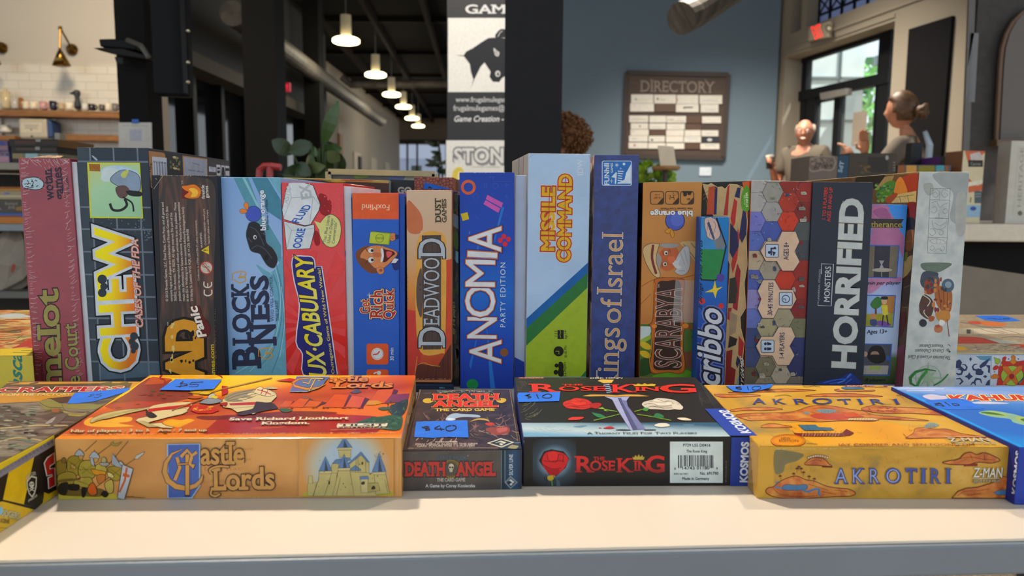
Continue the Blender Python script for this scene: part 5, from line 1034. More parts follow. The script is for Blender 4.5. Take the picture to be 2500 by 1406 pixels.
# ---- light blue lake
a = art(lake, 'front', 'water_print', F2); a.poly(a.grad(480, 90, 520, 1330, ((0, '7a9cc8'), (.5, '8eaad0'), (.8, '7fa0c8'), (1, '6a93b8'))), 466, 83, 845, 86, 885, 1338, 515, 1338)
a.poly('58879a', 545, 84, 640, 84, 720, 300, 850, 520, 850, 640, 780, 560, 690, 400, 600, 200).poly('47788e', 660, 84, 760, 84, 848, 230, 850, 360, 760, 300).poly('6a9cae', 770, 85, 845, 86, 847, 200).poly('7fb0bc', 600, 84, 618, 84, 700, 250, 760, 380, 720, 320)
a.blob('6797ac', 690, 640, 780, 690, 830, 640, 866, 640, 885, 1335, 560, 1338, 640, 1240, 790, 1120, 812, 900, 770, 760).lines('4f7f98', 7, (820, 640, 850, 800, 850, 1000, 800, 1180, 700, 1300), (838, 700, 868, 900, 850, 1150, 790, 1330), (800, 700, 835, 830, 830, 980), sm=6).lines('8fb8c6', 5, (812, 660, 842, 790, 838, 980, 790, 1160, 650, 1320), (850, 780, 872, 1000, 840, 1230), (720, 640, 790, 700), (700, 1250, 560, 1330), sm=6).done()
a = art(lake, 'front', 'creature_print', F2); a.blob('24262e', 650, 372, 690, 368, 728, 400, 748, 440, 758, 500, 800, 540, 828, 600, 815, 650, 795, 663, 760, 645, 730, 600, 712, 572, 660, 555, 640, 510, 626, 450, 636, 400, o='5c7488', ow=3)
a.lines('454c58', 5, (650, 400, 690, 420, 720, 470, 742, 520), (660, 540, 700, 520, 750, 545, 790, 600), (640, 470, 665, 500), sm=4).blob('11131a', 742, 590, 762, 580, 768, 605, 750, 612).disc('b4bcc0', 683, 466, 11, 14).disc('15171c', 685, 468, 6, 8).blob('14161c', 725, 455, 748, 470, 738, 480).lines('6a7480', 3, (735, 440, 748, 452), sm=2).done()
a = art(lake, 'front', 'publisher_logo', F2); a.disc('4556a6', 674, 318, 50, o='24345c', ow=3).blob('c67c3c', 612, 255, 632, 245, 642, 268, 636, 292, 618, 278, o='6a4a30').blob('c67c3c', 585, 300, 600, 285, 632, 296, 625, 312, 598, 314, o='6a4a30').text('ccd4dc', 'blue orange', 752, 420, 738, 168, 32, bold=.045, o='26446c', ow=.03).text('1c2c48', 'Hot Games Cool Planet', 771, 418, 763, 226, 14, bold=.01).done()
a = art(lake, 'front', 'title_lettering', F2); N_ = '252f47'
a.text(N_, 'B', 716, 1292, 710, 1165, 168, bold=.05, serif=.14).text(N_, 'LOC', 655, 1148, 648, 850, 108, bold=.05, serif=.14).text(N_, 'K', 642, 842, 640, 765, 104, bold=.05, serif=.14).text(N_, 'N', 814, 1148, 808, 1010, 152, bold=.05, serif=.14).text(N_, 'ESS', 772, 998, 764, 714, 108, bold=.05, serif=.14)
a.text('2b4460', 'Who will control', 804, 1003, 794, 712, 24, serif=.1, caps=.8).text('2b4460', 'the lake?', 836, 998, 828, 868, 22, serif=.1, caps=.85)
for cx, cy in ((590, 715), (757, 1200)): a.line('b8924a', 6, cx - 45, cy - 20, cx - 10, cy - 30, cx + 35, cy - 25, cx + 20, cy + 5, cx - 5, cy + 5, cx + 5, cy - 20, sm=5).line('b8924a', 6, cx - 40, cy + 20, cx - 5, cy + 40, cx + 35, cy + 25, cx + 20, cy, cx - 15, cy + 10, sm=5).line('b8924a', 5, cx - 50, cy - 20, cx - 50, cy + 25)
a.done()
# ---- glossy red
a = art(vocab, 'front', 'sunburst_print', F3); C_ = (235, 1010)
for i in range(14):
    t0 = math.radians(i * 360 / 14 + 6); t1 = t0 + math.radians(12); q = [C_]
    def rayend(t):
        dx, dy = math.cos(t), math.sin(t); L = min([1e9] + [k for k in ((468 - C_[0]) / dx if dx > .01 else 1e9, (70 - C_[0]) / dx if dx < -.01 else 1e9, (1335 - C_[1]) / dy if dy > .01 else 1e9, (520 - C_[1]) / dy if dy < -.01 else 1e9) if k > 0]); return C_[0] + dx * L, C_[1] + dy * L
    e0, e1 = rayend(t0), rayend(t1); a.poly('be4a4c', *C_, *e0, *e1)
a.blob('7c1a22', 292, 150, 335, 150, 352, 175, 375, 200, 372, 265, 345, 290, 300, 262).mottle(('c8656a',), 40, 330, 110, 450, 380, 5, 7, 3).blob('7c1a22', 262, 390, 290, 400, 300, 470, 275, 485, 258, 440).done()
a = art(vocab, 'front', 'word_dice_print', F3); a.poly('bcc8ce', 62, 325, 200, 358, 262, 345, 264, 392, 234, 505, 80, 512, o='2a2630', ow=4).poly('c2ccd2', 95, 70, 190, 68, 255, 88, 303, 215, 293, 255, 240, 345, 200, 354, 62, 312, 50, 250, 76, 120, o='2a2630', ow=4)
a.lines('98a4ac', 4, (92, 75, 112, 170, 62, 300), (112, 170, 255, 160, 300, 220), (255, 160, 232, 345), (75, 335, 112, 385, 258, 372), (112, 385, 84, 505)).text('1f56a2', 'FLUID', 160, 335, 246, 222, 50, up=(-1, -.12), bold=.035).text('1f56a2', 'OOKIE', 170, 502, 204, 374, 50, up=(-1, -.05), bold=.035).text('a0aab0', 'EX', 246, 168, 230, 80, 66, bold=.06).text('a4aeb4', 'ASTIC', 88, 212, 112, 100, 30, up=(-1, -.3), bold=.02).done()
a = art(vocab, 'front', 'speech_bubble_print', F3); a.blob('bfc486', 296, 350, 340, 290, 385, 282, 428, 320, 440, 390, 420, 470, 380, 496, 335, 480, 300, 420, o='3a3a2c', ow=3).poly('bfc486', 262, 322, 330, 345, 300, 390)
a.text('45565a', '"That Blue Liquid', 336, 478, 366, 290, 19, bold=.01).text('45565a', 'Used in Diaper', 366, 470, 390, 305, 19, bold=.01).text('45565a', 'Commercials"', 396, 472, 414, 325, 19, bold=.01).done()
a = art(vocab, 'front', 'title_lettering', F3); a.poly('1f2766', 240, 622, 312, 622, 340, 800, 415, 1335, 330, 1338, 300, 1050, 262, 800, o='c2c6d2', ow=7).blob('1f2766', 118, 570, 200, 555, 262, 575, 270, 700, 300, 900, 345, 1150, 340, 1335, 190, 1336, 185, 1200, 142, 1120, 165, 880, 130, 720, o='c2c6d2', ow=7, k=3).poly('1f2766', 250, 640, 310, 630, 412, 1332, 322, 1335)
a.text(a.grad(130, 900, 300, 900, ((0, 'c9b038'), (.5, 'd0c83c'), (1, 'c8c878'))), 'UX·CABULARY', 344, 1350, 246, 566, 112, up=(-1, -.1), bold=.035, o='12184c', ow=.035).text('c8bd58', 'The Outrageous Game of Wild New Words!', 408, 1410, 302, 634, 19, bold=.012).text('c0c4cc', 'TM', 128, 562, 125, 545, 9).done()
a = Art(vocab.right, 'side_print', vocab.lid, frame=F3); a.poly('b4bcc4', 462, 108, 690, 135, 680, 1330, 490, 1330).poly('44305c', 595, 112, 625, 115, 628, 140, 598, 140).lines('23242c', 5, (465, 300, 500, 330), (470, 590, 505, 560)).disc('2c3f8c', 472, 535, 9, 22).lines('c4b878', 8, (475, 700, 500, 640), (478, 780, 505, 740)).done()
# ---- blue, cartoon man with a banknote
a = art(rich, 'front', 'top_band_print', F3); a.poly('bd5c36', 513, 139, 821, 139, 822, 312, 516, 310).text('d4b49c', 'FoxMind', 759, 215, 578, 213, 37, bold=.012).done()
a = art(rich, 'front', 'cartoon_print', F3); a.blob('1c2c60', 772, 590, 800, 570, 822, 520, 824, 630, 790, 645).poly('c2c8d0', 770, 600, 790, 568, 820, 575, 800, 600).blob('6b442a', 535, 555, 545, 520, 590, 492, 630, 490, 610, 540, 640, 620, 700, 655, 640, 668, 590, 640, 555, 600).blob('b67c56', 565, 560, 590, 515, 640, 488, 700, 486, 790, 515, 812, 540, 790, 570, 740, 620, 700, 640, 650, 628, 600, 600, o='4a2c1c', ow=2)
a.blob('b67c56', 672, 640, 700, 626, 722, 640, 718, 668, 690, 674, o='5a341e', ow=2).disc('8a4a34', 702, 648, 12, 10).blob('6b442a', 560, 570, 600, 575, 640, 612, 660, 640, 610, 640, 570, 610).disc('c6cac8', 637, 518, 21, 18, o='3a241a').disc('c6cac8', 638, 580, 22, 20, o='3a241a').disc('4a2c14', 645, 518, 10).disc('4a2c14', 646, 580, 10).disc('0f0c0a', 647, 518, 5).disc('0f0c0a', 648, 580, 5)
a.blob('a4684a', 650, 535, 690, 530, 705, 545, 690, 562, 655, 560).blob('4c1214', 712, 505, 735, 512, 780, 522, 795, 540, 770, 560, 735, 592, 710, 588, 720, 550).blob('c0cbd0', 702, 508, 716, 506, 722, 550, 714, 590, 700, 588, 708, 550).blob('b85a5c', 740, 525, 775, 528, 770, 550, 745, 565).line('4a2c1c', 5, 600, 500, 615, 525).line('4a2c1c', 5, 600, 605, 618, 580)
a.blob('b67c56', 745, 425, 775, 402, 800, 410, 802, 440, 775, 455, o='4a2c1c', ow=2).lines('4a2c1c', 2, (755, 420, 782, 428), (760, 435, 785, 440)).poly('1c2c60', 795, 412, 822, 415, 823, 440, 798, 445)
a.poly('8d9f3e', 640, 390, 768, 402, 757, 482, 628, 472, o='3c4a1c', ow=2).poly('a2b44c', 634, 394, 762, 406, 750, 478, 624, 468, o='3c4a1c', ow=2).ring('5a6a24', 695, 436, 27, 3).text('5a6a24', '10,000', 722, 432, 668, 428, 14, bold=.02).done()
a = art(rich, 'front', 'title_lettering', F3)
for s, x0, y0, x1, y1, h in (('Get', 632, 930, 626, 838, 64), ('Rich', 712, 966, 714, 776, 80), ('Quick', 786, 970, 786, 772, 68)): a.text('932c2a', s, x0, y0, x1, y1, h, bold=.02, serif=.14, o=['1c2c54', 'd0bf98'], ow=[.075, .045])
a.lines('b8c4d4', 3, (625, 795, 625, 830), (610, 812, 640, 812)).done()
a = art(rich, 'front', 'time_icon_print', F3); a.rrect('bd5a36', 607, 1132, 752, 1270, 14).disc('c8ccd0', 679, 1200, 40).ring('8a6a60', 679, 1200, 34, 2).lines('b04a34', 9, (650, 1205, 680, 1200, 694, 1182)).text('bcc8d8', '30 min', 787, 1243, 786, 1160, 24, bold=.02).rrect('bd5a36', 607, 1302, 752, 1420, 14).disc('c8ccd0', 690, 1325, 14).line('c8ccd0', 8, 655, 1330, 675, 1320).done()
# ---- worn brown western
a = art(west, 'front', 'sunset_print', F4); a.poly(a.grad(200, 160, 180, 1325, ((0, 'bba894'), (.3, 'b59c80'), (.5, 'b8824c'), (.62, 'b06c44'), (1, '96382c')), warp=.12, wscale=18), 56, 162, 334, 162, 331, 1323, 63, 1323).blob('a86a4c', 62, 230, 110, 260, 150, 320, 155, 400, 120, 430, 60, 400)
a.poly('a5403a', 62, 892, 140, 905, 150, 1150, 130, 1320, 63, 1322).poly('aa4c38', 300, 590, 334, 582, 332, 1130, 290, 1180, 296, 900).blob('bf9450', 135, 440, 280, 430, 300, 600, 292, 1100, 270, 1160, 140, 1150, 112, 900, 115, 650)
a.poly('53302a', 105, 1300, 128, 1220, 180, 1232, 250, 1235, 330, 1100, 331, 1322, 66, 1323).lines('3a2420', 3, (190, 1235, 180, 1320), (240, 1238, 235, 1322), (280, 1190, 282, 1322), (310, 1140, 312, 1322)).lines('b58a4c', 4, (108, 1295, 122, 1180), (125, 1230, 165, 1218, 200, 1232, 262, 1240), sm=3).done()
a = art(west, 'front', 'title_lettering', F4); a.poly('4a413d', 150, 438, 268, 436, 268, 1136, 156, 1138).blob('544a45', 150, 650, 125, 690, 116, 780, 122, 880, 150, 930).lines('332d2b', 3, (175, 440, 172, 1136), (215, 440, 215, 1136), (245, 438, 246, 1136)).disc('2a2624', 140, 740, 4).disc('2a2624', 140, 770, 4)
a.text('9fa8b0', 'D', 290, 1124, 290, 1000, 158, bold=.015, serif=.14, o='26262a', ow=.03).text('9fa8b0', 'EADWOO', 258, 992, 258, 576, 96, bold=.0, serif=.16, o='26262a', ow=.03).text('9fa8b0', 'D', 290, 578, 290, 458, 158, bold=.015, serif=.14, o='26262a', ow=.03).text('c4b8a8', 'TM', 155, 432, 155, 410, 12).done()
a = art(west, 'front', 'publisher_lettering', F4); a.text('3d3830', 'DUST', 268, 358, 265, 212, 34, bold=.04, serif=.1, o='ab9a7c', ow=.05).text('3d3830', 'GAMES', 301, 358, 299, 216, 26, bold=.03, serif=.08, o='ab9a7c', ow=.05).done()
a = art(west, 'front', 'edge_wear_print', F4); a.wear('b8aa98', 56, 163, 334, 164, 7, 2, .2).wear('8a5a48', 58, 600, 62, 900, -6, 4, .5).wear('b09a88', 333, 170, 333, 560, 4, 8, .5).wear('c0a898', 64, 1316, 330, 1316, 4, 3, .5).done()
# ---- narrow dark
a = art(dark, 'front', 'strip_print', F4); a.mottle(('3c4a34', '26303a', '4a3c30'), 16, 340, 190, 374, 1300, 18, 60, 3).poly('6a7a88', 340, 300, 374, 320, 374, 400, 342, 380).blob('4a5a2c', 345, 420, 372, 430, 370, 520, 345, 500).poly('6a98b8', 358, 530, 374, 540, 374, 610, 356, 600).blob('23201e', 338, 590, 360, 600, 358, 690, 338, 690).text('9c9a70', 'for 3-6 players', 354, 1046, 350, 846, 19, bold=.005, shear=.03).done()
# ---- cobalt blue
a = art(cobalt, 'front', 'blue_print', F4); a.poly(a.grad(540, 50, 545, 1375, ((0, '20408f'), (.35, '1f4a9c'), (.55, '1f62ac'), (.75, '1d4a9c'), (1, '1e3a8c')), warp=.08), 381, 52, 717, 52, 711, 1376, 386, 1378)
a.ring('29509f', 480, 200, 16, 4).ring('29509f', 602, 135, 16, 5).ring('29509f', 678, 1110, 14, 5).lines('29509f', 5, (535, 115, 535, 150), (547, 115, 547, 150), (560, 80, 595, 80), (668, 110, 668, 145), (652, 128, 685, 128), (480, 320, 500, 340), (655, 195, 685, 212), (670, 188, 670, 220), (400, 560, 430, 560), (690, 320, 705, 350))
a.poly('2c6ab2', 540, 930, 600, 1375, 570, 1375).poly('2a64ae', 520, 930, 450, 1260, 440, 1230).poly('2c6ab2', 560, 600, 640, 260, 655, 270).poly('2a62ac', 500, 420, 480, 560, 500, 560).done()
sp = lambda l: art(cobalt, 'front', 'shape_print', F4, label=l)
sp('orange ring').ring('b8603a', 435, 143, 37, 17).done(); sp('pink bars').poly('ac5a9c', 552, 190, 648, 240, 637, 268, 541, 216).poly('ac5a9c', 541, 222, 631, 272, 619, 300, 527, 246).done(); sp('yellow square').poly('b8a828', 388, 306, 430, 296, 440, 338, 400, 350).done()
a = sp('red dots')
for x, y in ((652, 445), (631, 469), (680, 462), (660, 491)): a.disc('b42c3c', x, y, 15)
a.done(); a = sp('brown star')
for i in range(6): a.line('7a5630', 9, 655 - 26 * math.cos(i * math.pi / 6), 1155 - 26 * math.sin(i * math.pi / 6), 655 + 26 * math.cos(i * math.pi / 6), 1155 + 26 * math.sin(i * math.pi / 6))
a.done(); a = sp('green star')
for i in range(8): a.line('1f7a4a', 12, 460 - 36 * math.cos(i * math.pi / 8), 1350 - 32 * math.sin(i * math.pi / 8), 460 + 36 * math.cos(i * math.pi / 8), 1350 + 32 * math.sin(i * math.pi / 8))
a.done()
a = art(cobalt, 'front', 'title_lettering', F4)
for s, x, y0, y1, h in (('A', 634, 1220, 1080, 190), ('N', 606, 1070, 942, 176), ('O', 596, 937, 745, 178), ('M', 596, 752, 590, 178), ('I', 610, 578, 546, 180), ('A', 634, 537, 384, 196)): a.text('c6ccd0', s, x, y0, x + 2, y1, h, bold=.005, o=['16306c', 'a8643e'], ow=[.038, .022])
a.text('c0ccd8', 'PARTY EDITION', 662, 1000, 662, 605, 31, bold=.0, track=.12).text('8aa0c8', 'TM', 447, 432, 447, 415, 8).done()
a = art(cobalt, 'front', 'edge_wear_print', F4); a.wear('b4bcc8', 382, 53, 716, 53, 4, 2, .5).wear('8f9cb8', 714, 1130, 712, 1375, 4, 5, .6).lines('3c62a8', 2, (585, 80, 588, 110, 705, 108), (380, 578, 560, 575, 714, 580)).done()
a = art(slim, 'front', 'blue_foot_print', F4); a.poly('21418e', 712, 1180, 786, 1218, 784, 1375, 700, 1375).done()
# ---- wide pale blue and lime
a = art(missile, 'front', 'stripes_print', F5); a.poly('16598f', 107, 1015, 475, 680, 473, 745, 106, 1072).poly('2f683c', 106, 1072, 473, 740, 470, 832, 105, 1178).poly('8fa338', 105, 1176, 470, 830, 463, 1357, 104, 1357).poly('2f683c', 430, 1357, 464, 1318, 463, 1357).done()
a = art(missile, 'front', 'title_lettering', F5)
for s, x0, y0, x1, y1 in (('MISSILE', 271, 608, 278, 236), ('COMMAND', 366, 674, 377, 163)): a.text('c09c2a', s, x0, y0, x1, y1, 73, bold=.05, o=['c8b8ae', '963626'], ow=[.085, .06])
a.lines('963626', 4, (240, 604, 246, 238), (332, 668, 342, 170)).done()
a = art(missile, 'front', 'publisher_lettering', F5); a.text('b9c4d0', 'IDW', 446, 162, 440, 68, 33, bold=.03).text('b4c0cc', 'GAMES', 464, 150, 460, 62, 12, bold=.02).done()
a = art(missile, 'front', 'player_icons_print', F5); K_ = '1d1f12'
a.rect(K_, 298, 1080, 330, 1133).lines('8fa338', 3, (308, 1080, 312, 1095, 308, 1110, 313, 1125)).lines(K_, 3, (276, 1088, 292, 1088), (276, 1102, 292, 1102), (276, 1116, 292, 1116)).line(K_, 4, 296, 1080, 296, 1133).text(K_, 'Age 14+', 350, 1134, 347, 1078, 15)
a.disc(K_, 300, 1206, 30).lines('8fa338', 4, (282, 1205, 302, 1205, 302, 1222)).text(K_, '30-45 Min.', 350, 1244, 347, 1168, 15).disc(K_, 288, 1290, 12).disc(K_, 284, 1330, 14).blob(K_, 302, 1270, 325, 1275, 328, 1312, 302, 1310).blob(K_, 300, 1312, 326, 1312, 328, 1352, 300, 1350).text(K_, '3-6 Players', 347, 1356, 342, 1270, 15).done()
a = Art(missile.left, 'side_stripe_print', missile.lid); a.line('a84c40', 1.2, 1278, 377, 1277, 430).line('6a6862', 1, 1267, 384, 1266, 440).done()
a = art(missile, 'front', 'edge_wear_print', F5); a.wear('c0c4c4', 122, 34, 490, 38, 3, 2, .4).lines('7f90a4', 2, (125, 60, 150, 42), (480, 42, 488, 62)).done()
# ---- tall navy
a = art(kings, 'front', 'navy_print', F5); a.poly(mnoise(((.3, '24325e'), (.55, '2a3b6e'), (.8, '324680')), 120, 6, rough=.5), 513, 44, 776, 44, 749, 1357, 488, 1357).done()
a = art(kings, 'front', 'logo_panel', F5); a.rrect('2f66a0', 558, 80, 732, 224, 9, o='b9c6d2', ow=4).poly('c0ccd6', 700, 150, 728, 98, 728, 214, 645, 214, 690, 190).text('c0ccd6', 'FUNhill', 600, 220, 598, 94, 28, bold=.035).text('c0ccd6', 'GAMES', 622, 150, 621, 92, 13, bold=.02).disc('c0ccd6', 687, 98, 8).lines('c0ccd6', 2, (645, 92, 645, 116), (633, 104, 657, 104), (637, 96, 653, 112), (637, 112, 653, 96), (614, 186, 614, 210), (604, 198, 624, 198), (668, 118, 668, 130), (662, 124, 674, 124)).poly('c0ccd6', 612, 175, 640, 145, 645, 150, 640, 215, 632, 215, 634, 180).lines('c0ccd6', 5, (650, 140, 685, 142), (650, 152, 680, 156), (650, 166, 676, 170), (650, 180, 676, 184), (650, 194, 676, 198), (650, 208, 676, 208)).done()
a = art(kings, 'front', 'title_lettering', F5)
for s, x0, y0, x1, y1, h in (('I', 673, 872, 674, 828, 146), ('srael', 676, 826, 682, 502, 124), ('of', 667, 1040, 672, 893, 122), ('Kings', 650, 1452, 662, 1068, 130)): a.text('b88f68', s, x0, y0, x1, y1, h, bold=-.012, serif=.1, o=['20284c', 'a8b6c4'], ow=[.03, .014])
a.done()
a = Art(kings.left, 'side_print', kings.lid, frame=F5); a.mottle(('b08a74', '8a6a68', '5a4a58', 'c0a898'), 16, 484, 60, 512, 1300, 20, 70, 4).done()
# ---- tan with the explorer
a = art(desert, 'front', 'desert_print', F6); a.poly(a.grad(80, 460, 60, 1000, ((0, 'a07650'), (.4, 'b07c4a'), (.7, 'ac7a48'), (1, 'a06c3c')), warp=.2, wscale=40), 72, 458, 446, 458, 436, 1000, 60, 1000).poly('4f6633', 58, 985, 434, 975, 425, 1332, 53, 1326).poly('b0bcbc', 58, 998, 150, 1000, 120, 1060, 58, 1090).poly('8ca04a', 58, 1088, 130, 1050, 130, 1080, 58, 1120)
a.blob('bda234', 56, 1110, 90, 1100, 135, 1130, 120, 1150, 80, 1140).blob('bda234', 58, 1160, 100, 1160, 130, 1190, 110, 1205, 70, 1190).blob('6d4a34', 330, 1180, 400, 1160, 428, 1200, 425, 1270, 350, 1260).blob('5f8a30', 200, 1300, 320, 1270, 420, 1310, 420, 1332, 150, 1328).blob('2e4a26', 60, 1220, 120, 1210, 140, 1290, 60, 1320).lines('39522a', 6, (370, 1000, 425, 1060), (390, 1060, 428, 1110), sm=2)
a.lines('8a5c34', 5, (70, 740, 140, 700, 200, 690), (60, 860, 130, 790), (200, 680, 300, 690, 440, 660), sm=4).blob('7a5030', 340, 1000, 430, 985, 428, 1010, 350, 1020).done()
a = art(desert, 'front', 'explorer_print', F6); a.blob('b09872', 320, 455, 445, 462, 444, 600, 400, 560, 360, 500).lines('7a6040', 5, (340, 465, 400, 540, 440, 600), (390, 460, 442, 520), sm=3).blob('a6603c', 188, 520, 230, 488, 290, 485, 315, 540, 300, 600, 250, 640, 205, 630, 180, 590)
a.blob('8f8a84', 160, 520, 200, 560, 185, 640, 215, 650, 170, 625).blob('b8a078', 78, 500, 120, 465, 170, 462, 185, 470, 170, 520, 165, 580, 190, 660, 180, 684, 140, 660, 95, 580, o='5a3a24', ow=3).line('6a302c', 16, 145, 470, 138, 560, 165, 660, sm=5).blob('a5a8aa', 290, 570, 330, 500, 372, 480, 385, 570, 372, 640, 330, 668, 285, 645, 305, 610, o='5a4a44', ow=2).blob('b4b6b6', 255, 560, 300, 575, 320, 550, 310, 600, 330, 620, 290, 620)
a.blob('8a8a88', 185, 470, 250, 462, 310, 470, 280, 490, 220, 490).blob('b86a48', 240, 555, 275, 545, 285, 575, 258, 592).disc('c2beb2', 228, 524, 14, 16, o='3a2418').disc('c2beb2', 221, 596, 14, 14, o='3a2418').disc('2a1a10', 230, 526, 7).disc('2a1a10', 223, 597, 7).lines('5a3020', 3, (205, 510, 212, 540), (200, 585, 206, 612), (250, 500, 258, 520), sm=2).lines('84807c', 3, (320, 520, 350, 600), (345, 500, 368, 590), (310, 640, 350, 640), sm=3).done()
a = art(desert, 'front', 'publisher_logo', F6); a.disc('4c58a0', 287, 315, 62, o='2c2a40', ow=4).disc('5a68ae', 300, 310, 42).blob('b88638', 222, 380, 250, 365, 270, 372, 262, 390, 235, 396, o='6a4414').blob('b88638', 255, 400, 262, 372, 275, 380, 282, 410, 270, 425, o='6a4414').text('ccd0d0', 'blue orange', 399, 252, 128, 254, 34, bold=.05, o='6a4828', ow=.03).text('3a2a1c', 'Hot Games Cool Planet', 399, 230, 192, 232, 13, bold=.01)
for x in (128, 226, 323): a.rrect(None, x, 125, x + 85, 208, 14, o='3a2a1c', ow=4).poly('3a2a1c', x + 82, 165, x + 82, 205, x + 45, 205)
a.text('3a2a1c', '8+', 382, 168, 362, 168, 14, bold=.02).disc('2a2018', 352, 145, 12).disc('2a2018', 380, 138, 11).rect('2a2018', 338, 125, 395, 136).text('3a2a1c', '1 - 4', 302, 132, 272, 132, 12).lines('3a2a1c', 3, (244, 150, 258, 150, 252, 180), (290, 150, 276, 150, 282, 180), (258, 165, 276, 165)).text('3a2a1c', '15-20"', 196, 160, 148, 160, 12).text('3a2a1c', 'min', 186, 143, 156, 143, 9).done()
a = art(desert, 'front', 'title_plate', F6); a.blob('a2602c', 150, 720, 165, 690, 250, 684, 330, 690, 350, 720, 338, 860, 345, 990, 380, 1000, 345, 1020, 340, 1150, 352, 1270, 320, 1305, 240, 1296, 150, 1305, 124, 1265, 140, 1140, 132, 1010, 118, 990, 142, 960, 150, 840, o='5a2c10', ow=3).blob('35221a', 175, 720, 240, 705, 318, 712, 322, 860, 322, 1150, 325, 1270, 240, 1282, 155, 1275, 148, 1200, 160, 1000, 170, 850)
a.disc('c07a34', 152, 998, 18, 12).disc('c07a34', 355, 996, 20, 16).line('c08040', 4, 150, 720, 138, 850, 128, 880, sm=4).line('c08040', 4, 138, 1030, 132, 1150, 122, 1200, 130, 1270, 170, 1300, sm=4).line('c08040', 4, 335, 1040, 332, 1150, 345, 1230, 330, 1290, sm=4).text('5a2e24', 'SCARABYA', 324, 1264, 330, 752, 164, bold=-.005, o='b4aca2', ow=.024).text('c0b8b0', 'TM', 188, 750, 188, 728, 14).done()
a = art(desert, 'front', 'clear_tape', F6, label='clear tape'); tp_, tt2, tb2 = newmat('clear_tape', .15); tb2.inputs['Base Color'].default_value = lin('c9c4c0'); tb2.inputs['Alpha'].default_value = .3
a.poly(tp_, 290, 698, 442, 704, 438, 976, 268, 972).done()
a = Art(desert.left, 'side_print', desert.lid, frame=F6); a.poly('1e1c1a', 50, 60, 78, 60, 74, 420, 50, 420).poly('a4602c', 48, 700, 66, 700, 56, 1320, 30, 1320).done()
# ---- short dark blue with script lettering
a = art(script, 'front', 'blue_print', F6); a.poly(a.grad(560, 290, 540, 1375, ((0, '1f6ea4'), (.4, '1c5c9c'), (.7, '1d3f84'), (1, '1a2458'))), 450, 291, 639, 291, 608, 1376, 424, 1376).done()
a = art(script, 'front', 'drawing_hand_print', F6); a.poly('3a78a8', 455, 300, 555, 300, 612, 470, 605, 500, 455, 498).blob('b4a09a', 480, 302, 545, 302, 570, 360, 580, 410, 545, 440, 500, 425, 485, 380, o='3a3436', ow=3).lines('6a5c5a', 3, (490, 400, 500, 340, 505, 310), (510, 415, 520, 345), (535, 400, 550, 345, 535, 318), sm=4).poly('3f4a5c', 494, 330, 508, 322, 545, 430, 538, 440, 528, 425).poly('6d7074', 540, 440, 600, 410, 612, 470, 600, 498, 550, 498).poly('2c7348', 455, 500, 616, 502, 570, 690, 540, 700, 452, 695).line('10161e', 9, 555, 296, 618, 480, 572, 688, 540, 702, 452, 697).done()
a = art(script, 'front', 'shapes_print', F6); a.poly('c0b040', 480, 778, 532, 755, 545, 700, 556, 752, 596, 742, 560, 770, 548, 818, 534, 778).disc('4c3c7c', 580, 684, 26).disc('a8342c', 585, 868, 18).disc('a8342c', 462, 836, 20).done()
a = art(script, 'front', 'title_lettering', F6); a.text('aeb4be', 'scribbo', 570, 1462, 588, 900, 152, bold=.03, shear=.06, o=['5a6a9c', '0f1430'], ow=[.1, .06]).text('0f1a2c', 'It Brings Wild Words', 462, 892, 464, 448, 24, bold=.02, shear=.05).text('0f1a2c', 'TM', 490, 888, 490, 868, 12).done()
a = art(script, 'front', 'edge_wear_print', F6); a.wear('a8b4b8', 452, 292, 638, 293, 4, 2, .4).wear('b0b8bc', 609, 1300, 624, 800, -3, 3, .6).done()
# ---- torn stripes
a = art(torn, 'front', 'torn_stripes_print', F6); a.poly('1d1a18', 463, 66, 772, 60, 738, 1380, 420, 1380).poly('b4562c', 722, 66, 772, 60, 766, 150, 730, 110).poly('a8542c', 745, 250, 762, 170, 758, 420)
a.poly('a58f6e', 463, 76, 500, 84, 520, 72, 560, 98, 590, 95, 612, 110, 640, 78, 690, 82, 712, 100, 725, 98, 745, 250, 756, 320, 748, 420, 755, 600, 735, 720, 745, 880, 708, 940, 712, 1010, 735, 1100, 722, 1240, 700, 1375, 600, 1375, 620, 1000, 640, 600)
a.poly('a0492c', 505, 95, 545, 92, 540, 275, 490, 275).poly('23264a', 545, 92, 562, 98, 555, 275, 538, 275).poly('8c2f2a', 628, 80, 640, 80, 628, 280, 600, 280).poly('23264a', 690, 100, 712, 102, 705, 170, 672, 160).poly('98302c', 670, 170, 690, 190, 676, 330, 660, 365, 645, 300).poly('23264a', 730, 220, 752, 240, 750, 400, 720, 460, 700, 420).poly('98302c', 695, 360, 705, 420, 690, 560, 660, 660, 650, 600)
a.poly('23264a', 645, 330, 690, 390, 700, 480, 660, 560, 640, 520).poly('a98f6a', 720, 470, 748, 440, 740, 560, 705, 600, 700, 520).poly('7c1f26', 690, 590, 712, 640, 700, 800, 690, 900, 660, 880, 668, 700).poly('2c2622', 640, 690, 680, 680, 690, 760, 680, 850, 632, 850).poly('86242a', 632, 880, 655, 880, 640, 960, 625, 950).poly('8a7a68', 640, 900, 690, 930, 680, 1040, 640, 1060).poly('23201e', 640, 1060, 690, 1080, 680, 1120, 630, 1140).poly('8e2c2c', 700, 1060, 735, 1110, 718, 1210, 695, 1180).poly('6f1f22', 620, 1160, 660, 1150, 650, 1260, 680, 1280, 670, 1375, 610, 1375)
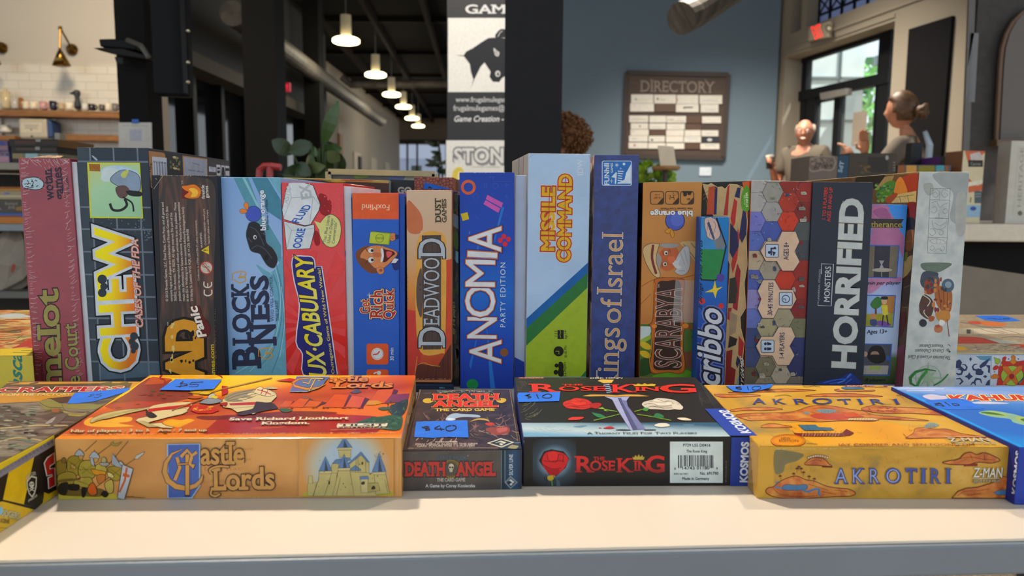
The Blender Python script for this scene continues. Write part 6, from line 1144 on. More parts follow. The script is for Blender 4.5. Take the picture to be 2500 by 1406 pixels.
a.poly('23264a', 690, 1190, 710, 1220, 690, 1270, 680, 1240).lines('3f88a4', 7, (690, 1380, 700, 1330, 715, 1300), (700, 1390, 712, 1340, 722, 1320), sm=2).poly('17161a', 705, 1215, 742, 1210, 735, 1380, 700, 1380).line('c8b48a', 3, 463, 76, 500, 84, 520, 72, 560, 98, 590, 95, 612, 110, 640, 78, 690, 82, 725, 98, 745, 250, 756, 320, 748, 420, 755, 600, 735, 720, 745, 880, 708, 940, 712, 1010, 735, 1100, 722, 1240)
a.lines('7a5c34', 3, (470, 150, 540, 90), (466, 180, 560, 96), (490, 180, 500, 270)).text('cfd0cc', 'FAMILY GAMES', 738, 1490, 730, 1215, 20, bold=.03, shear=.1).done()
a = art(torn, 'front', 'green_badge_print', F6); a.blob('55852a', 722, 130, 738, 95, 752, 85, 774, 130, 777, 225, 750, 255, 722, 240, 714, 180, k=3).text('c8d4b8', 'STARTER', 760, 225, 758, 132, 14, bold=.03).text('a8c48a', 'PLAYER', 742, 210, 740, 148, 9, bold=.01).done()
# ---- hexagons
a = art(hexes, 'front', 'hexagon_print', F7); a.poly('6e6c70', 90, 51, 486, 61, 430, 1371, 46, 1371)
hx = {0: ('9c9a98', '9a9896', '6c6ea8', '56649c', 'a39680', '4a5890', '7c78a4', '5c689c', '39466a', '3c4868', '57564c'), 1: ('85867c', '86867e', '8d8c8a', '46548c', 'b9a590', '8b8578', 'b9a590', 'b9a590', '8f8a70', 'b9a590', '6f6c5c', '7a7668'), 2: ('763026', '8e3a2a', 'a4402a', 'b9a590', 'b9a590', '9a3a28', 'b9a590', '8c8672', 'b9a590', 'b9a590', '9a9384'), 3: ('6a2c26', '7c3028', '6c2c28', '4c5050', '42464a', '7c3028', '7a2f28', '6c2a28', '6a6a58', '343c62', '30385a', '6a6660')}
for c in range(4):
    for r, col in enumerate(hx[c]):
        cy = (70 if c % 2 == 0 else 6) + r * 125.5; cx = 128 + 108 * c - (cy - 50) * .036 - c * .004 * (cy - 50)
        q = [(cx + x, cy + y) for x, y in ((-40, -63), (40, -63), (72, 0), (40, 63), (-40, 63), (-72, 0))]
        L_ = lambda y: 90 - (y - 50) * .0341 + 1; R_ = lambda y: 486 - (y - 60) * .0427 - 1
        q = [(min(max(x, L_(y)), R_(y)), min(max(y, 52), 1370)) for x, y in q]
        if max(p[0] for p in q) - min(p[0] for p in q) > 4 and max(p[1] for p in q) - min(p[1] for p in q) > 4: a.poly(col, *[v for p in q for v in p], o='2c2e3c', ow=2.5)
rr = random.Random(5)
for k in range(46):                                              # little printed buildings
    x, y = rr.uniform(95, 440), rr.uniform(90, 1330); x -= (y - 50) * .035; w_, h_ = rr.uniform(14, 34), rr.uniform(10, 30); dk_ = rr.choice(('3c4460', '6a2a24', '9c9688', '4c4e50', '7a7a74'))
    if L_(y) < x and x + w_ * 1.5 < R_(y): a.poly(dk_, x, y, x + w_, y - 4, x + w_ * 1.4, y + h_ * .5, x + w_ * 1.3, y + h_, x + 3, y + h_).lines('26283a', 1.5, (x + 4, y + 6, x + w_, y + 4), (x + 4, y + 12, x + w_, y + 10))
a.done()
a = art(hexes, 'front', 'map_detail_print', F7); a.scratch('23253a', 120, 100, 70, 400, 1340, 26, 2, .1, 1.2, 4).scratch('a8a49c', 70, 100, 70, 400, 1340, 16, 2, .1, 1.2, 9).done()
a = art(hexes, 'front', 'info_panels_print', F7); cr, nv = 'b9a38e', '262c4c'
a.poly(cr, 290, 385, 378, 385, 403, 450, 372, 515, 405, 580, 365, 640, 292, 640, 256, 578, 186, 578, 150, 512, 186, 450, 262, 450, o=nv, ow=3).poly(cr, 166, 700, 242, 699, 278, 761, 360, 762, 384, 823, 350, 885, 265, 885, 236, 946, 163, 946, 132, 885, 155, 822, 132, 770, o=nv, ow=3).poly(cr, 268, 1003, 350, 1005, 376, 1065, 340, 1127, 372, 1187, 335, 1251, 258, 1250, 228, 1190, 152, 1188, 121, 1127, 156, 1065, 232, 1065, o=nv, ow=3)
for x0, y0, x1, y1 in ((184, 468, 268, 552), (272, 779, 356, 863), (154, 1088, 238, 1168)): a.rrect('a4b4c4', x0, y0, x1, y1, 8, o=nv, ow=4)
a.disc(nv, 208, 520, 10).rect(nv, 215, 490, 252, 500).rect(nv, 215, 500, 225, 540).poly(nv, 225, 512, 250, 520, 235, 545).disc(nv, 243, 492, 8).ring(nv, 314, 822, 24, 5).lines(nv, 5, (295, 822, 314, 822, 314, 838)).disc(nv, 182, 1112, 9).disc(nv, 182, 1145, 9).poly(nv, 192, 1100, 220, 1108, 222, 1118, 195, 1122).poly(nv, 192, 1135, 222, 1138, 220, 1152, 194, 1155)
a.text(nv, 'AGES 8+', 332, 569, 334, 455, 32, bold=.015).text(nv, '30-45 MINUTES', 226, 926, 234, 716, 30, bold=.015).text(nv, '1-4 PLAYERS', 302, 1205, 306, 1040, 30, bold=.015).done()
# ---- black, huge block lettering
a = art(black, 'front', 'title_lettering', F7); a.text('aab0b0', 'HORRIFIED', 759, 1264, 815, 184, 141, bold=.055, o='8c8a7a', ow=.012).text('a0a4a8', 'TM', 690, 205, 692, 188, 10).done()
a = art(black, 'front', 'series_lettering', F7); a.lines('a8aeb4', 5, (545, 660, 545, 594, 623, 596, 608, 867, 522, 864, 524, 838)).text('b0b4b8', 'MONSTERS', 597, 840, 607, 612, 36, bold=.012).text('9a9ea4', 'UNIVERSAL STUDIOS', 531, 832, 541, 630, 11).text('a03830', '1 TO 5 PLAYERS', 571, 306, 586, 100, 22, bold=.035).text('a03830', 'AGES 10 AND UP', 602, 322, 618, 100, 22, bold=.035).done()
a = art(black, 'front', 'blue_flare_print', F7); a.blob('22376e', 520, 1372, 590, 1345, 660, 1335, 730, 1300, 770, 1330, 790, 1372).lines('3a62b8', 6, (560, 1365, 640, 1345, 700, 1340), (600, 1370, 680, 1355, 740, 1310), (700, 1370, 740, 1340), sm=3).lines('6a94d8', 3, (650, 1368, 700, 1350), (710, 1330, 735, 1305)).done()
# ---- short blue and pink with three pictures
a = art(manor, 'front', 'sky_print', F8); a.poly(a.grad(300, 250, 120, 1350, ((0, '3f80c8'), (.2, '5a8ac8'), (.4, '8a90bc'), (.52, 'a0b0cc'), (.8, 'a4b4cc'), (.84, '5a6a48'), (1, '2c3a22'))), 128, 248, 341, 252, 264, 1352, 60, 1350)
a.blob('9c6c8c', 128, 250, 215, 255, 230, 290, 255, 330, 300, 420, 320, 450, 310, 580, 280, 520, 125, 500, 122, 400).blob('a27894', 110, 700, 285, 690, 295, 720, 200, 735, 140, 780, 98, 790).blob('8a5a7c', 128, 290, 200, 270, 240, 330, 180, 340).done()
a = art(manor, 'front', 'title_banner_print', F8); a.poly('35332f', 110, 335, 318, 338, 302, 362, 310, 392, 108, 392).text('9c8a54', 'Furtherance', 44, 388, 304, 389, 36, serif=.12, bold=.012).done()
fb_ = '3a5e9e'; a = art(manor, 'front', 'picture', F8)
a.poly(fb_, 100, 496, 292, 499, 276, 702, 92, 698).poly('34343f', 100, 502, 285, 505, 270, 696, 92, 692).poly('6c665c', 235, 504, 285, 505, 270, 696, 225, 695).poly('6c665c', 92, 502, 140, 503, 132, 692, 85, 692).disc('9a9488', 185, 650, 62, 12).poly('8a8890', 165, 592, 198, 592, 185, 616, 196, 640, 168, 640, 178, 616).lines('b0aca4', 3, (182, 662, 182, 692)).done(); a = art(manor, 'front', 'picture', F8)
a.poly(fb_, 82, 802, 270, 804, 254, 1003, 66, 998).poly('8aa0c4', 84, 808, 264, 810, 248, 997, 70, 993).poly('9a7244', 180, 810, 264, 810, 254, 920, 180, 900).poly('8c8a34', 70, 920, 252, 915, 248, 997, 66, 993).blob('6a4c8c', 130, 980, 180, 960, 240, 985, 200, 997).blob('3f6a3a', 112, 860, 150, 815, 182, 830, 178, 870, 140, 890).rect('5a4030', 140, 885, 152, 920).disc('a67c58', 130, 935, 20, 18).blob('3c4a6a', 112, 955, 150, 955, 148, 990, 115, 988).disc('b99a7c', 197, 838, 17, 24).blob('23232a', 180, 815, 215, 812, 218, 830, 182, 830).poly('b8b04c', 180, 865, 218, 865, 220, 925, 188, 930).lines('2a2a34', 7, (192, 925, 185, 990), (212, 925, 222, 985)).done(); a = art(manor, 'front', 'picture', F8)
a.poly(fb_, 60, 1100, 246, 1103, 230, 1300, 46, 1296).poly('4c4e58', 62, 1106, 240, 1108, 225, 1294, 50, 1290).blob('1d1a1c', 95, 1190, 110, 1130, 150, 1112, 190, 1130, 205, 1200, 150, 1225).disc('8a7466', 140, 1165, 26, 18).blob('1d1a1c', 112, 1172, 170, 1172, 160, 1210, 122, 1210).poly('9a9690', 75, 1235, 225, 1235, 218, 1290, 70, 1288).poly('8a9a58', 110, 1238, 180, 1238, 172, 1262, 105, 1262).disc('a88a78', 80, 1165, 16).disc('3a5a98', 222, 1190, 14).done()
a = art(manor, 'front', 'caption_lettering', F8); a.text('24283a', '30 min per player', 45, 740, 294, 738, 20, bold=.015, shear=.03).text('24283a', 'Ages 13+', 92, 1040, 214, 1038, 24, bold=.015, shear=.03).text('171c18', '1-8 players', 62, 1334, 202, 1333, 20, bold=.015, shear=.03).done()
# ---- big pale grey with the totem
pg = mnoise(((.3, '989e9e'), (.5, 'a5abaa'), (.7, 'b2b6b2')), 70, 8, rough=.6)
a = art(totem, 'front', 'parchment_print', F8); a.poly(pg, 413, 46, 719, 46, 630, 1362, 310, 1362).blob('8b9090', 500, 60, 700, 55, 712, 130, 690, 300, 660, 370, 600, 330, 620, 180, 540, 130).blob('90948f', 440, 125, 490, 118, 500, 175, 470, 195, 442, 165).blob('969894', 640, 200, 700, 190, 690, 420, 640, 420).done()
a = art(totem, 'front', 'totem_drawing_print', F8); D_ = '6b7070'
a.lines(D_, 2.5, (480, 150, 462, 545), (603, 150, 577, 550), (480, 150, 603, 152), (478, 220, 600, 222), (472, 332, 592, 335), (466, 450, 584, 452), (462, 545, 577, 550)).lines(D_, 2, (490, 165, 520, 155, 535, 180, 515, 205, 495, 190, 510, 172, 522, 185), (590, 168, 560, 158, 548, 182, 565, 205, 585, 192, 572, 175), (540, 150, 536, 225), (488, 240, 515, 230, 528, 250, 540, 268, 560, 250, 590, 238), (492, 270, 510, 262, 520, 285, 500, 302, 486, 290), (560, 280, 578, 275, 585, 295, 566, 305, 556, 292), (530, 300, 534, 330), (510, 330, 560, 332), (492, 345, 500, 390, 540, 402, 572, 385, 580, 345), (505, 360, 540, 378, 572, 360), (478, 400, 500, 398, 512, 425, 490, 440, 474, 425), (540, 408, 556, 410, 558, 430, 540, 436, 532, 420), (476, 470, 510, 458, 560, 470, 570, 490, 500, 488, 476, 470), (520, 460, 520, 486), (540, 462, 540, 488), (480, 510, 495, 500, 505, 520, 488, 530, 478, 520), (548, 505, 562, 505, 566, 525, 548, 530, 542, 516), (500, 540, 530, 520, 560, 545), sm=4).done()
a = art(totem, 'front', 'explorers_print', F8); a.blob('5f6a60', 425, 610, 520, 604, 610, 610, 580, 640, 520, 665, 440, 650).blob('3f4650', 440, 660, 520, 665, 525, 690, 480, 740, 440, 760, 418, 720).blob('7c3f2c', 448, 720, 500, 690, 535, 700, 530, 760, 480, 800, 445, 780).blob('4a5058', 490, 700, 530, 690, 510, 760, 480, 760).blob('8a5a34', 510, 760, 560, 750, 612, 785, 605, 900, 560, 910, 515, 850).lines('5a3520', 4, (530, 770, 545, 880), (560, 760, 565, 890), (585, 790, 582, 890)).blob('4c3830', 415, 850, 440, 800, 490, 830, 500, 890, 470, 950, 420, 920, 412, 880).line('b8b4ac', 5, 430, 800, 480, 840, 440, 905, 470, 945, sm=4)
a.disc('4a5a68', 588, 745, 38, 42).disc('7a8a90', 590, 740, 20).blob('a07440', 515, 910, 590, 900, 600, 950, 560, 975, 525, 955).disc('2c3038', 435, 975, 24).blob('8a5438', 470, 935, 505, 935, 500, 960, 475, 965).disc('9c6a50', 530, 1010, 27, 25).blob('c4c4c0', 540, 955, 570, 965, 560, 990, 535, 985).disc('8f5236', 525, 995, 16, 10).line('7a5240', 5, 582, 950, 596, 1058).mottle(('6a2c2c', '3a3c44', 'a8744c'), 8, 430, 700, 600, 900, 16, 22, 12).done()
a = art(totem, 'front', 'script_lettering', F8); S_ = '4c5048'
a.text(S_, 'Vincent Dutrait', 565, 1106, 415, 1106, 20, shear=.03, serif=.05).text(S_, 'Cédrick Chaboussit', 565, 1136, 388, 1136, 20, shear=.03, serif=.05).text(S_, 'The Journals of Lewis & Clark', 608, 1178, 345, 1172, 22, shear=.03, serif=.05).disc(S_, 598, 1150, 6).ring(S_, 588, 1140, 6, 3).line(S_, 3, 590, 1104, 604, 1118).done()
a = art(totem, 'front', 'compass_print', F8); gg = '8aa088'
for i in range(8):
    t0 = i * math.pi / 4; L_ = 110 if i % 2 == 0 else 70; a.poly(gg, 470 + L_ * math.cos(t0), 1312 + L_ * math.sin(t0) * .95, 470 + 14 * math.cos(t0 + .8), 1312 + 14 * math.sin(t0 + .8), 470, 1312, 470 + 14 * math.cos(t0 - .8), 1312 + 14 * math.sin(t0 - .8))
a.ring(gg, 470, 1312, 78, 3).line('2c6a34', [4, 12, 16, 20, 16, 10, 5], 515, 1268, 450, 1258, 390, 1275, 358, 1310, 362, 1345, 385, 1358, 400, 1360, sm=0).line('3c7a40', 16, 460, 1268, 425, 1310, 400, 1360, sm=4).line('2c6a34', 8, 590, 1288, 550, 1330, 500, 1358, sm=4).done()
a = Art(totem.left, 'expedition_print', totem.lid, frame=F8); a.poly('5e4a34', 0, 66, 412, 46, 310, 1362, 190, 1362, 0, 1000).poly('7a6444', 0, 66, 410, 46, 410, 60, 0, 80).blob('2c261e', 60, 66, 200, 70, 170, 140, 100, 150, 20, 110).poly('8a7654', 200, 80, 260, 70, 220, 160, 140, 160).blob('8c3f2a', 295, 90, 400, 62, 395, 170, 330, 190, 300, 150).blob('b8763c', 260, 130, 300, 80, 340, 170, 300, 200, 260, 180)
a.blob('4f7034', 160, 160, 215, 110, 265, 110, 250, 180, 200, 230, 150, 200).mottle(('6f8a44', '3a5a4c'), 14, 150, 120, 250, 230, 18, 14, 5).poly('b09a6c', 240, 195, 395, 165, 392, 235, 225, 240).lines('6a5030', 3, (260, 205, 380, 190), (290, 200, 300, 235), (340, 195, 350, 235)).blob('8c4c28', 205, 215, 260, 180, 280, 190, 230, 245).blob('6a2a24', 330, 245, 395, 240, 385, 330, 345, 320).blob('2a2c30', 340, 330, 385, 340, 378, 400, 335, 400).blob('7a5c3c', 330, 420, 380, 410, 372, 520, 325, 520)
a.blob('b09a6a', 315, 600, 375, 560, 365, 640, 310, 700).blob('4a3c2c', 300, 720, 362, 690, 352, 850, 300, 860).blob('6a7a3c', 300, 560, 340, 540, 330, 600).blob('5a2c24', 295, 930, 325, 905, 330, 960, 300, 1060, 285, 1050).poly('7a4a58', 268, 1130, 325, 1100, 310, 1362, 262, 1362).lines('8c6c48', 4, (330, 480, 372, 470), (320, 760, 358, 740), (308, 880, 345, 880)).done()
a = art(totem, 'front', 'edge_wear_print', F8); a.wear('c0bca8', 414, 46, 718, 46, 4, 3, .2).wear('b8b8ac', 718, 60, 640, 1350, 3, 5, .6).done()
# ================================================================== printing on the lying boxes
G1, G2, G3, G4, G5, G6, G7 = (0, 900, 2.779), (120, 900, 4.136), (560, 900, 4.136), (970, 930, 4.847), (1240, 900, 3.968), (1700, 920, 4.394), (2100, 920, 4.395)
TAPE = M('2f66b8', .7, vary=.10, vs=60, bump=.15, bs=300, spec=.2); INK = '14161c'
def tape(b, face, fr, quad, txt=None, name='price_tape', **kw):
    a = Art(getattr(b, face), name, b.root, frame=fr, label='blue painter\'s tape price tag'); a.F.k += 6; a.poly(TAPE, *quad); o = a.done()
    if txt:
        w = Art(getattr(b, face), 'price_lettering', o, frame=fr)
        for t in txt: w.lines(INK, t[0], *t[1:], sm=5)
        w.done()
    return o
# ---- hazard-striped box at the left edge
a = art(scrap, 'top', 'steel_plate_print', G1, rough=.3, coat=.35)
a.poly(mnoise(((.3, '3a302c'), (.5, '5a4e44'), (.62, '7f776a'), (.75, '4a4038')), 16, 7, 1.5, rough=.3, stretch=(1, 2.5, 1)), -20, 95, 975, 90, 368, 440, -20, 700).poly('b98a2c', -20, 92, 975, 88, 880, 140, 690, 190, 300, 220, -20, 235).poly('54452c', -20, 92, 40, 92, 20, 100, -20, 102).lines('54452c', 9, (40, 105, 130, 93), (200, 105, 260, 93), (690, 100, 760, 92), (780, 105, 870, 92))
a.poly('54452c', -20, 108, 900, 96, 860, 160, 690, 160, -20, 166).poly('b4822a', -20, 185, 520, 172, 480, 200, 280, 220, -20, 232).poly('4a3a2c', 280, 215, 330, 200, 560, 180, 850, 160, 760, 200, 560, 230, 300, 235)
a.blob('7d7a4a', 270, 225, 340, 205, 420, 240, 520, 235, 640, 240, 700, 250, 640, 275, 520, 275, 440, 270, 330, 280, 290, 265).blob('5f5a34', 300, 290, 370, 270, 420, 275, 425, 295, 340, 300).blob('8c8348', 430, 285, 560, 300, 600, 280, 560, 320, 470, 318).lines('2c2620', 3, (270, 230, 330, 260, 420, 262), (420, 240, 440, 280, 520, 300, 600, 290), (300, 290, 380, 285, 430, 300), sm=4).blob('8e5a3c', 350, 275, 390, 268, 400, 290, 360, 292)
a.poly('8d8a84', 300, 370, 360, 330, 430, 300, 420, 320, 370, 360, 320, 378, o='2c2620').blob('b0aca4', 360, 345, 400, 325, 415, 330, 385, 350).lines('b8a878', 6, (-20, 405, 120, 395, 260, 385, 460, 385), (-20, 500, 100, 470, 250, 480, 300, 500), sm=6).mottle(('8d877a', '2c2622', '6a7464'), 22, 0, 250, 240, 560, 46, 9, 4).poly('5f5850', 390, 310, 470, 300, 400, 370, 330, 400).lines('8a8276', 4, (440, 300, 600, 310), (330, 400, 420, 390), (360, 420, 410, 405)).done()
a = art(scrap, 'top', 'title_lettering', G1, rough=.3, coat=.35)
a.text('9c2422', 'SCRAPPERS', -95, 160, 812, 150, 42, up=(.9, -1), bold=.05, o=['2a1c18', 'cfc8b0'], ow=[.085, .045]).text('d0bf90', 'JOURNEY ON THE FACTORY', -190, 185, 478, 181, 18, up=(.55, -1), bold=.03).done()
tape(scrap, 'top', G1, (455, 235, 505, 165, 880, 130, 880, 150, 760, 185, 640, 222, 520, 236), [(3, (596, 192, 618, 182, 612, 176, 640, 172), (604, 190, 640, 178), (650, 176, 690, 168), (650, 178, 690, 182, 660, 195, 636, 194))])
a = art(scrap, 'front', 'hazard_stripe_print', G1, rough=.3, coat=.35)
a.poly('bfa22c', -10, 735, 368, 520, 382, 860, -10, 1150).poly('1f1b1a', -10, 735, 60, 700, 18, 900, -10, 905).poly('1f1b1a', 232, 600, 368, 520, 384, 820, 330, 850, 300, 838, 290, 910, 255, 942, 162, 920).poly('1f1b1a', 20, 888, 255, 942, 240, 958, 0, 895)
a.poly('77757e', -10, 695, 365, 470, 366, 520, -10, 745).poly('77757e', -10, 1135, 384, 855, 386, 895, -10, 1180)
for i in range(15):
    x = 5 + i * 25; a.ring('55535f', x, 688 - x * .58 + 12, 7, 3).ring('55535f', x, 1150 - x * .74 + 4, 7, 3)
a.poly('9c2a26', 300, 640, 320, 605, 368, 570, 370, 640, 340, 660, 338, 680, 372, 672, 376, 790, 330, 815, 326, 740, 356, 728, 354, 718, 318, 728, o='cfcac0', ow=8).done()
a = art(scrap, 'front', 'shield_logo', G1, rough=.3, coat=.35); a.text('b4b0a4', 'GRAY DEER', 176, 755, 246, 722, 22, up=(-.1, -1), serif=.1, arc=.5).poly('b4b0a4', 180, 760, 214, 725, 250, 735, 248, 800, 236, 850, 218, 876, 196, 850, 184, 810).poly('1f1b1a', 188, 768, 214, 736, 243, 744, 241, 800, 230, 842, 217, 862, 200, 842, 190, 805).disc('b4b0a4', 215, 785, 17, 20).disc('1f1b1a', 209, 784, 5).disc('1f1b1a', 223, 782, 5).lines('b4b0a4', 5, (198, 812, 234, 830), (200, 832, 234, 806)).rect('b4b0a4', 208, 800, 224, 812).text('b4b0a4', 'PRESS', 194, 905, 252, 866, 15, up=(0, -1), bold=.02).done()
a = art(scrap, 'front', 'game_lettering', G1, rough=.3, coat=.35); a.text('b8b490', 'ODGERS', 4, 995, 132, 1022, 42, up=(.05, -1), bold=.03, o='6a6a54', ow=.04).text('3a3020', 'SCENE', 2, 1042, 64, 1050, 26, up=(.05, -1), bold=.03).blob('7aa8c0', -5, 940, 15, 940, 20, 975, 0, 990).line('3a3020', 3, -5, 1078, 60, 1082).done()
# ---- wide orange box with the horse
fr_ = mnoise(((.3, 'a5774a'), (.5, 'b98a58'), (.72, 'c89c6a')), 14, 5, .6, rough=.32)
a = art(castle, 'front', 'parchment_print', G2); a.poly(fr_, 52, 690, 3548, 672, 3522, 1290, 120, 1325).text('a67c50', 'omnia quae faciunt', 1545, 815, 2060, 822, 34, serif=.1).text('a67c50', 'tempora pie vitae', 1560, 928, 2040, 925, 34, serif=.1).text('a67c50', 'fare hac', 1560, 1030, 1950, 1025, 40, serif=.1).text('a67c50', 'pie hora', 1560, 1150, 1840, 1145, 40, serif=.1).done()
a = art(castle, 'front', 'soldiers_print', G2); ok = '1d1812'
a.blob('b0a84a', 90, 1320, 100, 1270, 200, 1230, 350, 1240, 480, 1260, 640, 1265, 760, 1310, 740, 1325, 400, 1326).blob('6a5a30', 95, 1250, 180, 1200, 300, 1210, 460, 1200, 560, 1230, 520, 1290, 350, 1290, 150, 1280)
for q in ((362, 835, 482, 725), (485, 870, 640, 755), (570, 1005, 800, 730), (770, 975, 965, 845), (470, 1200, 650, 1060)): a.line(ok, 9, *q).line('8a7450', 4, *q)
a.blob('8c7a48', 620, 755, 650, 735, 660, 760, 735, 735, 690, 780, 640, 775, o=ok, ow=3).poly('a7a8a0', 860, 905, 880, 875, 965, 835, 950, 865, 890, 915, o=ok, ow=4)
a.blob('7a6a30', 72, 960, 100, 925, 160, 920, 175, 980, 150, 1080, 85, 1090, o=ok, ow=5).disc('7a6038', 148, 925, 24, 30, o=ok, ow=4).blob('8c7c38', 180, 970, 190, 910, 240, 880, 310, 890, 345, 940, 330, 1040, 260, 1080, 190, 1040, o=ok, ow=5).blob('8e7e3c', 90, 1080, 180, 1040, 260, 1060, 270, 1130, 200, 1180, 100, 1170, o=ok, ow=5)
a.blob('968a44', 300, 990, 330, 935, 410, 925, 460, 970, 470, 1060, 430, 1110, 330, 1110, 295, 1050, o=ok, ow=6).blob('968a44', 265, 1120, 330, 1100, 420, 1100, 440, 1170, 380, 1200, 300, 1190, 250, 1160, o=ok, ow=5).blob('8c7c38', 590, 1010, 640, 985, 720, 990, 740, 1060, 700, 1130, 620, 1110, o=ok, ow=5).blob('a09450', 470, 980, 530, 960, 580, 1010, 560, 1060, 480, 1060, o=ok, ow=4)
a.blob('b8862c', 420, 1010, 500, 1025, 570, 1040, 560, 1070, 460, 1070, o=ok, ow=4).blob('b4602c', 400, 1180, 440, 1150, 470, 1190, 480, 1260, 430, 1280, 390, 1240, o=ok, ow=5).blob('a8703c', 480, 1080, 560, 1070, 560, 1130, 500, 1160, o=ok, ow=4).blob('a89a58', 560, 1160, 630, 1120, 650, 1180, 640, 1250, 590, 1250, o=ok, ow=5).blob('1d1812', 330, 1200, 380, 1210, 360, 1290, 330, 1290).blob('1d1812', 170, 1170, 300, 1170, 290, 1230, 190, 1220).blob('26201a', 100, 1170, 190, 1150, 170, 1270, 100, 1260).blob('1d1812', 520, 1270, 560, 1230, 600, 1265, 570, 1300)
for x, y, r in ((305, 862, 44), (455, 885, 48), (720, 965, 30)): a.blob('9aa0a8', x - r, y + r * .3, x - r * .6, y - r * .6, x, y - r, x + r * .7, y - r * .5, x + r, y + r * .4, o=ok, ow=4).line(ok, 4, x, y - r, x, y - r * 1.4).blob('a98a58', x - r * .1, y + r * .4, x + r * .8, y + r * .4, x + r * .7, y + r * 1.1, x + r * .1, y + r * 1.3, o=ok, ow=3)
a.blob('9aa0a8', 415, 905, 440, 900, 455, 980, 425, 960, o=ok, ow=3).poly('8a929c', 640, 855, 630, 960, 680, 990, 740, 1000, 700, 940, o=ok, ow=4).disc('98906a', 552, 925, 26, 32, o=ok, ow=4).blob('8a8a86', 510, 950, 600, 950, 590, 980, 530, 980, o=ok, ow=4).line(ok, 14, 80, 1140, 330, 1112).line('7a6038', 8, 80, 1140, 330, 1112).disc('a98a58', 330, 1115, 16).blob('a98a58', 230, 960, 260, 980, 270, 1010, 220, 1000, o=ok, ow=3)
a.blob('b8b078', 590, 1045, 640, 1065, 650, 1100, 600, 1090, o=ok, ow=4).lines('5a4c20', 3, (320, 980, 450, 1080), (330, 1060, 440, 970), (310, 1020, 460, 1020), (190, 930, 320, 1030), (200, 1020, 320, 920), (620, 1010, 720, 1090), (620, 1090, 720, 1010), (280, 1130, 420, 1180), (110, 1120, 240, 1110))
a.poly('a4aab4', 740, 970, 845, 1010, 840, 1040, 760, 1320, 695, 1310, 690, 1290, o=ok, ow=6).poly('a85c2c', 775, 995, 795, 1000, 775, 1130, 720, 1250, 700, 1245, 755, 1120).poly('a85c2c', 750, 1050, 815, 1075, 810, 1100, 740, 1085).lines(ok, 4, (770, 1290, 880, 1300, 970, 1302), (780, 1300, 850, 1290)).done()
a = art(castle, 'front', 'title_lettering', G2); tk, tf = '33262a', 'b58a58'
a.poly('4c6098', 1195, 765, 1520, 760, 1520, 1180, 1440, 1305, 1200, 1305, o='90a4bc', ow=14)
a.line(tk, [14, 34, 52, 60, 66, 66, 62, 54, 44, 30, 16], 1340, 815, 1240, 860, 1180, 950, 1165, 1040, 1200, 1130, 1280, 1190, 1390, 1210, 1480, 1180, 1530, 1130, 1545, 1090, 1548, 1070).line(tf, [6, 22, 40, 48, 54, 54, 50, 42, 32, 18, 6], 1340, 815, 1240, 860, 1180, 950, 1165, 1040, 1200, 1130, 1280, 1190, 1390, 1210, 1480, 1180, 1530, 1130, 1545, 1090, 1548, 1070)
a.line(tk, 46, 1290, 900, 1320, 1000, 1270, 1120).line(tf, 34, 1290, 895, 1320, 1000, 1270, 1125).line(tk, 46, 1330, 890, 1395, 820, 1440, 880, 1490, 840).line(tf, 34, 1330, 890, 1395, 822, 1440, 880, 1490, 842).line(tk, 52, 1395, 860, 1395, 1290).line(tf, 40, 1395, 865, 1395, 1275).line(tk, 44, 1440, 890, 1420, 960, 1460, 1000, 1460, 960).line(tf, 32, 1440, 890, 1420, 960, 1458, 995, 1458, 965).line(tk, 26, 1300, 965, 1400, 960).line(tf, 14, 1300, 965, 1400, 960)
a.text(tf, 'astle', 1535, 962, 1965, 958, 215, bold=.035, serif=.22, o=tk, ow=.028).text(tf, 'Lords', 1640, 1225, 2272, 1210, 215, bold=.035, serif=.22, o=tk, ow=.028).line(tk, 34, 1640, 1060, 1620, 1020, 1700, 985, 1820, 990, sm=4).line(tf, 20, 1640, 1060, 1622, 1022, 1700, 987, 1815, 991, sm=4).line(tk, 34, 1640, 1225, 1630, 1270, 1680, 1290, 1730, 1260, sm=4).line(tf, 20, 1640, 1225, 1632, 1268, 1680, 1288, 1725, 1262, sm=4).done()
a = art(castle, 'front', 'castle_print', G3); sk = mnoise(((.35, '94a8bc'), (.6, 'a9b8c0'), (.8, 'b5aa94')), 30, 5, 1, rough=.32); wl, ws, rf, sh_ = 'a99e70', '8f8458', '5f7494', '3c4658'
sk = a.grad(1190, 1010, 1640, 1010, ((0, '94a8bc'), (.55, '9cacb8'), (.75, 'a8a694'), (1, 'b98a58')), radial=True, warp=.25, wscale=30)
a.poly(sk, 700, 690, 1660, 685, 1660, 1284, 700, 1290)
ck = '4a4632'
a.blob('a39a44', 740, 1285, 800, 1240, 1000, 1250, 1200, 1250, 1450, 1225, 1600, 1230, 1660, 1270, 1500, 1285, 900, 1290).poly(wl, 790, 1160, 905, 1140, 900, 1285, 790, 1282, o=ck, ow=4).poly(wl, 800, 1080, 838, 1080, 842, 1160, 796, 1160, o=ck, ow=4).poly(wl, 960, 1060, 1090, 1045, 1060, 1285, 880, 1285, o=ck, ow=4).poly(wl, 1040, 955, 1100, 945, 1110, 1050, 1010, 1060, o=ck, ow=4).poly(rf, 1040, 955, 1070, 920, 1210, 895, 1230, 920, 1100, 960, o=sh_, ow=4)
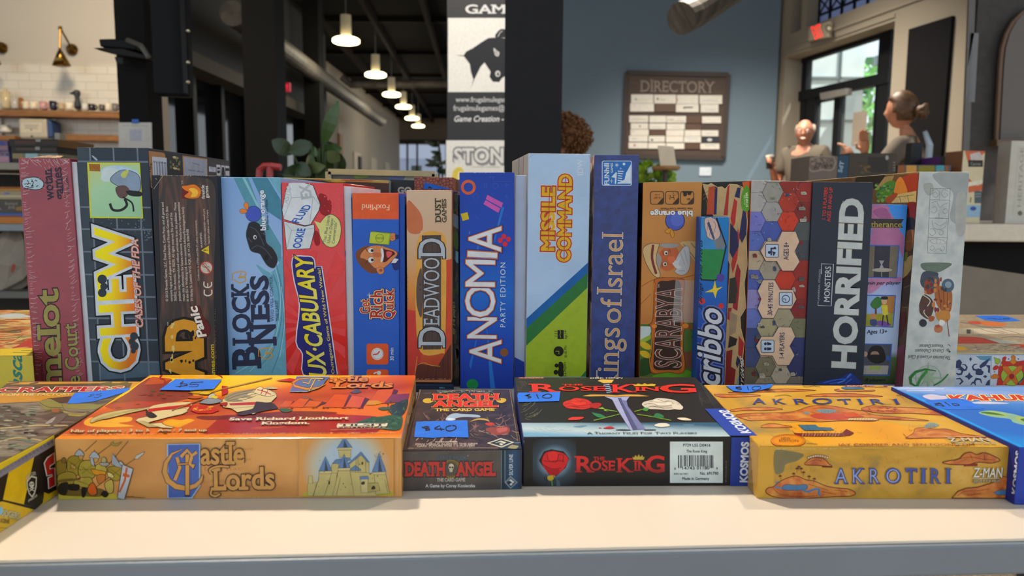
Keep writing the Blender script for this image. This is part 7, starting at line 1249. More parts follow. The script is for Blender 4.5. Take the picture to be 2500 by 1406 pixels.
a.poly(wl, 1215, 950, 1330, 870, 1410, 940, 1410, 1060, 1215, 1060, o=ck, ow=4).poly(rf, 1190, 965, 1330, 838, 1415, 945, 1395, 945, 1330, 872, 1215, 960, o=sh_, ow=4).poly(wl, 1210, 1040, 1480, 1055, 1500, 1285, 1250, 1285, o=ck, ow=4).poly(rf, 1220, 1015, 1270, 975, 1330, 1020, 1330, 1030, 1225, 1030, o=sh_, ow=4).poly(wl, 905, 1040, 1035, 1038, 1010, 1130, 960, 1285, 845, 1285, 900, 1120, o=ck, ow=4)
a.poly(wl, 1100, 1010, 1215, 1005, 1225, 1080, 1260, 1285, 1040, 1285, 1090, 1080, o=ck, ow=4).poly(wl, 1460, 1045, 1575, 1045, 1590, 1120, 1620, 1260, 1480, 1270, o=ck, ow=4).poly(wl, 1098, 810, 1228, 810, 1222, 900, 1110, 895, o=ck, ow=4).poly('b0a57c', 1085, 795, 1240, 790, 1232, 820, 1095, 822, o=ck, ow=4)
for q in ((1160, 690, 1240, 795, 1085, 800), (970, 885, 1035, 1035, 902, 1040), (1158, 860, 1218, 1000, 1095, 1010), (1512, 850, 1582, 1040, 1442, 1045)): a.poly(rf, *q, o=sh_, ow=4).poly(sh_, q[0], q[1] + 30, q[0] + (q[2] - q[0]) * .45, q[3], q[0] - 10, q[3] + 2)
for x, y in ((970, 1035), (1158, 1005), (1512, 1045)): a.poly('b0a57c', x - 65, y, x + 66, y - 4, x + 58, y + 24, x - 58, y + 26, o=ck, ow=3)
a.poly(rf, 1315, 1090, 1400, 1085, 1408, 1115, 1320, 1118, o=sh_, ow=3).poly('b0a57c', 1325, 1118, 1400, 1115, 1400, 1250, 1330, 1250, o=ck, ow=3).poly('9a8f62', 1395, 1160, 1500, 1150, 1520, 1230, 1400, 1250, o=ck, ow=3).blob('3a3424', 1335, 1145, 1365, 1140, 1365, 1165, 1335, 1170).blob('3a3424', 1435, 1200, 1460, 1180, 1475, 1210, 1440, 1220).disc('3a3424', 1342, 955, 8, 16).disc('3a3424', 1008, 1150, 7, 20).mottle(('4a452e',), 26, 900, 830, 1560, 1220, 7, 9, 4).lines(ck, 3, (1280, 900, 1275, 1050), (1300, 900, 1300, 1050), (1375, 920, 1378, 1050), (880, 1160, 850, 1285), (1120, 1100, 1080, 1285), (1570, 1120, 1600, 1250)).done()
a = art(castle, 'front', 'edge_wear_print', G3); a.wear('c8b898', -2000, 690, 1690, 668, 8, 3, .5).wear('b8a88a', 1695, 680, 1690, 1270, -10, 6, .4).wear('c0b090', -1900, 1322, 1650, 1292, -8, 5, .6).done()
# top
a = art(castle, 'top', 'sunset_print', G2, rough=.3, coat=.3)
a.poly(a.grad(700, 60, 640, 690, ((0, 'dc981c'), (.22, 'e6b81e'), (.46, 'e4ae1e'), (.58, 'b8602a'), (.75, '93402a'), (1, 'c06a2c')), warp=.25, wscale=9), 1030, 70, 3700, 66, 3560, 655, 70, 672).poly('7a3a2a', 1010, 90, 1250, 110, 1130, 210, 1400, 200, 1480, 290, 1250, 340, 960, 390, 560, 380, 800, 240, 900, 160).blob('963f2c', 560, 380, 900, 330, 1300, 350, 1500, 430, 1400, 470, 950, 460)
a.poly('a8542c', 1040, 80, 1240, 100, 1150, 150, 960, 160).blob('c9981f', 1100, 68, 1600, 62, 1720, 66, 1640, 100, 1300, 100).line('8c2a1c', 18, 1140, 66, 1120, 95, 1170, 120, 1160, 150, sm=4).line('8c2a1c', 12, 1700, 64, 1740, 80, 1745, 98, sm=3).blob('d19a2c', 350, 540, 430, 490, 560, 520, 700, 490, 830, 490, 820, 530, 700, 550, 860, 580, 600, 590, 400, 580).blob('d19a2c', 1150, 550, 1220, 510, 1330, 520, 1420, 505, 1510, 540, 1480, 560, 1700, 580, 1840, 545, 1700, 590, 1300, 590)
a.poly('8a2c22', 1750, 470, 2400, 430, 3300, 480, 3400, 560, 3300, 650, 1560, 660, 1600, 560).poly('b3602c', 1620, 450, 1750, 470, 1600, 600, 1450, 640, 1300, 600).blob('6c2a24', 1500, 480, 1900, 470, 2400, 430, 2900, 440, 2700, 480, 2000, 500, 1600, 520).mottle(('5c241c',), 26, 600, 250, 1400, 460, 50, 5, 6).mottle(('4a2018',), 20, 1700, 460, 2600, 500, 60, 5, 8).mottle(('4a4a2c',), 4, 920, 225, 1160, 260, 44, 12, 6)
a.blob('a04a24', 2020, 600, 2200, 580, 2400, 585, 2300, 600, 2100, 610).done()
a = art(castle, 'top', 'castle_ruins_print', G3, rough=.3, coat=.3)
a.blob('c07820', 1330, 330, 1500, 320, 1550, 350, 1400, 370)
for q in ((500, 385, 560, 320, 645, 325, 600, 390), (590, 385, 720, 290, 810, 300, 740, 390), (750, 385, 810, 320, 940, 330, 880, 385), (940, 390, 1060, 255, 1210, 260, 1150, 390), (1170, 390, 1240, 265, 1370, 290, 1320, 395), (1400, 340, 1500, 210, 1660, 205, 1600, 350)): a.poly('b4562a', *q, o='5c2018', ow=3).poly('4c2438', q[4], q[5], q[4] + 45, q[5] + 15, q[6] + 30, q[7] - 10, q[6], q[7])
a.poly('4c4a58', 1215, 240, 1290, 200, 1340, 235, 1280, 250).poly('7d4a4a', 720, 290, 770, 270, 820, 295, 760, 305).mottle(('5c2018',), 16, 520, 390, 1400, 402, 24, 6, 6).poly('6a3a50', 1640, 260, 1820, 250, 1800, 330, 1560, 350).blob('b88428', 1400, 330, 1480, 320, 1540, 345, 1460, 365, 1390, 360).blob('35543c', 1250, 560, 1400, 500, 1550, 480, 1720, 460, 1750, 540, 1700, 620, 1500, 600, 1380, 560).blob('2c3f3c', 1600, 400, 1700, 340, 1800, 310, 1790, 400, 1740, 470, 1650, 460).blob('35543c', 1500, 400, 1560, 385, 1620, 400, 1560, 420).blob('35543c', 500, 405, 580, 398, 640, 420, 560, 440)
a.mottle(('4a7048', '26402c'), 26, 1380, 490, 1720, 590, 20, 9, 4).mottle(('4a7048', '26402c', '3a2a40'), 16, 1600, 330, 1780, 450, 18, 9, 4).done()
a = art(castle, 'top', 'horse_print', G2, rough=.3, coat=.3); hk = '2c2018'
a.poly('c4b488', 985, 405, 1050, 370, 1200, 345, 1430, 336, 1445, 360, 1380, 430, 1300, 450, 1250, 460, 1120, 450, 1010, 450).blob('b0a070', 415, 530, 440, 500, 560, 450, 750, 415, 960, 395, 1010, 385, 980, 410, 800, 450, 640, 490, 500, 520, 430, 545, o=hk, ow=3).lines('6a5c38', 3, (440, 530, 600, 470, 900, 405), (470, 520, 700, 455, 960, 400), sm=4)
a.poly('c9b98e', 990, 440, 1100, 420, 1380, 400, 1400, 430, 1340, 460, 1200, 490, 1050, 530, 1000, 545, 1010, 555, 1130, 545, 1180, 575, 1260, 590, 1240, 600, 1130, 595, 960, 545, 870, 525, 900, 500, 1040, 470, o=hk, ow=4).poly('a89a6c', 870, 525, 960, 530, 1100, 590, 1000, 590, o=hk, ow=3).blob('2a1c18', 980, 420, 1040, 440, 1090, 480, 1040, 500, 990, 480).poly('a4241c', 1000, 405, 1430, 355, 1430, 385, 1200, 410, 1000, 440).poly('a4241c', 1440, 370, 1640, 375, 1720, 420, 1640, 450, 1500, 450, 1430, 420).mottle(('d0a030',), 18, 1455, 380, 1640, 420, 26, 7, 4)
a.poly('c4b488', 1720, 330, 1800, 280, 1900, 230, 2068, 205, 2200, 215, 2280, 230, 2300, 280, 2240, 340, 2100, 350, 2090, 390, 1900, 410, 1760, 390, o=hk, ow=4).blob('8c8064', 1770, 290, 1850, 240, 1990, 215, 2080, 210, 2000, 260, 2060, 290, 1900, 300, 1960, 330, 1800, 330).lines(hk, 4, (1780, 300, 1880, 250, 2060, 215), (1790, 315, 1900, 270, 2080, 230), (1800, 330, 1950, 290, 2090, 250), (1850, 335, 2000, 305, 2090, 270), sm=4).poly('9c261e', 1820, 350, 2080, 335, 2130, 345, 2060, 365, 1830, 370)
a.poly('cbbd94', 2060, 240, 2100, 190, 2140, 178, 2160, 195, 2230, 215, 2290, 250, 2275, 270, 2200, 280, 2120, 260, o=hk, ow=4).lines('9c261e', 8, (2100, 210, 2190, 235, 2240, 260), (2160, 200, 2140, 255), (2210, 215, 2180, 270)).disc(hk, 2150, 215, 6).blob('b0a47c', 2170, 195, 2240, 180, 2310, 200, 2240, 205).poly('c4b488', 1840, 400, 2200, 370, 2215, 380, 2100, 440, 2060, 460, 2030, 450, 2090, 400, 1900, 440, o=hk, ow=3).poly('3a2420', 2090, 330, 2270, 350, 2320, 400, 2200, 420, 1960, 470, 1880, 460, 2060, 400)
a.blob('7c8088', 1520, 340, 1620, 290, 1700, 300, 1750, 330, 1640, 355, 1560, 350, o=hk, ow=3).blob('a4a89c', 1600, 290, 1640, 250, 1680, 260, 1660, 300, o=hk, ow=3).poly('a02c20', 1745, 170, 1805, 180, 1805, 245, 1745, 270, o=hk, ow=3).line(hk, 9, 1410, 240, 1600, 250, 1720, 210, 2250, 90).line('c09a3c', 5, 1410, 240, 1600, 250, 1720, 210, 2250, 90).line(hk, 12, 1240, 420, 1560, 300).line('a4683a', 8, 1240, 420, 1560, 300)
a.blob('c0a02c', 1510, 250, 1560, 225, 1640, 235, 1600, 260, o=hk, ow=3).blob('c8b83c', 1640, 270, 1700, 280, 1690, 300, 1640, 290).blob('a8541c', 1400, 290, 1480, 270, 1560, 280, 1480, 300).blob('8a2c1c', 1720, 350, 1800, 340, 1780, 380).poly('a4241c', 2280, 120, 2430, 95, 2520, 110, 2440, 130).done()
a = art(castle, 'top', 'title_lettering', G3, rough=.3, coat=.3)
a.poly('53658c', 680, 78, 1015, 80, 905, 195, 780, 230, 608, 232, o='9098a0', ow=6).line('4a3022', [8, 20, 26, 28, 26, 18, 8], 850, 90, 700, 105, 640, 140, 660, 175, 780, 205, 900, 190, 975, 150).line('c08040', [3, 13, 19, 21, 19, 11, 3], 850, 90, 700, 105, 640, 140, 660, 175, 780, 205, 900, 190, 975, 150).line('4a3022', 18, 740, 135, 800, 150, 830, 95, 960, 100, 900, 120).line('c0a078', 10, 740, 135, 800, 150, 830, 95, 960, 100, 900, 120).line('4a3022', 20, 870, 100, 800, 230).line('c0a078', 11, 868, 104, 802, 226)
a.text('c07c3c', 'astle', 1010, 130, 1390, 128, 60, up=(.35, -1), bold=.03, serif=.2, o='54301c', ow=.03).text('c07c3c', 'Lords', 1040, 192, 1640, 188, 62, up=(.35, -1), bold=.03, serif=.2, o='54301c', ow=.03).done()
a = art(castle, 'top', 'subtitle_lettering', G3, rough=.3, coat=.3); a.text('d8cdb0', 'Save Richard Lionheart', 0, 520, 1200, 508, 28, up=(.3, -1), bold=.03, serif=.14, sh='3a1814', shd=(3, 3)).text('d8cdb0', 'Kingdom.', 318, 562, 806, 556, 28, up=(.3, -1), bold=.03, serif=.14, sh='3a1814', shd=(3, 3)).done()
a = art(castle, 'top', 'publisher_lettering', G3, rough=.3, coat=.3); a.poly('cfc8b0', 1095, 553, 1600, 550, 1590, 580, 1082, 585).text('2c2c24', 'TILSIT', 1110, 580, 1570, 577, 24, up=(.2, -1), bold=.03, serif=.16).text('c4bca4', 'EDITIONS', 1080, 600, 1580, 594, 13, up=(.2, -1), serif=.1).line('c4bca4', 2, 1020, 617, 1640, 600).done()
a = art(castle, 'top', 'players_lettering', G2, rough=.3, coat=.3); a.text('d0b48c', 'Nbr of players : 3 to 5', 210, 640, 1010, 632, 26, up=(.2, -1), bold=.03, serif=.15, o='54341c', ow=.04).text('d0b48c', 'Age : 7 and up', 1090, 630, 1590, 628, 24, up=(.2, -1), bold=.03, serif=.15, o='54341c', ow=.04).done()
a = art(castle, 'top', 'edge_wear_print', G2, rough=.3, coat=.3); a.wear('d8b088', 80, 668, 3540, 648, -9, 4, .35).done()
tape(castle, 'top', G2, (1110, 212, 1275, 104, 1745, 108, 1660, 205, 1400, 218), [(7, (1275, 180, 1400, 172), (1360, 132, 1320, 150, 1400, 158, 1310, 185), (1350, 125, 1320, 188)), (7, (1435, 140, 1555, 134), (1440, 142, 1420, 160, 1500, 158, 1490, 180, 1410, 182))])
a = art(castle, 'right', 'side_print', G3); a.mottle(('a67e50', '8c6a48', 'b89468'), 14, 1700, 150, 1880, 1200, 30, 80, 4).blob('4a5470', 1710, 700, 1745, 660, 1740, 560, 1712, 620).done()
# ---- small dark grey box
dn = mnoise(((.3, '191618'), (.45, '2e2628'), (.6, '3f3336'), (.72, '6a4c48'), (.8, '2c2628')), 38, 7, 2, rough=.35)
a = art(angel, 'top', 'battle_print', G4); a.poly(dn, 262, 96, 1340, 92, 1478, 815, 52, 830)
rr = random.Random(2)
a.scratch('8a6a68', 30, 240, 370, 1300, 620, 130, 5, 0, .9, 3).scratch('b09890', 18, 200, 640, 700, 740, 90, 6, -.9, .2, 4).blob('8c9cb0', 570, 450, 620, 400, 700, 380, 760, 390, 950, 400, 970, 430, 800, 425, 690, 440, 640, 465, 590, 468).blob('b8c4d0', 580, 450, 620, 435, 690, 450, 640, 468).scratch('a9927c', 16, 860, 480, 1380, 660, 150, 4, .15, .3, 6).blob('9c3c34', 1040, 500, 1120, 490, 1150, 520, 1080, 530).blob('7a4440', 1060, 560, 1300, 540, 1320, 610, 1180, 640, 1080, 600).blob('9c5c58', 1180, 560, 1290, 550, 1290, 590, 1200, 610).blob('a08858', 860, 480, 960, 440, 1060, 450, 1090, 490, 1060, 470, 960, 460)
a.lines('8f7a60', 5, (275, 98, 90, 790), (1330, 98, 1425, 712), (1352, 98, 1452, 712)).lines('5c4c40', 10, (262, 98, 62, 812), (1342, 95, 1470, 720)).line('9a8672', 4, 90, 795, 1215, 790).done()
a = art(angel, 'top', 'title_lettering', G4); a.ring('a08c50', 790, 205, 370, 9, 95).blob('b09440', 300, 230, 340, 205, 410, 210, 430, 235, 380, 262, 320, 255).blob('b09440', 1170, 225, 1220, 200, 1280, 210, 1285, 235, 1240, 260, 1190, 250).text('5c6a74', 'SPACE HULK', 470, 138, 1150, 136, 28, up=(0, -1), bold=.03, o='1a1c20', ow=.03)
a.text('b4302a', 'DEATH', 425, 222, 1195, 218, 66, up=(.02, -1), bold=.06, serif=.06, o=['1a1616', '9a8458'], ow=[.075, .03]).text('b4302a', 'ANGEL', 415, 305, 1185, 302, 66, up=(.02, -1), bold=.06, serif=.06, o=['1a1616', '9a8458'], ow=[.075, .03]).text('c0a458', 'THE CARD GAME', 450, 355, 1150, 352, 30, up=(0, -1), bold=.045, serif=.05).line('9a8458', 4, 395, 350, 400, 330, 1185, 325, 1185, 345).done()
a = art(angel, 'top', 'caption_lettering', G4); a.text('c4b8ae', 'WARHAMMER', 445, 728, 712, 726, 15, bold=.03).text('b8aca4', 'MAN VERSUS ALIEN IN THE GRIM', 215, 758, 950, 752, 20, bold=.01, serif=.08).text('b8aca4', 'DARK FUTURE FOR 1-6 PLAYERS', 232, 780, 918, 776, 20, bold=.01, serif=.08).done()
a = art(angel, 'top', 'publisher_logo', G4); a.poly('2c3a48', 1130, 735, 1230, 680, 1440, 718, 1478, 730, 1480, 815, 1230, 812).poly('b9b8a8', 1058, 735, 1225, 676, 1385, 725, 1232, 788).poly('28323c', 1090, 734, 1225, 688, 1352, 726, 1232, 774).poly('b9b8a8', 1150, 735, 1225, 705, 1290, 725, 1230, 765, 1205, 745, 1225, 735, 1200, 725).line('28323c', 8, 1210, 722, 1260, 745).line('8aa0ac', 4, 1390, 732, 1478, 730).poly('8a8468', 1300, 790, 1355, 752, 1440, 770, 1400, 805).done()
tape(angel, 'top', G4, (200, 662, 222, 480, 828, 464, 842, 668, 600, 660, 420, 672), [(14, (378, 545, 330, 540, 320, 555, 372, 565, 380, 580, 330, 585), (350, 530, 345, 590)), (14, (290, 545, 330, 560, 350, 578)), (14, (505, 528, 440, 565, 560, 572)), (14, (510, 548, 522, 590)), (14, (640, 528, 580, 545, 585, 585, 640, 590, 690, 565, 690, 535, 650, 525))])
a = art(angel, 'front', 'stone_print', G4); a.poly(mnoise(((.3, '3a3635'), (.5, '47423f'), (.7, '524c48')), 40, 6, rough=.4), 50, 835, 1478, 818, 1475, 1292, 42, 1296).poly('232b33', 1222, 822, 1478, 815, 1474, 1290, 1222, 1292).poly(a.grad(1240, 1000, 1480, 1000, ((0, '28313a'), (.6, '2f4a64'), (1, '222a33'))), 1238, 822, 1478, 816, 1474, 1290, 1238, 1292).done()
a = art(angel, 'front', 'title_lettering', G4); a.ring('6a5c2c', 635, 1040, 92, 26, 98).ring('3c3628', 635, 1040, 122, 6, 112).ring('8a783c', 635, 1040, 112, 5, 104).text('52606a', 'SPACE HULK', 472, 932, 822, 930, 48, bold=.03, o='24201f', ow=.035).disc('7a7a7a', 836, 884, 7)
a.text('a03c36', 'DEATH', 92, 1120, 568, 1118, 152, bold=.055, serif=.07, o=['241c1c', '5a4a48'], ow=[.06, .02]).text('a03c36', 'ANGEL', 700, 1118, 1160, 1116, 150, bold=.055, serif=.07, o=['241c1c', '5a4a48'], ow=[.06, .02]).blob('b0aa94', 608, 1010, 618, 985, 640, 978, 662, 990, 668, 1020, 655, 1045, 650, 1075, 622, 1075, 618, 1045, 606, 1030).disc('201c1a', 623, 1022, 11, 12).disc('201c1a', 652, 1022, 11, 12).poly('201c1a', 632, 1048, 645, 1048, 638, 1034).lines('201c1a', 2, (628, 1060, 628, 1076), (636, 1060, 636, 1076), (644, 1060, 644, 1076)).text('8a8684', 'TM', 1118, 965, 1146, 965, 12)
a.text('a8a49c', 'THE CARD GAME', 470, 1190, 802, 1188, 40, bold=.03, serif=.05).text('c4c2be', 'A Game by Corey Konieczka', 332, 1258, 920, 1256, 36, bold=.025, serif=.06).done()
a = art(angel, 'front', 'publisher_logo', G4); a.lines('7f97a4', 5, (1230, 780, 1230, 1290), (1274, 782, 1274, 1200)).text('b4c0c8', 'SILVER LINE', 1366, 1115, 1366, 868, 42, bold=.015).poly('28323c', 1340, 1128, 1420, 1200, 1340, 1272, 1274, 1200, o='a4b0b8', ow=6).poly('28323c', 1340, 1142, 1404, 1200, 1340, 1260, 1288, 1200, o='a4b0b8', ow=4).poly('b4bec4', 1312, 1185, 1340, 1160, 1385, 1195, 1345, 1240, 1325, 1225, 1355, 1200, 1330, 1180).line('28323c', 7, 1325, 1180, 1365, 1212).done()
a = art(angel, 'front', 'edge_wear_print', G4); a.wear('8a8078', 52, 833, 1220, 822, 5, 3, .6).wear('a09688', 1478, 820, 1476, 1290, -7, 6, .5).wear('9a9084', 44, 840, 42, 1290, 6, 4, .7).done()
# ---- black square box with the sword and roses
a = art(rose, 'top', 'night_print', G5); a.poly(a.grad(400, 80, 1500, 400, ((0, '262a1a'), (.35, '1f1f17'), (.6, '181714'), (1, '1c1a19')), warp=.2, wscale=10), 70, 82, 1820, 78, 2165, 660, 150, 660).poly(a.grad(1000, 520, 1010, 668, ((0, '34566a'), (.35, '8aa0ac'), (.7, 'a9b8bc'), (1, '6f93ac')), warp=.35, wscale=14), 118, 525, 2075, 520, 2162, 664, 152, 664)
a.scratch('6a6c50', 14, 120, 330, 260, 480, 110, 3, -.3, .5, 4).scratch('4a3c34', 16, 80, 110, 180, 220, 60, 5, .6, .8, 7).scratch('4c443c', 14, 1840, 200, 2000, 320, 90, 4, .9, .5, 8).scratch('6a7f8a', 16, 200, 540, 2000, 620, 130, 2, .1, .2, 9).blob('5f7c8c', 630, 560, 720, 548, 770, 552, 700, 570).blob('5f7c8c', 1700, 540, 1790, 540, 1800, 548, 1720, 550).poly('7a4a34', 100, 82, 350, 80, 345, 96, 110, 96).text('b8a090', '2 Players', 115, 92, 340, 91, 12, up=(.05, -1)).done()
a = art(rose, 'top', 'sword_print', G5); a.poly('8f93b4', 930, 268, 1180, 268, 1150, 310, 1160, 360, 1335, 590, 1185, 596, 1050, 380, 1010, 300, o='2a2a3c', ow=3).poly('4c5070', 1068, 282, 1096, 282, 1260, 590, 1215, 594).poly('6a6e90', 1098, 300, 1150, 310, 1160, 360, 1335, 590, 1262, 592).line('2a2c44', 5, 1066, 282, 1215, 594).blob('1c2830', 1040, 592, 1100, 586, 1180, 590, 1180, 600, 1080, 600).blob('1c2830', 1330, 588, 1430, 588, 1420, 598, 1330, 600)
a.poly('b08c4a', 720, 264, 800, 248, 980, 250, 1050, 256, 1150, 248, 1270, 250, 1385, 266, 1290, 270, 1150, 268, 1040, 275, 940, 266, 800, 270, o='4a3416', ow=3).poly('23364c', 918, 142, 985, 142, 1015, 240, 965, 245, o='10181f', ow=3).lines('b4bcc4', 5, (925, 160, 985, 150), (932, 178, 990, 168), (940, 196, 996, 186), (948, 214, 1002, 204), (955, 232, 1008, 222)).poly('b59c50', 865, 118, 900, 102, 1028, 106, 1005, 138, 930, 142, o='4a3416', ow=3).done()
a = art(rose, 'top', 'roses_print', G5)
def rose_(cx, cy, w, h, c, dk_, lt_):
    e = lambda *p: sum(((cx + x * w, cy + y * h) for x, y in zip(p[::2], p[1::2])), ())
    a.blob(c, *e(-1, .1, -.9, -.4, -.5, -.7, -.2, -1, .3, -.9, .7, -.6, 1, .1, .9, .5, .4, .9, -.2, .8, -.7, .7)).blob(lt_, *e(-.6, -.3, -.2, -.75, .3, -.65, .55, -.2, .2, .1, -.3, .05)).lines(dk_, 4, e(-.9, .1, -.5, -.2, -.1, .3, .5, .2, .9, -.1), e(-.6, -.5, -.1, -.3, .4, -.5, .6, -.1), e(-.5, .3, .1, .6, .7, .5), e(-.2, -.85, .1, -.5, .4, -.7), e(-.8, .5, -.4, .3, 0, .5, .1, .75), sm=4).blob(c, *e(-.2, -.4, .1, -.5, .25, -.25, 0, -.15))
rose_(680, 342, 145, 58, 'a42c26', '5c1014', 'b8382c'); a.blob('8c2420', 800, 340, 880, 330, 905, 350, 860, 385, 800, 370)
rose_(1490, 345, 190, 60, 'b4ada0', '5c564c', 'c8c2b4'); a.blob('c0b8aa', 1600, 340, 1690, 360, 1680, 395, 1600, 385)
a.lines('6a8a2c', 7, (930, 392, 1060, 415), (1080, 440, 980, 465, 830, 500), (1225, 415, 1300, 395), (1250, 440, 1400, 465, 1580, 500), sm=3).poly('7f9a3c', 870, 385, 915, 372, 975, 415, 930, 405, 940, 395).poly('3f7a3c', 1300, 400, 1320, 375, 1370, 385, 1345, 415).blob('2f6a4a', 812, 425, 870, 435, 900, 440, 945, 470, 870, 470).blob('2f6a4a', 1410, 465, 1440, 430, 1500, 450, 1505, 475, 1450, 475).blob('b03a30', 585, 495, 620, 470, 735, 470, 690, 492).blob('c8bda8', 1640, 478, 1720, 475, 1780, 498, 1690, 498).blob('c8c4b4', 1420, 545, 1470, 528, 1540, 530, 1568, 552, 1500, 565, 1440, 560).blob('9c2c30', 930, 572, 980, 558, 1030, 570, 1010, 580, 940, 580).disc('9c2c30', 892, 573, 15, 4).line('33464c', 3, 980, 555, 1030, 545, 1015, 530).done()
a = art(rose, 'top', 'title_lettering', G5); rc = 'ad2f22'
a.text(rc, 'R', 215, 224, 500, 222, 76, up=(-.1, -1), bold=.03, serif=.1).text(rc, 'OSE', 498, 214, 940, 212, 42, up=(-.02, -1), bold=.03, serif=.1).text(rc, 'THE', 528, 165, 722, 163, 16, up=(0, -1), bold=.03, serif=.12).text(rc, 'K', 1000, 228, 1240, 226, 74, up=(-.05, -1), bold=.03, serif=.1).text(rc, 'IN', 1228, 216, 1475, 214, 40, up=(-.1, -1), bold=.03, serif=.12).text(rc, 'G', 1490, 230, 1815, 228, 78, up=(-.2, -1), bold=.035, serif=.1).poly('a8902c', 1205, 150, 1240, 156, 1260, 142, 1300, 154, 1325, 138, 1350, 152, 1390, 145, 1435, 150, 1420, 168, 1225, 168).text('bcb8ac', 'DIRK HENN', 800, 97, 1108, 96, 13, up=(0, -1), bold=.01)
a.text('22303a', 'A Thorny Feud For Two Players', 765, 634, 1832, 632, 22, up=(-.15, -1), serif=.09, caps=.8, bold=.005).done()
a = art(rose, 'top', 'publisher_band', G5); a.poly('29428a', 1908, 388, 2105, 386, 2430, 658, 2165, 662).text('c4ccd4', 'KOSMOS', 2262, 622, 2042, 404, 92, up=(1, -.02), bold=.05).done()
tape(rose, 'top', G5, (72, 324, 100, 232, 508, 224, 496, 312, 300, 318), [(10, (165, 262, 215, 248, 180, 262, 225, 275, 190, 288)), (10, (200, 248, 196, 290)), (10, (275, 245, 298, 292)), (10, (340, 262, 380, 245, 420, 255, 415, 280, 370, 285, 335, 275, 345, 255))])
a = art(rose, 'front', 'rose_print', G5); a.poly(a.grad(450, 900, 450, 1180, ((0, 'a0b8c8'), (.25, '7c98ac'), (.6, '39454e'), (1, '23211f')), radial=True), 240, 680, 660, 680, 660, 1136, 240, 1136)
rose2 = lambda *p: p
a.poly('2a1814', 300, 890, 350, 800, 420, 780, 540, 800, 595, 870, 560, 960, 470, 1040, 400, 1030, 340, 950).blob('ac2a2c', 330, 890, 360, 820, 420, 800, 500, 810, 550, 830, 585, 880, 540, 970, 460, 1035, 400, 1020, 350, 960).blob('bc3230', 400, 810, 450, 800, 480, 830, 470, 890, 410, 900, 380, 850).lines('54101a', 6, (345, 890, 400, 900, 480, 890, 550, 900), (380, 830, 400, 890, 470, 900, 490, 830), (340, 930, 430, 970, 520, 960), (490, 830, 540, 840, 530, 900), (380, 990, 450, 980, 500, 1010), (420, 1000, 430, 1030), sm=4).blob('8c1a20', 350, 940, 420, 975, 500, 975, 470, 1030, 400, 1015)
a.blob('a8962c', 390, 1040, 450, 1036, 440, 1070, 410, 1085, 385, 1070).line('5c7a3c', 12, 425, 1080, 430, 1136).lines('1c1e20', 5, (365, 1020, 380, 1080, 360, 1136), (350, 1050, 370, 1090), (440, 1040, 455, 1090), sm=3).poly('4c5860', 470, 1060, 500, 1090, 510, 1136, 470, 1136).done()
a = art(rose, 'front', 'title_lettering', G5); rc2 = a.grad(1000, 840, 1000, 1010, ((0, 'b0342e'), (.6, 'a83230'), (1, '7a2a28')))
a.text(rc2, 'R', 650, 1000, 832, 1000, 150, bold=.03, serif=.1).text(rc2, 'OSE', 800, 985, 1035, 985, 92, bold=.03, serif=.1).text(rc2, 'THE', 830, 886, 936, 886, 32, bold=.02, serif=.12).text(rc2, 'K', 1055, 1000, 1210, 1000, 130, bold=.03, serif=.1).text(rc2, 'IN', 1220, 986, 1362, 986, 92, bold=.03, serif=.12).text(rc2, 'G', 1345, 1002, 1512, 1002, 156, bold=.035, serif=.1).poly('a8964a', 1205, 850, 1222, 860, 1235, 836, 1255, 855, 1266, 826, 1282, 855, 1302, 836, 1310, 860, 1326, 850, 1316, 882, 1218, 882, o='5a4a1c', ow=2).done()
a = art(rose, 'front', 'barcode_label', G5); a.rrect('bfc9c8', 1570, 706, 2082, 1106, 4)
x = 1648; rr = random.Random(11)
while x < 1995: w_ = rr.choice((4, 4, 7, 11)); a.rect('20222a', x, 838, x + w_, 962 if x < 1690 or x > 1955 or 1815 < x < 1830 else 946); x += w_ + rr.choice((4, 5, 8, 12))
bk_ = '26282e'
for s, x0, y, x1, h in (('P729 L55 D0416', 1698, 755, 1962, 28), ('The Rose King', 1728, 812, 1930, 26), ('8', 1612, 980, 1625, 24), ('14743', 1690, 978, 1808, 30), ('01180', 1830, 976, 1952, 30), ('9', 2018, 978, 2032, 24), ('KIN 1617471', 1610, 1028, 1746, 18), ('No. 691790', 1862, 1028, 2038, 28), ('Made in Germany', 1690, 1078, 1950, 28)): a.text(bk_, s, x0, y, x1, y, h, bold=.006)
a.done()
a = art(rose, 'front', 'publisher_band', G5); a.text('6a6a6a', '691790-01T-051115', 2118, 1100, 2122, 892, 14).poly('2a4084', 2166, 668, 2430, 664, 2422, 1136, 2150, 1136).text('c4ccd6', 'KOSMOS', 2318, 1098, 2334, 714, 70, bold=.055).done()
a = art(rose, 'front', 'edge_wear_print', G5); a.wear('8a8a8c', 160, 668, 2150, 664, 4, 3, .8).wear('b0b0b0', 155, 668, 158, 720, 5, 3, .2).done()
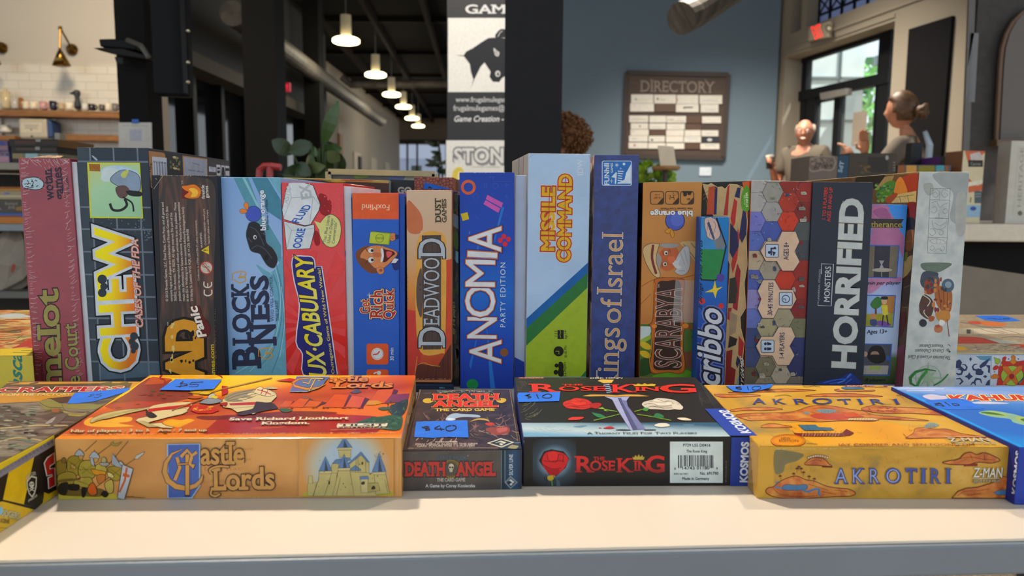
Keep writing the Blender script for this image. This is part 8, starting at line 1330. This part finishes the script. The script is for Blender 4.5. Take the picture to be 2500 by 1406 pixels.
# ---- yellow square box with islands
ym = mnoise(((.28, '7c7450'), (.42, 'b08a3c'), (.6, 'c39a40'), (.8, 'cdae62')), 13, 8, 1.2, rough=.3)
a = art(islands, 'top', 'islands_print', G6, rough=.3, coat=.3); a.poly(ym, 80, 88, 2110, 96, 3395, 755, 680, 745)
a.poly(mnoise(((.35, 'cf9a2c'), (.6, 'c98f24'), (.8, 'b88c34')), 20, 6, 1, rough=.3), 900, 500, 1900, 470, 2500, 560, 2700, 700, 1300, 740)
isl, iok = mnoise(((.3, '8a4a2c'), (.5, 'b06e38'), (.7, 'c29252')), 55, 6, 1.5, rough=.3), '5e2318'
def island(*p): a.blob(isl, *p, o=iok, ow=6)
island(340, 170, 420, 160, 520, 150, 700, 140, 850, 132, 1000, 130, 1290, 145, 1000, 158, 700, 165, 500, 175); island(190, 190, 260, 185, 420, 188, 600, 190, 690, 204, 500, 215, 280, 220); island(1170, 205, 1300, 185, 1450, 178, 1650, 178, 1850, 190, 2000, 212, 1700, 214, 1300, 210); island(1480, 140, 1530, 130, 1560, 145, 1740, 150, 1900, 140, 1880, 155, 1560, 158)
island(360, 360, 440, 340, 640, 325, 800, 328, 930, 348, 760, 358, 500, 362, 400, 370); island(420, 410, 600, 390, 860, 385, 1050, 370, 1200, 320, 1330, 305, 1500, 318, 1650, 345, 1800, 370, 1920, 410, 2200, 432, 2500, 470, 2200, 462, 1960, 452, 1900, 475, 1560, 470, 1300, 482, 1000, 468, 760, 462, 620, 470, 520, 455); island(695, 540, 740, 510, 830, 500, 920, 515, 1030, 538, 850, 545); island(1770, 350, 1860, 312, 1990, 315, 2150, 325, 2400, 335, 2700, 380, 2820, 420, 2600, 408, 2300, 390, 1980, 388)
island(2270, 655, 2330, 600, 2350, 555, 2440, 545, 2560, 560, 2700, 560, 2860, 610, 3160, 650, 2850, 650, 2500, 655)
a.blob('a84a34', 1220, 410, 1350, 390, 1600, 400, 1700, 430, 1560, 455, 1330, 455).lines('7a2c1c', 3, (480, 430, 620, 415, 700, 420), (560, 445, 700, 455), (900, 400, 1060, 380), (1250, 345, 1330, 330, 1480, 345), (1700, 420, 1800, 400), (2000, 445, 2200, 448), sm=4).blob('6f8088', 1280, 360, 1400, 345, 1510, 362, 1400, 392).blob('6f8088', 1150, 380, 1200, 375, 1210, 395, 1160, 398).blob('7a8a86', 2440, 545, 2500, 490, 2600, 510, 2560, 540).lines(iok, 4, *[(1340 + 25 * i, 365, 1345 + 25 * i, 385) for i in range(6)], *[(2470 + 20 * i, 515, 2475 + 20 * i, 540) for i in range(5)]).poly('b8552c', 1560, 385, 1700, 385, 1800, 430, 1600, 430, o=iok, ow=3).poly('c4b080', 1640, 440, 1900, 440, 1960, 465, 1620, 465, o=iok, ow=3).lines(iok, 4, *[(1660 + 30 * i, 445, 1650 + 30 * i, 465) for i in range(9)])
a.mottle(('a03c30', '8a4a4a'), 16, 1830, 325, 2150, 380, 22, 9, 6).poly('44667c', 1090, 515, 1280, 515, 1310, 540, 1440, 545, 1480, 570, 1160, 575, o='26323a', ow=4).poly('6a2020', 1030, 575, 1050, 600, 1080, 605, 1560, 605, 1610, 560, 1640, 575, 1690, 600, 1650, 625, 1560, 635, 1070, 635, o='3a1210', ow=4).lines('c4b080', 4, *[(1150 + 32 * i, 605, 1135 + 32 * i, 640) for i in range(13)]).lines('3a1210', 3, *[(1130 + 60 * i, 600, 1135 + 60 * i, 575) for i in range(8)], (1180, 515, 1230, 590), (1330, 545, 1420, 600)).blob('44667c', 1580, 105, 1740, 108, 1800, 130, 1580, 130)
a.poly('8c2c20', 1590, 88, 2030, 92, 2060, 106, 1620, 106).text('d4c8a0', 'GAME FOR 2', 1620, 102, 2010, 102, 10, up=(0, -1), bold=.03).disc('c8981c', 1945, 98, 50, 8).disc('c8861c', 985, 685, 185, 68, o='8a3a18', ow=6).ring('8a3a18', 985, 685, 165, 4, 58).text('5a3016', 'NEW', 912, 672, 1012, 672, 26, up=(-.1, -1), bold=.01).text('5a3016', 'EDITION', 890, 698, 1095, 698, 26, up=(-.1, -1), bold=.01).lines('54481c', 4, (840, 205, 900, 195, 960, 190, 1020, 208), (1150, 100, 1200, 105, 1260, 95, 1330, 108), (2150, 198, 2230, 192, 2280, 200), (1180, 715, 1250, 712, 1300, 720), sm=3).scratch('8a7434', 60, 200, 220, 2400, 730, 70, 2.5, .3, 1.2, 5).lines('7a2c1c', 6, (2220, 610, 2260, 650, 2240, 655, 2310, 658))
a.text('7c2c18', 'JAY CORMIER AND SEN-FOONG LIM', 1520, 738, 2985, 738, 26, up=(-.3, -1), bold=.005).done()
a = art(islands, 'top', 'title_lettering', G6, rough=.3, coat=.3)
for s, x0, x1, sl in (('A', 598, 750, -.1), ('K', 835, 970, -.5), ('R', 1055, 1215, -.5), ('O', 1250, 1460, -.2), ('T', 1540, 1680, -.6), ('I', 1745, 1800, -.6), ('R', 1880, 2030, -.6), ('I', 2130, 2190, -.6)): a.text('2c3a74', s, x0, 292, x1, 288, 62, up=(sl, -1), bold=.008, serif=.05, o='8a7a4c', ow=.01)
a.done()
a = art(islands, 'top', 'publisher_logo', G7, rough=.3, coat=.3); a.text('c4bca4', 'Z-MAN', 968, 692, 1400, 690, 52, up=(-.9, -1), bold=.02, sh='4a3a20', shd=(3, 4)).lines('c4bca4', 3, (900, 640, 1350, 640), (970, 700, 1450, 700)).text('a89c80', 'games', 1020, 722, 1460, 722, 26, up=(-.8, -1), bold=.01).done()
tape(islands, 'top', G6, (316, 94, 640, 88, 745, 86, 800, 66, 822, 82, 790, 118, 720, 135, 560, 165, 400, 152), [(9, (420, 112, 480, 108, 420, 122, 490, 128, 450, 140), (450, 105, 440, 142)), (9, (545, 100, 560, 142)), (9, (640, 100, 600, 115, 610, 138, 660, 140, 690, 120, 680, 103, 645, 100))])
# the tape's lifted corner
q = [islands.top.pt + islands.top.n * 0]; lf_ = [Art(islands.top, 't', islands.root, frame=G6).pt(x, y, o) for x, y, o in ((720, 135, .0012), (745, 86, .0012), (815, 84, .007), (812, 108, .006))]
mesh('lifted_tape_corner', lf_, [(0, 1, 2, 3)], TAPE, parent=islands.root, label='curled corner of the blue price tape')
a = art(islands, 'front', 'islands_print', G6, rough=.3, coat=.3); a.poly(mnoise(((.3, '8a7440'), (.45, 'a98438'), (.65, 'b8924a'), (.82, 'c2a468')), 22, 8, 1.4, rough=.3, stretch=(1, 1, 1.2)), 835, 780, 3390, 760, 3348, 1300, 830, 1312).blob('6f6a50', 840, 800, 960, 790, 1150, 830, 1080, 900, 960, 940, 930, 1020, 845, 1030).scratch('7c6430', 70, 860, 800, 3300, 1280, 50, 2.5, 1, 1.3, 5)
i2, k2 = isl, '5a2a1c'
def isl2(*p): a.blob(i2, *p, o=k2, ow=9)
isl2(745, 1230, 770, 1190, 830, 1175, 900, 1120, 1000, 1075, 1080, 1065, 1180, 1105, 1260, 1115, 1380, 1165, 1500, 1190, 1640, 1205, 1708, 1250, 1640, 1280, 1500, 1285, 1300, 1295, 1100, 1305, 900, 1298, 790, 1270); isl2(1165, 940, 1205, 890, 1270, 866, 1370, 880, 1420, 930, 1450, 960, 1300, 950)
a.blob('4c7090', 920, 1185, 960, 1155, 1080, 1160, 1180, 1155, 1190, 1195, 1130, 1215, 960, 1215, o=k2, ow=5).line('4c7090', 22, 1140, 1215, 1200, 1230, 1270, 1205, 1320, 1210, 1310, 1250, 1330, 1275, sm=5).line('4c7090', 14, 850, 1140, 880, 1120).line('4c7090', 16, 840, 1180, 920, 1195).lines(k2, 4, (830, 1200, 900, 1260, 1000, 1265), (1200, 1150, 1300, 1180, 1420, 1220), (1350, 1230, 1500, 1260), (860, 1275, 1100, 1285, 1300, 1275), (1180, 930, 1260, 890, 1340, 900), (1480, 1215, 1620, 1230), sm=4)
for x, y in ((900, 1065), (1045, 1040), (1100, 965), (1150, 1025), (1210, 1070), (1268, 1095), (1080, 985), (1125, 985)): a.blob(k2, x - 20, y, x, y - 14, x + 20, y, x, y + 8).line(k2, 4, x, y, x + (1080 - x) * .05, y + 45)
for i in range(9): a.disc('b8a890', 1205 + i * 25, 868 - 22 * math.sin(i * .38), 13, 13, o=k2, ow=4)
a.line(k2, 12, 1350, 965, 1460, 968).done()
a = art(islands, 'front', 'islands_print', G7, rough=.3, coat=.3); isl2(885, 920, 960, 900, 1060, 880, 1120, 825, 1190, 810, 1250, 835, 1320, 815, 1390, 830, 1500, 890, 1440, 920, 1380, 925, 1270, 915, 1150, 940, 980, 940); a.poly('7a2c24', 1115, 938, 1262, 932, 1258, 955, 1112, 960, o=k2, ow=3)
a.poly(isl, 985, 1300, 1050, 1230, 1140, 1195, 1260, 1185, 1380, 1150, 1440, 1130, 1530, 1065, 1608, 1090, 1592, 1300, o=k2, ow=9).poly('4c7090', 1425, 1240, 1500, 1215, 1570, 1212, 1562, 1270, 1470, 1265, o=k2, ow=4).lines(k2, 4, (1040, 1280, 1120, 1230, 1260, 1220, 1380, 1200), (1150, 1270, 1300, 1250), (1000, 905, 1100, 870, 1200, 860, 1300, 880, 1420, 890), (1180, 830, 1210, 900), (1330, 830, 1340, 900), sm=4).done()
a = art(islands, 'front', 'title_lettering', G6, rough=.3, coat=.3)
for s, x0, x1 in (('A', 1482, 1622), ('K', 1672, 1795), ('R', 1855, 1965), ('O', 2032, 2188)): a.text('3f5296', s, x0, 1140, x1, 1140, 158, bold=.005, serif=.07, o=['6c6a60', '222a4c'], ow=[.022, .012], sh='2a2c3c', shd=(7, 5)).text('8a98c0', s, x0 + 6, 1136, x1 - 6, 1136, 148, bold=-.03)
a.frame(*G7)
for s, x0, x1 in (('T', 487, 606), ('I', 645, 708), ('R', 750, 862), ('I', 912, 972)): a.text('3f5296', s, x0, 1140, x1, 1140, 158, bold=-.012, serif=.07, o=['6c6a60', '222a4c'], ow=[.022, .012], sh='2a2c3c', shd=(7, 5))
a.done()
a = art(islands, 'front', 'publisher_logo', G7, rough=.3, coat=.3); a.text('bcbcb0', 'Z-MAN', 1215, 1078, 1520, 1078, 100, bold=.025, shear=.04, sh='5c4a28', shd=(6, 5)).line('c0c0b4', 8, 1520, 968, 1515, 1080).lines('bcbcb0', 4, (1240, 990, 1370, 988), (1212, 1092, 1500, 1090)).text('8a8474', 'games', 1214, 1128, 1505, 1126, 34, bold=.02, sh='5c4a28', shd=(4, 3)).done()
a = Art(islands.left, 'medallion_print', islands.lid, frame=G6, rough=.3); a.disc('b8862c', 745, 1015, 30, 80, o='7a2c18', ow=5).disc('b8862c', 690, 960, 22, 70, o='7a2c18', ow=5).disc('8a2c20', 690, 955, 10, 22).text('7a2c18', '32', 735, 1050, 760, 1050, 50, bold=.01).done()
a = art(islands, 'front', 'edge_wear_print', G6, rough=.3); a.wear('d8d0b0', 840, 778, 1640, 772, -7, 3, .3).frame(*G7).wear('d8d0b0', 700, 765, 1600, 758, -7, 5, .5).wear('b8a878', 1635, 780, 1592, 1295, -6, 7, .6).done()
# ---- sea blue box at the right edge
a = art(lagoon, 'top', 'lagoon_print', G7); a.poly(a.grad(900, 100, 1250, 700, ((0, '6f8cc0'), (.12, '8ea0c8'), (.25, '4a78b4'), (.45, '2f62a8'), (.8, '2a64ac'), (1, '1f7cc0')), warp=.15, wscale=20), 335, 103, 2100, 103, 3400, 760, 1705, 752).blob('b4aec0', 670, 205, 760, 185, 860, 200, 980, 210, 900, 240, 760, 245).blob('b0b4cc', 1180, 280, 1300, 262, 1480, 270, 1600, 285, 1400, 292).lines('c0c4d4', 6, (400, 130, 900, 128), (500, 150, 800, 145), (1000, 290, 1400, 275))
a.blob('7fa08c', 1270, 385, 1400, 360, 1600, 390, 1758, 430, 1900, 480, 1800, 520, 1650, 490, 1600, 450, 1420, 430).blob('9aa868', 1300, 385, 1420, 372, 1560, 400, 1560, 420, 1400, 410).blob('3f6a34', 1295, 385, 1350, 375, 1450, 385, 1555, 415, 1430, 405).blob('9aa868', 1660, 440, 1760, 430, 1900, 470, 1800, 500).blob('3f6a34', 1715, 455, 1790, 445, 1860, 475, 1780, 482).poly('2a86c8', 480, 170, 520, 170, 1758, 752, 1720, 755, 1650, 725).done()
a = art(lagoon, 'top', 'title_lettering', G7); a.text('ac3c2a', 'KAHUNA', 1005, 252, 2090, 248, 78, up=(-1.05, -1), bold=.06, o=['2c4c84', 'd4c48c'], ow=[.085, .06]).done()
tape(lagoon, 'top', G7, (690, 250, 880, 240, 1020, 232, 1130, 238, 1230, 290, 1335, 342, 1100, 350, 880, 345, 760, 300), [(8, (790, 285, 870, 285, 800, 300, 900, 310, 880, 318)), (8, (840, 275, 905, 315)), (8, (905, 270, 970, 312)), (8, (985, 285, 1040, 290, 1065, 305, 1010, 305, 980, 285))])
a = Art(lagoon.left, 'publisher_lettering', lagoon.lid, frame=G7); a.text('c0c4cc', 'KOSMOS', 1682, 1255, 1728, 800, 56, up=(-1, -.12), bold=.05).done()
# ---- thin dark box under the western game
a = Art(slab.front, 'stripe_print', slab.lid, frame=G4); a.poly('2a4a68', 330, 36, 645, 36, 645, 52, 330, 52).line('8ab0c8', 7, 225, 44, 640, 42).text('6a98b0', 'EELL', 500, 86, 565, 86, 14, bold=.03).done()
# ---- lying behind the row
Y1 = (0, 740, 6.39)
pm = mnoise(((.3, 'b49a3c'), (.42, '5a4634'), (.5, 'b8662c'), (.6, 'c4b078'), (.7, '6a7a4c'), (.8, 'b4402c')), 15, 5, 2.2, rough=.4, stretch=(1, 2.2, 1))
a = art(yellowb, 'top', 'crowd_print', Y1); a.poly(pm, -80, 110, 465, 105, 515, 700, -80, 715).poly('c4ac3a', -80, 710, 515, 700, 520, 820, -80, 840).blob('a8b0b0', -60, 200, 100, 165, 300, 160, 470, 205, 400, 225, 100, 235).blob('9c3a34', 180, 705, 280, 660, 400, 590, 500, 555, 512, 690, 420, 680, 300, 690).lines('3a2c20', 6, (-60, 280, 200, 250, 400, 255), (-60, 640, 160, 600, 360, 500), (-60, 560, 300, 530), (100, 440, 460, 400), sm=4).lines('c4b888', 7, (-40, 240, 300, 235, 450, 240), (100, 500, 460, 440), (240, 580, 340, 570), sm=4).lines('4a6a4c', 6, (330, 740, 500, 735), (200, 768, 510, 775), sm=2).done()
a = art(yellowb, 'front', 'title_lettering', Y1); a.text('2f6a64', 'asca', 345, 1350, 338, 800, 200, bold=.03, shear=.18, serif=.1, up=(-1, -.05)).done()
Y2 = (2310, 750, 6.695)
a = art(tileb, 'top', 'mosaic_print', Y2); a.poly(mnoise(((.35, '9c8a70'), (.5, '7d7468'), (.62, 'a89a80'), (.75, '6a6460')), 40, 6, 1.5, rough=.4, stretch=(1, 2.5, 1)), 235, 130, 1500, 140, 1700, 770, 165, 775).poly('9c4238', 195, 480, 420, 482, 600, 500, 880, 590, 190, 595).blob('b06a40', 560, 240, 750, 235, 980, 270, 900, 310, 640, 300).blob('a04c3c', 350, 235, 540, 230, 560, 275, 420, 270).poly('b4aa98', 205, 345, 1400, 350, 1450, 430, 200, 440).poly('4c4846', 330, 360, 405, 360, 400, 430, 335, 430).lines('6a5c50', 7, (560, 350, 720, 400, 950, 425), (730, 350, 1000, 420), (900, 350, 1200, 430), (415, 360, 412, 430), (440, 360, 440, 430), sm=4)
a.lines('5c5c64', 10, (230, 250, 400, 270, 600, 320, 900, 330), (900, 500, 1100, 480, 1400, 500), (620, 510, 900, 560, 1200, 585), sm=4).poly('9aa098', 640, 510, 1000, 540, 1250, 590, 900, 590).poly('a4402f', 1020, 610, 1500, 600, 1500, 660, 1200, 660).blob('b8922c', 180, 640, 280, 650, 350, 685, 200, 700).mottle(('6c6a70', 'b4ac98'), 24, 420, 610, 1200, 730, 60, 9, 6).poly('b8b08c', 165, 745, 1700, 738, 1700, 760, 163, 780).done()
tape(tileb, 'top', Y2, (470, 138, 830, 132, 1010, 150, 1240, 222, 880, 236, 640, 210), [(8, (670, 178, 760, 185, 820, 200)), (8, (770, 172, 860, 200, 900, 195, 870, 178)), (8, (930, 185, 1000, 178, 1040, 190, 970, 200, 920, 188))])
a = art(tileb, 'front', 'wall_tiles_print', Y2); b1, w1 = '2c3858', 'a4aebc'
a.poly(w1, 160, 790, 740, 790, 710, 1275, 115, 1275).poly('58809c', 480, 795, 740, 795, 730, 880, 560, 860)
for cx, cy, sx, sy in ((300, 990, 1, 1), (470, 985, -1, 1), (225, 1060, 1, .9), (545, 1060, -1, .9)): a.line(b1, [10, 22, 30, 34, 30, 20], cx - 40 * sx, cy - 55 * sy, cx + 10 * sx, cy - 50 * sy, cx + 40 * sx, cy - 10 * sy, cx + 20 * sx, cy + 35 * sy, cx - 30 * sx, cy + 40 * sy, cx - 60 * sx, cy + 20 * sy)
a.poly(b1, 160, 880, 220, 850, 260, 900, 240, 960, 330, 1040, 250, 1010, 150, 990).poly(b1, 540, 960, 600, 900, 720, 830, 680, 900, 640, 960, 560, 1000).poly(b1, 480, 1030, 560, 1010, 620, 1060, 540, 1110, 480, 1100).poly(b1, 380, 1060, 398, 1100, 440, 1132, 398, 1160, 370, 1190, 350, 1158, 300, 1132, 352, 1105).poly(b1, 400, 815, 422, 845, 398, 885, 375, 845).poly(b1, 600, 1130, 640, 1108, 672, 1132, 640, 1158).line(b1, [12, 26, 32, 22], 160, 1170, 230, 1165, 270, 1210, 220, 1260).line(b1, [14, 30, 40, 30, 14], 580, 1240, 560, 1180, 490, 1170, 460, 1220, 480, 1275).line(b1, [10, 28, 34], 400, 1275, 430, 1230, 480, 1240).poly(b1, 640, 940, 720, 950, 715, 1080, 680, 1060, 690, 1000).poly(b1, 640, 1275, 680, 1200, 715, 1180, 712, 1275)
r1, k3 = '96302a', '4a1c1c'
a.poly('aab2c0', 748, 790, 1300, 790, 1300, 1275, 720, 1275).poly(r1, 920, 860, 985, 880, 1200, 880, 1300, 860, 1300, 1275, 820, 1275, 840, 1160, 850, 1000).blob(r1, 760, 1000, 800, 950, 860, 960, 840, 1010, 780, 1030).blob(r1, 915, 840, 950, 805, 985, 815, 970, 870, 930, 900).disc('86a04a', 1080, 1120, 185, 165, o=k3, ow=5).poly('a8642c', 925, 965, 1000, 960, 1080, 1060, 1180, 960, 1245, 950, 1245, 1010, 1130, 1110, 1190, 1250, 1150, 1275, 1060, 1180, 950, 1275, 915, 1250, 1010, 1110, 930, 1020, o=k3, ow=4).disc('7a1f2c', 1070, 1130, 45).blob('a8702c', 1040, 890, 1070, 850, 1060, 810, 1095, 785, 1135, 810, 1130, 850, 1150, 890, 1100, 935, o=k3, ow=4).blob('a8702c', 735, 1130, 770, 1100, 810, 1090, 860, 1120, 860, 1155, 800, 1165, 745, 1165, o=k3, ow=4).poly('7f9a48', 780, 815, 880, 850, 890, 890, 840, 935, 805, 920, o=k3, ow=5).disc('a8944c', 900, 940, 20, o=k3, ow=3).disc('3a3a5a', 1020, 845, 11).disc('3a3a5a', 1178, 845, 11).disc('3a3a5a', 790, 1055, 10).line('1c3a58', 16, 1160, 1260, 1240, 1180, 1300, 1100).done()
# ---- upper edges behind the row
a = art(bh1, 'front', 'cover_edge_print', (680, 400, 5.556)); a.poly('b0985c', 30, 182, 1500, 232, 1500, 262, 30, 200).poly('1f2636', 30, 200, 610, 215, 610, 245, 30, 230).blob('a4482c', 850, 196, 1000, 198, 1200, 215, 1280, 235, 1000, 232, 860, 222).blob('a4582c', 480, 208, 610, 212, 600, 225, 500, 222).blob('8a7a3c', 610, 215, 720, 222, 830, 240, 700, 246).blob('b8963c', 720, 225, 900, 235, 880, 250, 740, 248).done()
a = art(bh2, 'front', 'cover_lettering', (680, 400, 5.556)); a.text('b4b4ac', 'GO', 1620, 400, 1800, 400, 82, bold=.06).done()
a = art(bh4, 'front', 'edge_print', (680, 400, 5.556)); a.poly('6a5a50', 2360, 250, 2420, 250, 2420, 400, 2360, 400).done()
tape(bh3, 'front', (680, 400, 5.556), (1965, 340, 1980, 248, 2350, 342), [(12, (2030, 318, 2080, 326), (2055, 305, 2035, 340), (2058, 312, 2075, 342))])
